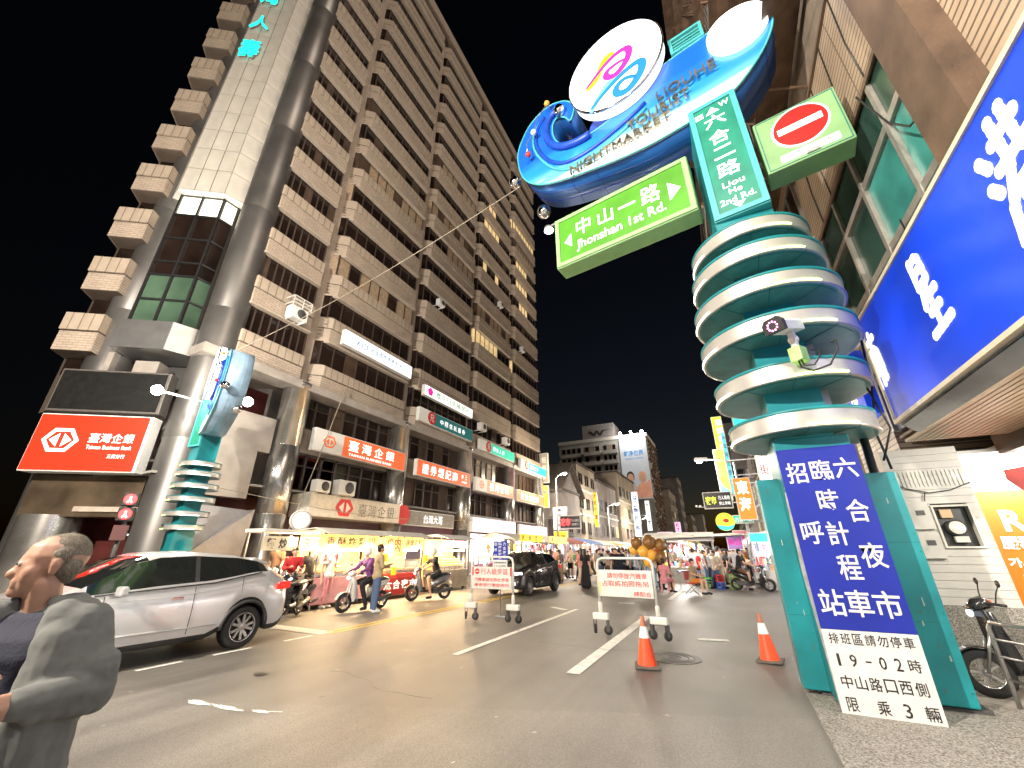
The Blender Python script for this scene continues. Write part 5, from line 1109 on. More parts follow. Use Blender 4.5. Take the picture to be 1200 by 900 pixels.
# queue by the food cart on the left
person('woman in a long black dress standing by the left food cart', 'stand_long', (-11.75, 9.3, 0), R(75), 'black', 'black', group='people by the left stalls')
person('man in a white shirt ordering at the left food cart', 'bag', (-11.4, 9.75, 0), R(100), 'white', 'pink', 'white', group='people by the left stalls')
person('person in a red striped top at the far left of the queue', 'look', (-11.6, 8.6, 0), R(60), 'red', 'red', group='people by the left stalls', s=.98)
person('person in a brown top walking behind the woman in the black dress', 'walk', (-12.4, 8.6, .13), R(20), 'brown', 'black', group='people by the left stalls')
person('stall cook in a blue and white top behind the fried food counter', 'reach', (-12.5, 10.6, .13), R(90), 'light blue', 'black', group='people by the left stalls')
person('stall cook in a red top behind the fried food counter', 'reach', (-12.6, 11.6, .13), R(90), 'red', 'black', group='people by the left stalls')
person('woman with long black hair and long black skirt walking away in mid road', 'stand_long', (-6.35, 20.2, 0), R(170), 'black', 'black', group='people walking in the road', s=.98)
ORA = [('pink', 'cream', -6.9, 21.4, 'walk_w'), ('cream', 'khaki', -7.4, 23.2, 'walk'), ('brown', 'denim', -6.0, 24.5, 'walk'), ('black', 'navy', -5.2, 21.6, 'stand'), ('navy', 'navy', -4.85, 20.9, 'look'), ('white', 'denim', -4.4, 22.5, 'walk'), ('light blue', 'denim', -4.1, 21.4, 'stand'), ('white', 'light blue', -3.55, 21.8, 'bag'),
       ('black', 'black', -3.1, 21.2, 'stand'), ('pink', 'pink', -2.75, 19.5, 'sit'), ('khaki', 'orange', -1.65, 19.6, 'sit')]
for k, (a, c, x, y, pz) in enumerate(ORA):
    lbl = {9: 'person in a pink top sitting on a stool behind the second barrier', 10: 'man in tan shirt and orange shorts sitting right of the second barrier'}.get(k, f'person in {a} top and {c} {"shorts" if pz == "walk_w" else "trousers"} behind the barriers')
    person(lbl, pz, (x, y, 0), R([170, 20, -160, 10, 200, 30, 100, -30, 60, 150, 70][k]), a, c, group='people walking in the road')

# ---------------------------------------------------------------- foreground man, half turned
def big_man():
    t_ = thing('person', 'balding grey haired man in grey jacket over navy shirt, closest to the camera', 'person', (0, 0, 0), 0)
    # faces -y locally
    hd = V3(0, -.03, 1.56); fd = V3(0, -1, 0); c = []
    c += [((-.08, 0, .92), (.08, 0, .92), .13, .13), ((0, 0, .95), (0, .01, 1.2), .15, .15), ((-.1, .01, 1.28), (.1, .01, 1.28), .115, .115), ((-.16, .01, 1.36), (.16, .01, 1.36), .06, .06), ((0, .02, 1.36), (0, -.02, 1.5), .058, .055)]
    c += [((0, .005, 1.60), (0, -.02, 1.605), .092, .088), ((0, -.05, 1.575), (0, -.06, 1.50), .072, .05), ((0, -.10, 1.475), (0, -.085, 1.48), .026, .03), ((0, -.113, 1.575), (0, -.135, 1.54), .011, .018), ((-.03, -.098, 1.60), (.03, -.098, 1.60), .016, .016), ((-.02, -.118, 1.512), (.02, -.118, 1.512), .009, .009), ((-.02, -.115, 1.496), (.02, -.115, 1.496), .009, .009), ((-.05, -.07, 1.55), (-.045, -.075, 1.53), .03, .026), ((.05, -.07, 1.55), (.045, -.075, 1.53), .03, .026)]
    for s_ in (-1, 1): c += [((s_ * .088, .0, 1.585), (s_ * .085, -.005, 1.545), .018, .012), ((s_ * .095, .008, 1.592), (s_ * .092, .006, 1.57), .010, .010)]
    el = [V3(-.27, -.02, 1.10), V3(.275, -.0, 1.12)]; ha = [V3(-.02, -.24, 1.11), V3(.17, -.22, 1.13)]
    for i, s_ in enumerate((-1, 1)):
        c += [((s_ * .18, .01, 1.36), el[i], .055, .047), (el[i], ha[i], .042, .03), ((s_ * .1, 0, .9), (s_ * .11, 0, .48), .09, .06), ((s_ * .11, 0, .48), (s_ * .12, .03, .09), .058, .042), ((s_ * .12, .03, .06), (s_ * .13, -.12, .035), .045, .035)]
        d = (ha[i] - el[i]).normalized(); h = ha[i]; q = V3(0, 0, 1)
        c.append((h, h + d * .075, .030, .030)); c.append((h + q * .02, h + d * .07 + q * .022, .022, .02)); c.append((h - q * .02, h + d * .065 - q * .024, .022, .02))
        for k, kk in enumerate((-1.5, -.5, .5, 1.5)):
            a0 = h + d * .085 + q * kk * .019; a1 = a0 + d * (.036 - abs(kk) * .004) + V3(0, -.004, 0); a2 = a1 + d * .016 + V3(-s_ * .012, .022, 0)
            c += [(a0, a1, .0098, .0092), (a1, a2, .009, .008)]
        c += [(h + d * .02 + q * .02, h + d * .06 + q * .045 - V3(0, .012, 0), .012, .0105), (h + d * .06 + q * .045 - V3(0, .012, 0), h + d * .085 + q * .04 - V3(0, .02, 0), .010, .009)]
    def turn(cs):
        o_ = []
        for a, c_, r, s_ in cs:
            a, c_ = V3(*a), V3(*c_)
            if min(a.z, c_.z) > 1.46:
                M_ = Matrix.Rotation(R(-56), 3, 'Z') @ Matrix.Diagonal((.94, .86, 1)); a, c_ = M_ @ a, M_ @ c_
            o_.append((a, c_, r, s_))
        return o_
    c = turn(c); me = blob(c, .0075, 'body', 'skin', 2); o = ob('body', me, t_)
    # hair ring: grey, balding
    me = blob(turn([((0, .012, 1.614), (0, .01, 1.614), .0865, .0865), ((-.045, .04, 1.565), (.045, .04, 1.565), .047, .047), ((-.03, .045, 1.535), (.03, .045, 1.535), .036, .036), ((-.06, .012, 1.61), (.06, .012, 1.61), .042, .042), ((0, -.02, 1.635), (0, -.045, 1.64), .06, .05)]), .006, 'hair', 'hair', 2)
    me.materials[0] = mat('grey_hair', (.12, .10, .075), .85, 0, .3, 70, .25, 300); ho_ = ob('hair', me, t_)
    rs = random.Random(2); hb = B(); pl_ = list(me.polygons)
    for _ in range(5200):
        p_ = rs.choice(pl_); c_ = Vector(p_.center); n_ = Vector(p_.normal)
        if c_.z > 1.655 and rs.random() < .45: continue
        d_ = (Vector((rs.random() - .5, rs.random() - .2, -.9)) * .8); d_ = (d_ - n_ * d_.dot(n_)).normalized() * (.010 + .012 * rs.random()) + n_ * .0025
        q_ = d_.cross(n_).normalized() * .0007; c_ = c_ + Vector((rs.random() - .5, rs.random() - .5, rs.random() - .5)) * .006
        hb.mat(0 if rs.random() < .55 else 1); hb.add([c_ - q_, c_ + q_, c_ + d_], [(0, 1, 2)])
    hb.build('hair_strands', ['grey_hair', mat('grey_hair_light', (.24, .22, .18), .6, 0, 0)], ho_, kind='stuff')
    b = B(); M_ = Matrix.Rotation(R(-56), 3, 'Z') @ Matrix.Diagonal((.94, .86, 1))
    for s_ in (-1, 1): b.mat(0).ball(M_ @ V3(s_ * .032, -.112, 1.578), .013, 12).mat(1).ball(M_ @ V3(s_ * .032, -.125, 1.578), .006, 8)
    b.build('eyes', [mat('eye_white', (.35, .3, .26), .3), 'black'], t_)
    me = blob([((-.1, -.02, 1.05), (.1, -.02, 1.05), .14, .14), ((-.09, -.01, 1.25), (.09, -.01, 1.25), .126, .126), ((-.1, .01, 1.33), (.1, .01, 1.33), .09, .09), ((-.15, .01, 1.345), (.15, .01, 1.345), .074, .074), ((0, .0, .95), (0, .0, 1.1), .165, .165)], .012, 'shirt', 'cloth_navy', 3); ob('shirt', me, t_)
    # jacket with open front: back, sides and sleeves
    j = [((-.13, .03, 1.36), (.13, .03, 1.36), .085, .085), ((-.09, .08, 1.3), (.09, .08, 1.3), .11, .11), ((-.1, .07, 1.05), (.1, .07, 1.05), .135, .135), ((-.1, .05, .84), (.1, .05, .84), .14, .14), ((0, .05, .88), (0, .06, 1.2), .17, .15)]
    for i, s_ in enumerate((-1, 1)):
        j += [((s_ * .15, 0, 1.30), (s_ * .17, -.01, .84), .085, .105), ((s_ * .14, -.05, 1.25), (s_ * .16, -.08, .84), .07, .085), ((s_ * .185, .01, 1.35), el[i], .078, .070), (el[i], el[i], .074, .074), (el[i] + V3(0, .01, .01), ha[i] - (ha[i] - el[i]).normalized() * .03, .074, .05),
              (el[i] + V3(s_ * .01, .02, -.03), el[i] + V3(0, 0, .08), .06, .07), ((s_ * .07, -.03, 1.43), (s_ * .1, .05, 1.43), .026, .03), ((s_ * .12, -.03, 1.385), (s_ * .17, -.01, 1.35), .065, .085), ((s_ * .07, -.03, 1.43), (s_ * .11, -.10, 1.3), .018, .022), ((s_ * .11, -.10, 1.3), (s_ * .145, -.13, 1.1), .024, .03), ((s_ * .145, -.13, 1.1), (s_ * .15, -.15, .84), .032, .045), ((s_ * .15, -.06, 1.3), (s_ * .17, -.09, .84), .075, .09), ((s_ * .17, -.02, 1.3), (s_ * .2, -.03, 1.2), .085, .08)]
        for k in range(4): j.append((el[i].lerp(ha[i], .05 + k * .2) + V3(0, 0, .03), el[i].lerp(ha[i], .12 + k * .2) + V3(s_ * .015, 0, -.04), .046 - k * .005, .046 - k * .005))
        for k in range(3): j.append((V3(s_ * .185, .01, 1.35).lerp(el[i], .35 + k * .2) + V3(-.03, -.03, .02), V3(s_ * .185, .01, 1.35).lerp(el[i], .4 + k * .2) + V3(.03, .0, -.03), .056, .056))
    me = blob(j, .009, 'jacket', mat('jacket_grey', (.10, .105, .10), .95, 0, .10, 30, .10, 350), 2); o = ob('jacket', me, t_)
    tx = bpy.data.textures.new('folds', 'CLOUDS'); tx.noise_scale = .11
    dm = o.modifiers.new('folds', 'DISPLACE'); dm.texture = tx; dm.strength = .013; dm.mid_level = .5
    me = blob([((-.09, .01, .88), (.09, .01, .88), .14, .14)] + [((s_ * .1, 0, .9), (s_ * .11, .0, .5), .11, .085) for s_ in (-1, 1)] + [((s_ * .11, 0, .5), (s_ * .12, .03, .1), .085, .072) for s_ in (-1, 1)], .015, 'trousers', 'cloth_black', 3); ob('trousers', me, t_)
    me = blob([((s_ * .12, .04, .06), (s_ * .13, -.14, .045), .055, .045) for s_ in (-1, 1)], .012, 'shoes', 'cloth_black', 2); ob('shoes', me, t_)
    B().obox((0, -.36, 1.10), (.075, .012, .15), rx=.5).build('held_phone', 'black', t_, bevel=.004)
    return t_
BM = big_man(); BM.location = (-2.55, .78, .0); BM.rotation_euler = (0, 0, R(38)); BM.scale = (1.0, 1.0, .985)

# ================================================================ barriers, cones, signals, railing
mat('barrier_white', (.62, .62, .58), .4, .2, .12, 6)
def barrier(label, loc, rz, rows, redend=False):
    t_ = thing('rolling_barrier', label, 'barrier', loc, rz, 'rolling barriers closing the street')
    b = B(); b.tube([(-.6, 0, .38), (-.6, 0, 1.33), (-.57, 0, 1.42), (-.48, 0, 1.46), (.48, 0, 1.46), (.57, 0, 1.42), (.6, 0, 1.33), (.6, 0, .38)], .028, 10); b.tube([(-.6, 0, .73), (.6, 0, .73)], .016, 8); b.tube([(-.6, 0, 1.2), (.6, 0, 1.2)], .016, 8)
    b.build('frame', 'barrier_white', t_)
    B().box(-.57, .57, -.035, -.01, .72, 1.23).build('board', 'barrier_white', t_)
    if redend: B().box(-.57, -.53, -.04, -.035, 1.02, 1.22).box(.53, .57, -.04, -.035, 1.02, 1.22).build('red_mark', 'red_letter', t_)
    else: B().box(-.57, -.53, -.04, -.035, .78, 1.0).build('yellow_mark', mat('pale_yellow', (.6, .6, .2), .5), t_)
    lettering(t_, rows, 'red_letter', -.042, .002)
    for s_ in (-1, 1):
        b = B(); b.box(s_ * .6 - .17, s_ * .6 + .17, -.06, .06, .27, .40); b.tube([(s_ * .6, 0, .4), (s_ * .6, 0, .6)], .045, 8)
        b.build('caster_box', 'barrier_white', t_, bevel=.02)
        for q in (-1, 1):
            x = s_ * .6 + q * .15
            w_ = B().lathe([(.03, -.02), (.085, -.02), (.09, 0), (.085, .02), (.03, .02)], 18, (0, 0, 0), 'y').build('wheel', 'rubber', t_, (x, -.02 * q, .092), R(35 * q + 20 * s_))
            B().box(-.03, .03, -.035, -.025, -.02, .19).box(-.03, .03, .025, .035, -.02, .19).ball((0, 0, 0), .03, 8).build('fork', 'dkgrey', w_)
    return t_
b1 = barrier('wheeled white barrier board with red writing and a small blue sign above it, left one', (-5.6, 9.9, 0), R(1), [('行人徒步區', .08, 1.12, .78, .14), ('汽機車請勿停此停車', 0, .93, 1.0, .09), ('違者逕行舉發拖吊', 0, .81, 1.0, .08)], True)
b = B(); b.lathe([(.07, -.042), (.0001, -.044)], 20, (-.42, 0, 1.12), 'y'); b.mat(1).box(-.47, -.37, -.048, -.045, 1.11, 1.13); b.build('no_entry_mark', ['red_letter', 'white_dim'], b1)
b2 = barrier('wheeled white barrier board with two lines of red writing, right one in mid road', (-2.12, 9.45, 0), R(-6), [('請勿停放汽機車', .05, 1.12, .85, .11), ('占取締拍照拖吊', .0, .97, .98, .11), ('請配合', .35, .79, .36, .085)])
TS2 = thing('rank_sign', 'small blue and white board rising behind the left barrier', 'sign', (-5.75, 10.6, 0), R(0))
B().tube([(0, .03, 0), (0, .03, 1.3)], .02, 8).box(-.15, .15, 0, .06, 0, .03).build('post', 'galv', TS2)
B().box(-.22, .22, -.01, .02, 1.38, 1.86).build('blue_panel', 'sign_blue', TS2); B().box(-.22, .22, -.01, .02, 1.06, 1.378).build('white_panel', 'sign_white', TS2)
lettering(TS2, vchars('六合夜市', .14, 1.83, .1, .09, .11) + vchars('臨時計程車', 0, 1.83, .1, .075, .09) + vchars('招呼站', -.14, 1.83, .1, .09, .15), 'sign_white', -.014, .015)
lettering(TS2, [('排班區請勿停車', 0, 1.31, .38, .05), ('19-02時', 0, 1.23, .36, .05), ('中山路口西側', 0, 1.16, .38, .05), ('限乘3輛', 0, 1.09, .34, .04)], 'black_letter', -.014, .005, 'small_lettering')
mat('cone_orange', (.78, .075, .02), .45, 0, .12, 6); mat('cone_base', (.1, .085, .07), .8, 0, .3)
def cone(label, loc, rz):
    t_ = thing('traffic_cone', label, 'traffic cone', loc, rz, 'orange traffic cones')
    B().lathe([(.14, .03), (.135, .06), (.076, .38)], 24).build('cone_body', 'cone_orange', t_)
    B().lathe([(.0765, .38), (.048, .53)], 24).build('reflective_sleeve', 'white', t_)
    B().lathe([(.048, .53), (.025, .66), (.018, .67), (.0001, .67)], 24).build('cone_tip', mat('cone_tip', (.35, .12, .07), .6, 0, .3, 12), t_)
    B().box(-.18, .18, -.18, .18, 0, .035).build('base', 'cone_base', t_, bevel=.01)
    return t_
cone('orange traffic cone with white sleeve in front of the right barrier', (-1.43, 7.3, 0), R(12)); 
c2 = cone('faded orange traffic cone with a leaning tip near the pylon', (.24, 8.5, 0), R(-10)); c2.rotation_euler = (0, R(-3), R(-10))
# pedestrian signal
PS = thing('pedestrian_signal', 'two red pedestrian and cyclist lights on a pole before the corner entrance', 'traffic light', (-13.55, 5.05, 0), R(60))
B().tube([(0, .12, 0), (0, .12, 3.0)], .05, 12).build('pole', 'dkgrey', PS)
for i, z in enumerate((2.3, 2.66)):
    B().box(-.16, .16, -.1, .08, z, z + .33).build('housing', 'black', PS, bevel=.02)
    o = B().prism(ell(0, z + .165, .125, .125, 20), -.11, -.1, 'y').build('red_lens', mat('lens_red', (.9, .02, .02), .4, 0, 0, em=4, ecol=(1, .02, .02)), PS)
    b = B(); b.ball((0, -.115, z + .22), .02, 8, (1, .3, 1)); b.box(-.02, .02, -.118, -.112, z + .11, z + .2); b.box(-.05, -.02, -.118, -.112, z + .08, z + .12); b.box(.02, .05, -.118, -.112, z + .08, z + .12); b.build('walking_figure', 'white_lit2', PS)
B().box(-.14, .14, -.08, .06, 1.85, 2.2).build('countdown_box', mat('rust_box', (.1, .03, .03), .5), PS)
# bicycle railing at right edge
RL = thing('steel_railing', 'steel tube railing at the right edge before the parked scooter', 'railing', (2.5, 7.3, .0), R(-68))
b = B(); b.tube([(0, 0, 0), (0, 0, .78), (.04, 0, .84), (1.5, 0, .84)], .022, 10)
for z in (.28, .5, .67): b.tube([(0, 0, z), (1.5, 0, z)], .014, 8)
b.tube([(1.2, 0, 0), (1.2, 0, .84)], .022, 8); b.build('rails', 'steel', RL)
# ================================================================ stalls
mat('bulb_stall', (1, .85, .55), .4, 0, 0, em=40, ecol=(1, .72, .38)); mat('tube_white', (1, 1, 1), .4, 0, 0, em=9, ecol=(1, .97, .92))
mat('canvas_white', (.7, .68, .66), .7, 0, .1, 2); mat('canvas_red', (.3, .06, .04), .7, 0, .15); mat('amber_sign', (.85, .42, .1), .5, 0, .35, 6, em=1.3, ecol=(1, .52, .12)); mat('glass_case', (.75, .8, .8), .05, 0, 0, alpha=.18)
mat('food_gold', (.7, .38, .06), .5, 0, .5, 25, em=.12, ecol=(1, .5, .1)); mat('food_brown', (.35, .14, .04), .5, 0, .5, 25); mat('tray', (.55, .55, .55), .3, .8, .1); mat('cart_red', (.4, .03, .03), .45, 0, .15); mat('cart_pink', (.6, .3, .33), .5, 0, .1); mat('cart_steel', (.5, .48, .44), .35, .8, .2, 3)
mat('yellow_tag', (.8, .62, .02), .5, 0, 0, em=.5); mat('cloth_banner', (.62, .56, .42), .7, 0, .1)
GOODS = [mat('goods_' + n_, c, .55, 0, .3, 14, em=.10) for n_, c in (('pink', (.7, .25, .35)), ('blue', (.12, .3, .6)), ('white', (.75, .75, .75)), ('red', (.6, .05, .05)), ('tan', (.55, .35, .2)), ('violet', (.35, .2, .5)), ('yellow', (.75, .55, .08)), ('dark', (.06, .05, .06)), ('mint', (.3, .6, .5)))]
def bulb(parent, loc, e, col=(1, .70, .38), mm='bulb_stall', r=.075, light=True):
    B().ball(loc, r, 10).build('bulb', mm, parent)
    if light: point_lamp('bulb_light', parent, (loc[0], loc[1] - .12, loc[2] - .1), e, col, .06)
FRZ = R(90)   # left side stalls face +X
# S1: small cart with cloth banner
s = thing('food_stall', 'little food cart with cream cloth banner and black characters, nearest the silver car', 'food stall', (-11.7, 8.5, 0), FRZ, 'food stalls along the left kerb')
B().box(-.95, .95, 0, .7, .15, .95).build('counter', 'cart_steel', s, bevel=.01)
b = B()
for x in (-.93, .93):
    for y in (.03, .67): b.box(x - .02, x + .02, y - .02, y + .02, 0, 2.15)
b.build('post', 'steel', s); B().box(-1.0, 1.0, -.1, .8, 2.1, 2.2).build('canopy', 'offwhite', s, bevel=.01)
for i, (x0, x1, st) in enumerate(((-.95, .15, '麵炒'), (.25, .95, '天婦'))):
    B().box(x0, x1, -.05, -.03, 1.62, 2.0).build('cloth_banner', 'cloth_banner', s); lettering(s, hchars(st, x0 + .12, 1.81, .26, .28, .38 if i == 0 else .3), 'black_letter', -.056, .03)
b = B(); 
for k in range(6): b.lathe([(.1, .95), (.12, 1.15), (.1, 1.16)], 12, (-.75 + k * .28, .3, 0))
b.build('pot', 'steel', s); bulb(s, (0, .1, 1.95), 90)
ck = thing('round_clock_sign', 'round white drum shaped sign lit from inside above the left cart', 'sign', (-12.6, 9.3, 2.55), R(60))
B().lathe([(.3, -.1), (.33, -.05), (.33, .08), (.3, .1), (.0001, .1)], 28, (0, 0, 0), 'y').lathe([(.27, -.11), (.0001, -.11)], 28, (0, 0, 0), 'y').tube([(0, .1, 0), (0, 1.2, 0)], .02).build('drum', 'white_dim', ck)
# S2: fried food stall with amber sign and glass case
def rich_stall(label, loc, w_, front, signs, n_trays=6, case=True, can='offwhite', lamps=((-.8, 1.75), (.8, 1.8)), e=100):
    s = thing('food_stall', label, 'food stall', loc, FRZ, 'food stalls along the left kerb')
    B().box(-w_, w_, .92, .95, .12, 2.1).build('back_glow', 'amber_sign', s)  # added glowing panel, imitates golden lamp light at the stall back
    B().box(-w_, w_, 0, .9, .12, .85).build('counter', front, s, bevel=.015)
    b = B()
    for x in (-w_ + .03, w_ - .03):
        for y in (.03, .87): b.box(x - .018, x + .018, y - .018, y + .018, 0, 2.2)
    b.build('post', 'steel', s)
    b = B(); b.prism([(-.45, 2.12), (.2, 2.3), (1.0, 2.25), (1.0, 2.22), (.2, 2.27), (-.45, 2.09)], -w_ - .08, w_ + .08, 'x'); b.build('canopy', can, s)
    for x0, x1, z0, z1, mm, st, lm in signs:
        B().box(x0, x1, -.05, -.03, z0, z1).build('sign_board', mm, s)
        if st: cw = (x1 - x0) / (len(st) + .5); lettering(s, hchars(st, x0 + cw * .3, (z0 + z1) / 2, cw * .85, (z1 - z0) * .66, cw), lm, -.056, .02)
    for k in range(n_trays):
        x = -w_ + .12 + k * (2 * w_ - .2) / n_trays; tw = (2 * w_ - .2) / n_trays - .05
        t_ = B().box(x, x + tw, .1, .5, .86, .93).build('tray', 'tray', s)
        b = B()
        for q in range(16): b.ball((x + tw * rnd.random() * .9 + .02, .14 + .32 * rnd.random(), .95 + .05 * rnd.random()), .035 + .02 * rnd.random(), 6, (1, 1, .7))
        b.build('snacks', rnd.choice(['food_gold', 'food_gold', 'food_brown']), t_, kind='stuff')
    if case:
        b = B(); b.box(-w_ + .05, w_ - .05, .05, .06, .94, 1.3); b.build('glass_case', 'glass_case', s)
        b = B(); frame(b, -w_ + .05, w_ - .05, .93, 1.31, .02, .04, .07); b.build('case_frame', 'steel', s)
    for x, z in lamps: bulb(s, (x, .05, z), e * 1.15)
    B().box(-w_ * .85, w_ * .85, .12, .16, 1.62, 1.66).build('tube_lamp', 'bulb_stall', s)
    for x in (-w_ + .2, w_ - .2):
        B().lathe([(.02, -.02), (.11, -.02), (.12, 0), (.11, .02), (.02, .02)], 16, (x, .1, .12), 'y').build('wheel', 'rubber', s)
    return s
rich_stall('pink fronted fried snack stall with amber lettered boards and glass case', (-11.35, 10.45, 0), 1.25, 'cart_pink', [(-1.2, 1.2, 1.72, 2.1, 'amber_sign', '香酥炸雞排', 'black_letter'), (-1.15, -.4, 1.25, 1.6, 'canvas_white', '雞排', 'red_letter')], e=115)
rich_stall('red fronted fruit and meat stall under a big amber menu board', (-11.3, 13.0, 0), 1.15, 'cart_red', [(-1.1, -.1, 1.45, 2.2, 'amber_sign', '烤肉', 'red_letter'), (0, 1.1, 1.7, 2.1, 'amber_sign', '串燒海鮮', 'black_letter'), (-1.05, 1.0, .25, .7, 'cart_red', '六合夜市', 'cream_letter')], e=115)
s3 = rich_stall('steel cart with stepped yellow snack trays beyond the grey scooter', (-11.3, 16.5, 0), 1.1, 'cart_steel', [(-1.05, .9, 1.75, 2.05, 'pink_lit', '', 'black_letter')], 5, False, 'canvas_white', ((-1.0, 1.7), (.7, 1.75)), 90)
b = B()
for k in range(4): b.box(-1.0, 1.0, .1 + k * .17, .3 + k * .17, .95 + k * .1, 1.0 + k * .1)
b.build('step_rack', 'tray', s3)
b = B()
for k in range(4):
    for q in range(20): b.ball((-.95 + q * .1, .17 + k * .17, 1.03 + k * .1), .045, 6)
b.build('yellow_snacks', 'food_gold', s3, kind='stuff')
for k, (x, y, z) in enumerate(((-11.15, 11.9, 1.25), (-11.15, 12.4, .8), (-11.15, 14.2, 1.2))):
    t_ = thing('price_tag', f'plain yellow price card hanging on the stall front, {["left one high up", "middle one lowest", "right one by the red stall"][k]}', 'sign', (x, y, z), FRZ, 'yellow price cards'); B().box(-.12, .12, -.01, 0, 0, .26).box(-.005, .005, -.005, 0, .26, .4).build('card', 'yellow_tag', t_)
# generic market stalls
def market_stall(label, loc, rz, w_, can, light='tube', seed=0, d=1.6, h=2.25, group='market stalls', e=60, sign=None):
    r = random.Random(seed); s = thing('market_stall', label, 'market stall', loc, rz, group)
    B().box(-w_, w_, 0, .8, 0, .8).build('table', r.choice(['canvas_white', 'cart_steel', 'offwhite']), s)
    b = B()
    for x in (-w_, w_):
        for y in (-.2, d): b.tube([(x, y, 0), (x, y, h)], .02, 6)
    b.tube([(-w_, -.2, h), (w_, -.2, h)], .02, 6); b.build('post', 'steel', s)
    b = B(); b.prism([(-.6, h - .12), (-.2, h + .1), (d / 2, h + .35), (d, h + .1), (d, h + .07), (d / 2, h + .3), (-.2, h + .06), (-.6, h - .15)], -w_ - .15, w_ + .15, 'x'); b.build('canopy', can, s)
    b = B(); n_ = int(w_ * 14)
    for k in range(n_):
        b.mat(r.randrange(9)); x = -w_ + .1 + 2 * (w_ - .1) * k / n_; y = r.random() * .6
        b.obox((x, y + .05, .87 + .1 * r.random()), (.08 + .12 * r.random(), .08 + .15 * r.random(), .1 + .15 * r.random()), rz=r.random())
    for k in range(int(w_ * 18)):
        b.mat(r.randrange(9)); x = -w_ + 2 * w_ * r.random(); z = 1.15 + r.random() * .85
        if r.random() < .5: b.ball((x, .9 + r.random() * .4, z), .07 + .06 * r.random(), 6, (1, .6, 1.3))
        else: b.obox((x, .9 + r.random() * .4, z), (.1 + .18 * r.random(), .05, .18 + .2 * r.random()), ry=r.random() * .3)
    for k in range(int(w_ * 3)):
        b.mat(r.randrange(9)); x = -w_ + 2 * w_ * r.random(); b.obox((x, -.1, h - .3 - .2 * r.random()), (.12, .04, .3 + .25 * r.random()), rz=r.random() * .4)
    b.build('goods', GOODS, s, kind='stuff')
    if light == 'tube':
        b = B(); b.box(-w_ * .8, w_ * .8, .25, .29, h - .04, h); b.build('tube_lamp', 'tube_white', s)
    else:
        b = B()
        for k in range(3): b.ball((-w_ * .7 + k * w_ * .7, .2, h - .15), .05, 8)
        b.build('bulbs', 'bulb_stall', s)
    if e: point_lamp('stall_light', s, (0, .2, h - .25), e * 2.1, (1, .93, .85) if light == 'tube' else (1, .75, .45), .3)
    if sign:
        mm, st, lm = sign; B().box(-w_ * .8, w_ * .8, -.65, -.6, h - .15, h + .25).build('sign_board', mm, s); lettering(s, hchars(st, -w_ * .7, h + .05, .22, .26, w_ * 1.4 / max(1, len(st))), lm, -.66, .02)
    return s
cans = ['canvas_white', 'canvas_white', 'canvas_red', mat('canvas_blue', (.1, .2, .5), .7), 'canvas_white', mat('canvas_yellow', (.7, .5, .1), .7)]
cn = ['white', 'white', 'red', 'blue', 'white', 'yellow']
ords = ['first', 'second', 'third', 'fourth', 'fifth', 'sixth', 'seventh', 'eighth', 'ninth', 'tenth', 'eleventh', 'twelfth']
for k in range(9):
    y = 22.8 + k * 4.3 + (k > 2) * .5
    market_stall(f'{cn[k % 6]} roofed stall with bright tubes on the left side, {ords[k]} beyond the SUV', (-10.9 + .04 * k, y, 0), FRZ, 1.95, cans[k % 6], 'tube' if k % 3 else 'bulb', 100 + k, e=(110 if k < 5 else 160) if k % 2 == 0 else 0, group='market stalls on the left', sign=('yellow_tag', '海產粥', 'red_letter') if k == 0 else ('amber_sign', '果汁', 'red_letter') if k == 1 else None)
for k in range(9):
    y = 24.8 + k * 4.4
    market_stall(f'{cn[(k + 1) % 6]} roofed stall hung with bags and toys on the right side, {ords[k]} from the camera', (1.2 - .03 * k, y, 0), R(-90), 2.0, cans[(k + 1) % 6], 'tube', 200 + k, e=(120 if k < 5 else 170) if k % 2 == 0 else 0, group='market stalls on the right')
for k in range(8):
    y = 25.5 + k * 5.4
    market_stall(f'{cn[(k + 3) % 6]} roofed stall with colourful goods in the road centre, {ords[k]} from the camera', (-2.6 - .15 * k, y, 0), R(0 if k == 0 else 78), 1.7, cans[(k + 4) % 6], 'tube', 300 + k, e=130 if k % 2 == 0 else 0, group='market stalls in the road centre')
# crowd deeper in the street
tops = ['white', 'cream', 'light grey', 'black', 'pink', 'light blue', 'grey', 'red', 'cream', 'navy', 'khaki', 'yellow', 'green', 'purple', 'brown', 'orange']; bots = ['denim', 'black', 'khaki', 'navy', 'grey', 'cream', 'white', 'brown']
rc = random.Random(11); used = set()
for k in range(235):
    z_ = 'left' if k % 5 == 0 else 'centre' if k % 5 in (1, 2) else 'right'
    y = 22.5 + ((k % 190) / 190) ** 1.4 * 46 + rc.random() * 1.2
    if k >= 190: y = 25.5 + rc.random() * 7; z_ = ('right', 'centre', 'right')[k % 3]
    x = {'left': -8.9, 'centre': -5.2, 'right': -.9 if k < 190 else .2}[z_] + (rc.random() - .5) * (2.2 if z_ != 'centre' else 3.2)
    for _ in range(300):
        a, c = rc.choice(tops), rc.choice(bots)
        if (a, c, z_) not in used: break
    used.add((a, c, z_))
    person(f'person in {a} top and {c} bottoms in the far crowd, {z_} of the street', rc.choice(['stand', 'walk', 'walk_w', 'look', 'bag', 'stand_long', 'reach']), (x, y, 0), rc.random() * 6.28, a, c, hair=rc.choice(['hair', 'hair', 'hair']), group='far crowd in the street', s=.93 + .12 * rc.random())
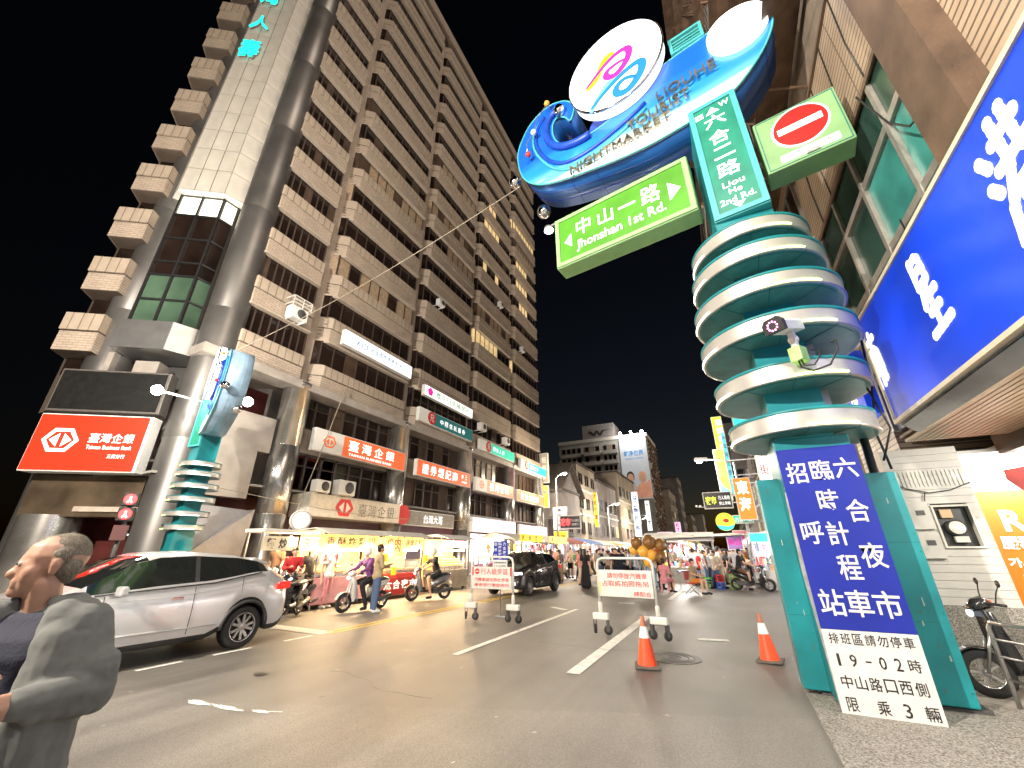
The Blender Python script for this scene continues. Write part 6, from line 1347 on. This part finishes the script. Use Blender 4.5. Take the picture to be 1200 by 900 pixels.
# things on the right hand street front
def crate(label, loc, m1, s_=.34, h=.3):
    t_ = thing('plastic_crate', label, 'crate', loc, R(10), 'crates and tubs by the right stalls'); b = B()
    frame(b, -s_ / 2, s_ / 2, 0, h, .04, -s_ / 2, -s_ / 2 + .02); frame(b, -s_ / 2, s_ / 2, 0, h, .04, s_ / 2 - .02, s_ / 2)
    for z in (h * .3, h * .55, h * .8): b.box(-s_ / 2, s_ / 2, -s_ / 2, s_ / 2, z, z + .03)
    b.box(-s_ / 2, -s_ / 2 + .02, -s_ / 2, s_ / 2, 0, h); b.box(s_ / 2 - .02, s_ / 2, -s_ / 2, s_ / 2, 0, h); b.build('slats', m1, t_)
mat('pl_green', (.12, .4, .06), .5); mat('pl_lime', (.3, .6, .1), .5); mat('pl_blue', (.02, .1, .5), .5)
crate('blue plastic crate at the bottom of the red and blue pair', (-.75, 22.6, 0), 'pl_blue'); crate('red plastic crate stacked on the blue one', (-.75, 22.6, .3), 'redplastic')
crate('dark green stool shaped crate left of the red and blue pair', (-1.3, 23.2, 0), 'pl_green', .4, .45); crate('lime green crate beside the black scooter, upper of two', (-.15, 22.9, .32), 'pl_lime'); crate('lime green crate beside the black scooter, lower of two', (-.15, 22.9, 0), 'pl_lime')
t_ = thing('folding_table', 'small blue topped table crowded with bags by the seated man', 'table', (-2.0, 22.6, 0), 0)
B().box(-.5, .5, -.3, .3, .7, .74).build('tabletop', 'pl_blue', t_)
for x in (-.45, .45):
    for y in (-.25, .25): B().box(x - .015, x + .015, y - .015, y + .015, 0, .7).build('leg', 'steel', t_)
ch_ = thing('folding_chair', 'red folding chair under the man in orange shorts', 'chair', (-1.65, 19.65, 0), R(70))
B().box(-.22, .22, -.2, .22, .38, .42).build('seat', 'cart_red', ch_); B().box(-.22, .22, .2, .24, .5, .85).build('backrest', 'cart_red', ch_)
for x in (-.2, .2): B().tube([(x, -.25, 0), (x, .22, .5), (x, .24, .85)], .013, 6).build('leg', 'steel', ch_); B().tube([(x, .28, 0), (x, -.18, .4)], .013, 6).build('leg', 'steel', ch_)
st_ = thing('plastic_stool', 'pink stool under the person in pink behind the second barrier', 'stool', (-2.75, 19.5, 0), 0)
B().box(-.16, .16, -.16, .16, .37, .40).build('seat', 'cart_pink', st_)
for x in (-.13, .13):
    for y in (-.13, .13): B().box(x - .02, x + .02, y - .02, y + .02, 0, .37).build('leg', 'cart_pink', st_)
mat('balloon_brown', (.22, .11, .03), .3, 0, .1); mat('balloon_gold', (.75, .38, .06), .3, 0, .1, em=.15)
BL = thing('balloon_bunch', 'bunch of brown and golden round balloons above the second barrier', 'balloons', (-3.6, 20.2, 0), 0)
for k, (x, z, r, mm) in enumerate(((-.25, 1.95, .26, 'balloon_brown'), (.3, 1.98, .3, 'balloon_brown'), (.75, 1.85, .27, 'balloon_brown'), (.0, 1.6, .24, 'balloon_gold'), (.35, 1.45, .22, 'balloon_gold'), (-.45, 1.65, .2, 'balloon_gold'), (.75, 1.35, .25, 'balloon_brown'), (.15, 1.15, .2, 'balloon_gold'), (.6, 1.65, .1, 'redplastic'))):
    B().ball((x, .1 * (k % 3), z), r, 16, (1, 1, 1.1)).build('balloon', mm, BL)
B().tube([(.1, .1, 0), (.1, .1, 1.2)], .02, 6).box(-.2, .4, -.1, .3, 0, .06).build('stand', 'steel', BL); 
PO = thing('canopy_post', 'dark upright post and long white roof edge in front of the right hand stalls', 'canopy', (-2.6, 20.5, 0), 0)
B().box(-.04, .04, -.04, .04, 0, 2.1).build('post', 'beam', PO)
B().add([(-.5, -.2, 2.1), (3.4, 3.5, 2.35), (3.2, 7, 2.6), (-.5, 4.5, 2.35)], [(0, 1, 2, 3)]).add([(-.5, -.2, 2.05), (3.4, 3.5, 2.3), (3.2, 7, 2.56), (-.5, 4.5, 2.3)], [(0, 1, 2, 3)]).build('canopy', 'canvas_white', PO)
B().box(3.3, 3.4, 3.5, 3.6, 0, 2.35).build('post', 'steel', PO); point_lamp('canopy_lamp', PO, (1.2, 2.6, 1.95), 35, (1, .95, .88), .3)

# ================================================================ hanging signs on the right
def blade(label, x0, x1, y, z0, z1, face, items=(), lm='black_letter', bold=.01, case='white', extra=None, rz=0, name='hanging_sign', d=.22):
    s_ = thing(name, label, 'sign', ((x0 + x1) / 2, y, z0), rz); w_ = (x1 - x0) / 2
    B().box(-w_, w_, 0, d, 0, z1 - z0).build('case', case, s_); B().box(-w_ + .04, w_ - .04, -.012, 0, .04, z1 - z0 - .04).build('face', face, s_)
    if items: lettering(s_, items, lm, -.02, bold)
    B().box(w_, w_ + max(.1, 3.0 - x1), .08, .12, (z1 - z0) * .3, (z1 - z0) * .3 + .05).box(w_, w_ + max(.1, 3.0 - x1), .08, .12, (z1 - z0) * .75, (z1 - z0) * .75 + .05).build('bracket', 'galv', s_)
    if extra: extra(s_, w_, z1 - z0)
    return s_
mat('lime_lit', (.75, .9, .05), .4, 0, 0, em=.5, ecol=(.8, 1, .05)); mat('yellow_lit', (.95, .8, .05), .4, 0, .05, em=.5, ecol=(1, .85, .03)); mat('cyan_lit', (.1, .7, .8), .4, 0, 0, em=.7, ecol=(.1, .8, .95)); mat('aqua_lit', (.05, .75, .65), .4, 0, 0, em=.6, ecol=(.05, .95, .8))
mat('hotel_dark', (.03, .02, .02), .4, 0, .2); mat('orange_hot', (.9, .2, .02), .4, 0, 0, em=.7, ecol=(1, .22, .02))
blade('tall lime yellow light box, farthest left of the right hand signs', .25, .85, 27.5, 7.0, 9.5, 'lime_lit', vchars('旅館住宿', .08, 2.3, .35, .4, .52), 'white_lit2')
def swoosh(s_, w_, h): B().prism([(-w_ + .05, .05), (w_ - .05, .05), (w_ - .05, .5), (-w_ * .2, .75), (-w_ + .05, 1.15)], -.03, -.014, 'y').build('swoosh', 'cyan_lit', s_)
blade('tall yellow banner sign with cyan bottom right of the street lamp', .0, .55, 25.0, 4.1, 6.9, 'yellow_lit', vchars('木瓜牛奶', .0, 2.4, .3, .3, .38), 'red_letter', extra=swoosh)
blade('narrow cyan light strip between the yellow sign and the hotel sign', .58, .8, 25.6, 4.4, 8.0, 'cyan_lit', vchars('停車場收費', 0, 3.4, .14, .3, .5), 'blue_letter')
blade('dark hotel sign with pale lettering and a brush mark', .85, 1.6, 26.0, 5.9, 8.6, 'hotel_dark', [('HOTEL', 0, 1.15, .56, .2), ('旅', 0, 1.85, .5, .6)], 'white_dim', case='hotel_dark')
blade('tall turquoise light box with orange base behind the lowest rings', 1.25, 2.3, 24.0, 6.6, 11.0, 'aqua_lit', extra=lambda s_, w_, h: B().box(-w_ + .04, w_ - .04, -.02, -.012, .02, .2).build('base_strip', 'orange_hot', s_))
blade('orange and white sign with large white characters under the hotel sign', .6, 1.35, 22.6, 2.95, 4.9, 'orange_hot', vchars('東海', -.0, 1.8, .5, .62, .78), 'white_lit2', .02)
blade('long white light box with red edge right of the orange sign', 1.8, 2.35, 22.8, 2.6, 7.4, 'white_lit', vchars('豐年街海產', 0, 4.6, .35, .5, .85), 'red_letter')
t_ = blade('LED matrix board in a white frame with yellow and white characters', -.85, .45, 23.0, 3.55, 4.35, 'screen_off', [('夜市', -.3, .4, .5, .4)], 'lime_lit', .03)
lettering(t_, [('行人專用', .3, .5, .5, .2), ('禁止車輛', .3, .24, .5, .16)], 'white_lit', -.022, .0)
ds = thing('round_sign', 'round yellow and aqua disc sign with a red mark under the LED board', 'sign', (-.05, 23.4, 2.75), 0)
B().prism(ell(0, .2, .42, .42), 0, .08, 'y').build('disc', 'yellow_lit', ds); B().prism([(-.4, .05), (-.3, -.12), (0, -.22), (.3, -.12), (.4, .05), (.1, -.02)], -.015, -.003, 'y').build('aqua_band', 'aqua_lit', ds)
B().prism(ell(.05, .25, .13, .09), -.02, -.004, 'y').build('red_mark', 'trafficred', ds); B().box(.4, 3.0, .03, .07, .15, .2).build('bracket', 'galv', ds)
blade('small green sign with white characters right of the round disc', .3, 1.2, 23.5, 2.85, 3.25, 'green_sign', hchars('六合海鮮', -.35, .2, .17, .2, .19), 'letter_white')
blade('turquoise cloth awning front above the right hand stalls', .75, 2.3, 21.2, 1.95, 2.35, 'aqua_lit', name='awning_front')
for k, (x, z, y, c1, st) in enumerate(((.55, 2.2, 26, 'goods_pink', '鞋包'), (.2, 1.95, 24.3, 'goods_violet', '飾品'), (1.3, 1.65, 24.5, 'white_lit', '衣服'))):
    blade(f'pinkish poster board with shop writing, {["upper left of the scooter", "middle one", "largest white one behind the scooter"][k]}', x - .35, x + .35, y, z - .3, z + .45, c1, hchars(st, -.28, .38, .25, .3, .3), 'magenta')
CM = thing('twin_camera', 'pair of small white cameras on a bar left of the LED board', 'camera', (-1.1, 22.9, 3.62), 0)
B().box(-.05, .35, 0, .03, 0, .03).build('bar', 'galv', CM)
for x in (-.1, .06): B().ball((x, -.02, .06), .07, 10, (1, 1.2, .8)).build('camera_body', 'white', CM)
# street lamps
SL_ = street_lamp('street lamp with LED board on its pole, first beyond the tower', (-13.2, 34.8, 0), R(-12), 7.75, 1.0, 900, (1, .84, .62), .35)
t_ = thing('led_board', 'LED matrix board in a white frame with red characters on the lamp pole', 'sign', (-12.0, 34.7, 3.35), R(8))
B().box(-.95, .95, 0, .15, 0, 1.15).build('case', 'white', t_); B().box(-.84, .84, -.01, 0, .1, 1.05).build('face', 'screen_off', t_)
lettering(t_, [('夜市', -.4, .58, .8, .6)], 'lens_red', -.016, .03); lettering(t_, [('行人優先', .42, .7, .7, .22), ('請慢行', .42, .38, .6, .2)], 'white_dim', -.016, .0, 'small_lettering')
street_lamp('second street lamp beyond the tower on the left pavement', (-12.6, 50.5, 0), R(-8), 6.6, 1.3, 900, (1, .9, .75), .3)
street_lamp('third small street lamp far down the left pavement', (-12.4, 70, 0), R(-8), 6.2, 1.3, 900, (1, .9, .75), .3)
street_lamp('street lamp reaching left from the right hand signs', (.9, 24.3, 0), R(180), 6.0, 1.7, 260, (1, .9, .75), .25)

# ================================================================ twin pylon, smaller, across the road
def twin(src, label, z_off):
    k_ = .56; r_ = thing(src.name.split('.')[0], label, src['category'], (0, 0, 0), 0)
    for ch_ in src.children:
        if 'lettering' in ch_.name or 'letters' in ch_.name or 'arrows' in ch_.name or 'conduit' in ch_.name: continue
        copy_tree(ch_, parent=r_)
    # mirrored, smaller, feet on the far pavement
    px_, py_ = src.location.x, src.location.y
    r_.location = (-14.0 - (px_ - 1.17) * k_, 6.6 + (py_ - 6.9) * k_, z_off + src.location.z * k_); r_.scale = (-k_, k_, k_); r_.rotation_euler = (0, 0, -src.rotation_euler.z)
    return r_
twin(PY, 'smaller turquoise twin pylon with white rings before the tower corner', .45)
tb_ = twin(BO, 'smaller mirrored boat shaped sign on top of the twin pylon seen end on', .9); tb_.rotation_euler = (0, 0, R(-20)); tb_.scale = (-.56, .66, .66); tb_.location.z = 4.85 - 9.46 * .66
for ch_ in tb_.children:
    if ch_.name.startswith('rim'): ch_.material_slots[0].link = 'OBJECT'; ch_.material_slots[0].material = mat('rim_lamplit', (.30, .45, .60), .4, .3, .35, 1)  # paler rim colour stands in for light from the adjacent lamps
twin(V, 'small upright teal box on the front of the twin pylon', .7)
pb_ = thing('pylon_base', 'low plinth carrying the small twin pylon on the far pavement', 'plinth', (-14.0, 6.6, .13), 0); B().box(-.6, .6, -.4, .4, 0, .6).build('block', 'ring_band', pb_, bevel=.03)
for lb, p_, q_, e_ in (('glaring lamp on a thin arm left of the twin pylon', (-14.65, 5.15, 6.1), (.6, 1.3, -.15), 130), ('glaring lamp right of the twin pylon under its boat sign', (-13.1, 6.95, 6.05), (-.7, -.3, .1), 130)):
    L_ = thing('flood_lamp', lb, 'lamp', p_, 0, 'lamps on the twin pylon'); B().ball((0, 0, 0), .15, 14).build('bulb', 'bulb_white', L_); B().tube([(0, 0, 0), q_], .03, 6).build('arm', 'white', L_)
    point_lamp('lamp_light', L_, (.5, -.45, -.1), e_, (1, .9, .74), .15)

# ================================================================ buildings farther down the street
mat('old_wall', (.30, .27, .26), .8, 0, .3, .5, .2, 8); mat('old_wall_warm', (.34, .29, .23), .8, 0, .3, .5, .2, 8); mat('roof_dark', (.10, .085, .08), .8, 0, .3); mat('cream_wall', (.42, .41, .37), .7, 0, .15, .4)
def building(label, x, y0, y1, h, wall, floors, nb, depth=12, side=1, roof='roof_dark', lit_=.15, name='shop_house', fh=3.2, z0=3.4, zb=0):
    """facade on plane X=x running y0..y1; side=1 faces +X (left side of street), -1 faces -X"""
    t_ = thing(name, label, 'building', (x, (y0 + y1) / 2, 0), R(90) if side > 0 else R(-90)); w_ = (y1 - y0) / 2
    B().box(-w_, w_, 0, depth, zb, h).build('wall', wall, t_); B().box(-w_ - .1, w_ + .1, -.15, depth, h, h + .25).build('roof', roof, t_)
    for f in range(floors):
        z = z0 + f * fh
        B().box(-w_, w_, -.12, .0, z - .75, z - .55).build('ledge', 'offwhite', t_)
        for k in range(nb):
            x0 = -w_ + (k + .18) * 2 * w_ / nb; x1 = -w_ + (k + .82) * 2 * w_ / nb
            fr = frame(B(), x0, x1, z, z + fh * .5, .06, -.06, .03); fr.box((x0 + x1) / 2 - .03, (x0 + x1) / 2 + .03, -.05, .02, z, z + fh * .5); wn = fr.build('window', 'win_alu', t_)
            B().box(x0 + .05, x1 - .05, -.02, .0, z + .05, z + fh * .5 - .05).build('pane', 'pane_curtain' if rnd.random() < lit_ else 'pane_lit' if rnd.random() < lit_ * .6 else 'pane_dark', wn)
        if rnd.random() < .7:
            k = rnd.randrange(nb); xx = -w_ + (k + .5) * 2 * w_ / nb; b = B()
            for q in range(6): b.box(xx - .7 + q * .28, xx - .67 + q * .28, -.5, -.47, z - .2, z + .9)
            b.box(xx - .75, xx + .75, -.5, 0, z - .25, z - .2); b.build('window_cage', 'galv', t_)
    return t_
GH = building('old gabled house with pale end wall behind the first street lamp', -15, 40, 47, 7.6, 'old_wall', 1, 3, 8, fh=3)
b = B(); b.prism([(-3.6, 7.6), (3.6, 7.6), (0, 10.6)], 0.0, 8, 'y'); b.build('gable', 'old_wall', GH); b = B(); b.prism([(-4, 7.5), (0, 10.9), (4, 7.5), (4, 7.25), (0, 10.6), (-4, 7.25)], -.6, 8.2, 'y'); b.build('gable_roof', 'roof_dark', GH)
b = B()
for z0_, x0_ in ((4.6, -2.5), (2.2, 0)):
    frame(b, x0_ - .6, x0_ + .6, 4.2, 6.6, .08, -.02, .06)
ww_ = B(); frame(ww_, 1.2, 2.2, 4.0, 5.6, .08, -.03, .06); ww_.box(1.65, 1.75, -.03, .05, 4.0, 5.6); o = ww_.build('end_window', 'win_frame', GH, (-3.5, 4.2, 0), R(-90)); B().box(1.25, 2.15, -.01, .02, 4.05, 5.55).build('pane', 'pane_dark', o)
building('narrow stone shop house with balconies next to the gabled house', -15.2, 47.2, 55, 11.5, 'old_wall_warm', 3, 3, fh=2.9)
building('grey shop house with a lean roof and lit shop signs', -15, 55.2, 66, 10.5, 'old_wall', 2, 4)
building('brown shop house before the tall apartment block', -14.6, 66.2, 80, 13.5, 'old_wall_warm', 3, 5)
building('dim brick block beyond the tall apartment block', -14, 132, 150, 19, 'old_wall_warm', 4, 5, fh=3.8)
building('slim dark tower far beyond the apartment block', -13, 155, 168, 26, 'old_wall', 6, 3, fh=3.8)
building('pale cream block at the far end of the street', -9, 205, 222, 17, 'cream_wall', 3, 4, fh=4)
building('plain brown block at the far end beside the cream one', -12, 180, 200, 15, 'old_wall_warm', 3, 4, fh=4)
# tall apartment block with billboard
AP = thing('apartment_block', 'tall pale apartment block with a lit billboard on its street end', 'building', (-16, 115, 0), 0)
B().box(-26, 0, 0, 16, 0, 31.6).build('wall', 'cream_wall', AP); B().box(-26.2, .2, -.3, 16, 31.6, 32.6).build('roof', 'offwhite', AP)
B().box(-18.5, -9, .5, 8, 32.6, 37).build('roof_box', mat('roof_grey', (.25, .23, .22), .7, 0, .2), AP)
b = B(); b.tube([(-16, .35, 35), (-14.6, .35, 33.6), (-13.8, .35, 35), (-12.8, .35, 33.6), (-12, .35, 34.8), (-10, .35, 34.8)], .22, 6); b.build('rooftop_mark', 'dkgrey', AP)
for f in range(7):
    z = 28.8 - f * 2.95
    for k, (x0, x1) in enumerate(((-25.3, -18.8), (-18, -13.2), (-12.4, -8.5))):
        nw = 4 if k == 0 else 3; B().box(x0 - .2, x1 + .2, -.9 if k else -.2, 0, z - 1.2, z - .2).build('balcony', 'cream_wall', AP)
        for q in range(nw):
            a = x0 + (x1 - x0) * q / nw; c = a + (x1 - x0) / nw * .82
            fr = frame(B(), a, c, z - .1, z + 1.5, .1, -.08, .03).build('window', 'win_alu', AP); B().box(a + .1, c - .1, -.03, 0, z, z + 1.4).build('pane', 'pane_dark' if rnd.random() < .85 else 'pane_curtain', fr)
b = B(); rr = random.Random(5)
for k in range(420):
    z = rr.random() * 31; y = rr.random() * 16; b.obox((.15, y, z), (.5 * rr.random() + .2, .8, .5), rr.random(), rr.random(), rr.random())
b.build('climbing_plants', mat('dry_leaves', (.16, .11, .08), .8, 0, .4), AP, kind='stuff')
BB = thing('billboard', 'tall lit billboard with blue characters and two smiling people on the apartment block', 'billboard', (-19.9, 114.6, 14.6), 0)
B().box(-3.7, 3.7, 0, .3, 0, 17.6).build('board', 'billboard' if 'billboard' in MATS else mat('billboard', (.6, .64, .68), .5, 0, .1, .3, em=.25), BB)
lettering(BB, [('乾淨世界', 0, 12.4, 5.4, 1.6), ('GANJING WORLD', 0, 10.9, 5, .5)], mat('bb_blue', (.05, .25, .6), .5, em=.3), -.03, .02)
mat('bb_peach', (.75, .35, .22), .6, 0, .2, .6, em=.3); mat('bb_skin', (.6, .33, .22), .6, 0, 0, em=.3)
B().prism([(-3.6, .2), (3.6, .2), (3.6, 5.0), (1.5, 3.6), (0, 3.2), (-3.6, 4.2)], -.04, -.02, 'y').build('printed_ground', 'bb_peach', BB)
for x, z, hc in ((-1.5, 5.6, 'dkgrey'), (1.7, 5.4, 'bb_peach')):
    B().prism(ell(x, z + .35, 1.05, 1.5), -.06, -.04, 'y').build('printed_hair', hc, BB); B().prism(ell(x, z, .85, 1.25), -.08, -.06, 'y').mat(1).prism(ell(x, z - .5, .4, .15, 12), -.09, -.08, 'y').build('printed_face', ['bb_skin', 'white'], BB)
    B().prism([(x - 1.7, z - 3.2), (x - 1.2, z - 1.6), (x, z - 1.1), (x + 1.2, z - 1.6), (x + 1.7, z - 3.2)], -.055, -.045, 'y').build('printed_shirt', 'white_dim' if x < 0 else 'bb_peach', BB)
for x in (-3, 0, 3):
    t_ = thing('spotlight', f'small rooftop spotlight over the billboard, {["left", "middle", "right"][(x + 3) // 3]} one', 'lamp', (-19.9 + x, 114.0, 32.9), 0, 'billboard spotlights'); B().ball((0, 0, .1), .3, 10).build('bulb', 'bulb_white', t_); B().box(-.05, .05, -.1, .8, -.1, .1).build('arm', 'galv', t_)
point_lamp('billboard_light', BB, (0, -4, 18.5), 1100, (1, .95, .88), .5)
# left side signs beyond the tower
def lblade(label, Y, x0, x1, z0, z1, face, items, lm, d=.25): 
    s_ = thing('hanging_sign', label, 'sign', ((x0 + x1) / 2, Y, z0), 0); w_ = (x1 - x0) / 2
    B().box(-w_, w_, 0, d, 0, z1 - z0).build('case', 'white', s_); B().box(-w_ + .05, w_ - .05, -.012, 0, .05, z1 - z0 - .05).build('face', face, s_); lettering(s_, items, lm, -.02, .02)
    B().box(-w_ - 1.5, -w_, .1, .16, (z1 - z0) * .5, (z1 - z0) * .5 + .06).build('bracket', 'galv', s_); return s_
lblade('white upright sign over a yellow one just past the tower', 38.4, -15.0, -13.6, 3.5, 5.6, 'white_lit', vchars('專業修錶', 0, 1.95, .4, .36, .46), 'black_letter')
lblade('yellow lower half of the upright sign pair just past the tower', 38.4, -15.0, -13.6, 2.2, 3.4, mat('amber_lit', (.9, .5, .03), .5, em=.6), hchars('修理', -.45, .6, .4, .45, .5), 'red_letter')
lblade('grey upright sign at the far top corner of the tower base', 37.8, -16.0, -15.1, 7.9, 10.9, 'stone_panel', vchars('租售洽', 0, 2.6, .5, .6, .8), 'white_dim')
lblade('blue over yellow small upright sign on the tower corner', 37.6, -16.0, -15.1, 5.5, 7.6, 'yellow_lit', [('停', 0, 1.5, .6, .6)], 'blue_letter')
lblade('slim yellow banner hanging on the stone shop house', 49, -13.9, -13.4, 4.2, 8.2, 'yellow_lit', vchars('海鮮餐廳', 0, 3.8, .3, .5, .8), 'red_letter', .1)
lblade('slim white and blue upright sign far down the left side', 68, -11.0, -10.3, 4.5, 9.0, 'white_lit', vchars('大飯店', 0, 4.2, .5, .9, 1.3), 'blue_letter')
lblade('pale grey upright sign before the slim white and blue one', 66, -12.6, -11.6, 3.6, 10.2, 'blue_white', vchars('牙醫診所', 0, 6, .7, 1.0, 1.45), 'blue_letter')
lblade('violet glowing upright sign at the far end of the left side', 120, -12.4, -10.9, 4.7, 8.8, 'pink_lit', vchars('KTV', 0, 3.8, .8, .9, 1.2), 'magenta')
lblade('pink and white low light box among the far left shops', 90, -12.8, -9.8, 3.8, 5.2, 'pink_lit', hchars('鞋店', -1.1, .7, .8, .9, 1.2), 'magenta')
# right side tall old buildings
RB1 = building('tall old brown building with rusty awning frames rising behind the boat sign', 3.15, 12.2, 26, 38, 'beam', 9, 4, 12, -1, fh=3.4, z0=7, name='apartment_block', lit_=.05)
b = B()
for f in range(8):
    for k in range(3):
        Y = -2.5 + k * 4.2; z = 8.5 + f * 3.4
        b.add([(Y - 1.5, 0, z + .9), (Y + 1.5, 0, z + .9), (Y + 1.5, -1.1, z + .45), (Y - 1.5, -1.1, z + .45)], [(0, 1, 2, 3)])
        for x in (Y - 1.4, Y + 1.4): b.tube([(x, 0, z), (x, -1.1, z + .45)], .03, 5); b.tube([(x, 0, z - .6), (x, -1.1, z + .45)], .03, 5)
b.build('awnings', mat('rust_sheet', (.2, .13, .09), .7, .2, .5, 2, .2, 10), RB1)
B().box(5.5, 6.9, -.6, 0, 6, 38).build('pier', 'beam', RB1)
building('tall dark building farther along the right side', 3.1, 26.2, 45, 33, 'beam', 7, 5, 12, -1, fh=3.6, z0=8, name='apartment_block', lit_=.05)
building('low shop row on the far right side', 3.3, 45.5, 80, 11, 'old_wall', 2, 9, 12, -1)
building('low shop row at the far right end', 3.3, 81, 150, 9, 'old_wall', 2, 14, 12, -1)
s = thing('lit_shop', 'white lit clothes shop window behind the right hand scooter', 'shop', (3.1, 24, 0), R(-90)); B().box(-4, 6, -.1, .05, .2, 3.6).build('lit_window', 'white_lit2', s)
b = B(); 
for k in range(8): b.box(-4 + k * 1.4, -3.9 + k * 1.4, -.16, -.1, .1, 3.7)
b.build('frame', 'steel', s)
b = B(); r5 = random.Random(9)
for k in range(60): b.mat(r5.randrange(9)); b.obox((-3.8 + 9.6 * r5.random(), -.2, .5 + 2.6 * r5.random()), (.35, .1, .5))
b.build('hanging_clothes', GOODS, s, kind='stuff')
# right near: awning frames between corner shop and tall building
RM = building('brown tiled middle house between the corner shop and the tall building', 3.1, 9.75, 12.1, 30, 'brown_tile', 6, 1, 8, -1, fh=3.6, z0=9, lit_=0, zb=3.25)
b = B()
for f in range(6):
    z = 10.5 + f * 3.1
    b.add([(-1.1, 0, z + .8), (1.1, 0, z + .8), (1.1, -.9, z + .4), (-1.1, -.9, z + .4)], [(0, 1, 2, 3)])
    for x in (-1.0, 1.0): b.tube([(x, 0, z), (x, -.9, z + .4)], .025, 5)
b.build('awnings', 'rust_sheet', RM)
# rusty frames above the tile wall of the corner shop
b = B()
for k in range(7):
    z = 10.4 + k * 1.5
    for Y in (5.2, 7.4, 9.4): b.tube([(-Y, .05, z), (-Y, -.75, z + .5)], .03, 5)
    b.add([(-9.6, 0, z + .9), (-5, 0, z + .9), (-5, -.75, z + .5), (-9.6, -.75, z + .5)], [(0, 1, 2, 3)])
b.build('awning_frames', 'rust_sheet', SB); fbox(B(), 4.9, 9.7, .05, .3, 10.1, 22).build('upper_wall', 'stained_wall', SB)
# overhead cable from tower to boat sign
def wire(label, pts, r=.012):
    P = [Vector(p) for p in pts]; t_ = thing('overhead_wire', label, 'wire', tuple(P[0]), 0); a, c = P[0], P[-1]; L = (c - a).length
    B().tube([a.lerp(c, k / 24) - a - Vector((0, 0, .03 * L * math.sin(PI * k / 24))) for k in range(25)], r, 5).build('cable', 'cable_grey' if 'cable_grey' in MATS else mat('cable_grey', (.3, .26, .2), .6), t_)
wire('thin pale wire running from the twin pylon across the tower facade to the boat sign', [(-14, 6.3, 7.6), (-3.3, 7.0, 10.5)], .012)
wire('white wire hanging down beside the first silver column of the tower', [(-15.2, 12.3, 9.0), (-15.0, 10.6, 2.2)], .02)
wire('thin dark wire over the left stalls', [(-15, 7.5, 3.6), (-12.5, 20, 3.2)], .012)
street_lamp('assumed tall street lamp at the corner pavement behind the camera, right side', (3.4, -3.0, 0), R(170), 10.5, 4.0, 1450, (1, .90, .76))  # assumed unseen lamp, added to light the pylon front and near road
street_lamp('added tall street lamp across the junction behind the camera, left side', (-7.5, -7.5, 0), R(60), 8.5, 1.5, 7000, (1, .89, .76))  # added out of view to brighten the tower facade and the road
# added fill lamps to brighten the soffit and wall under the right canopy
for k, (x, y, e_) in enumerate(((4.6, 9.3, 130), (4.4, 6.2, 130), (4.2, 2.0, 120))):
    t_ = thing('arcade_fill_lamp', f'added fill lamp under the right arcade ceiling, {["by the orange poster", "between the meter wall and the pillar", "nearest the camera"][k]}', 'lamp', (x, y, 3.13), 0, 'added arcade fill lamps')
    B().lathe([(.0001, -.02), (.16, -.02), (.17, .03), (.1, .04)], 20, (0, 0, 0)).build('lamp_disc', 'tube_white', t_); point_lamp('lamp_light', t_, (0, 0, -.25), e_, (1, .95, .85), .2)
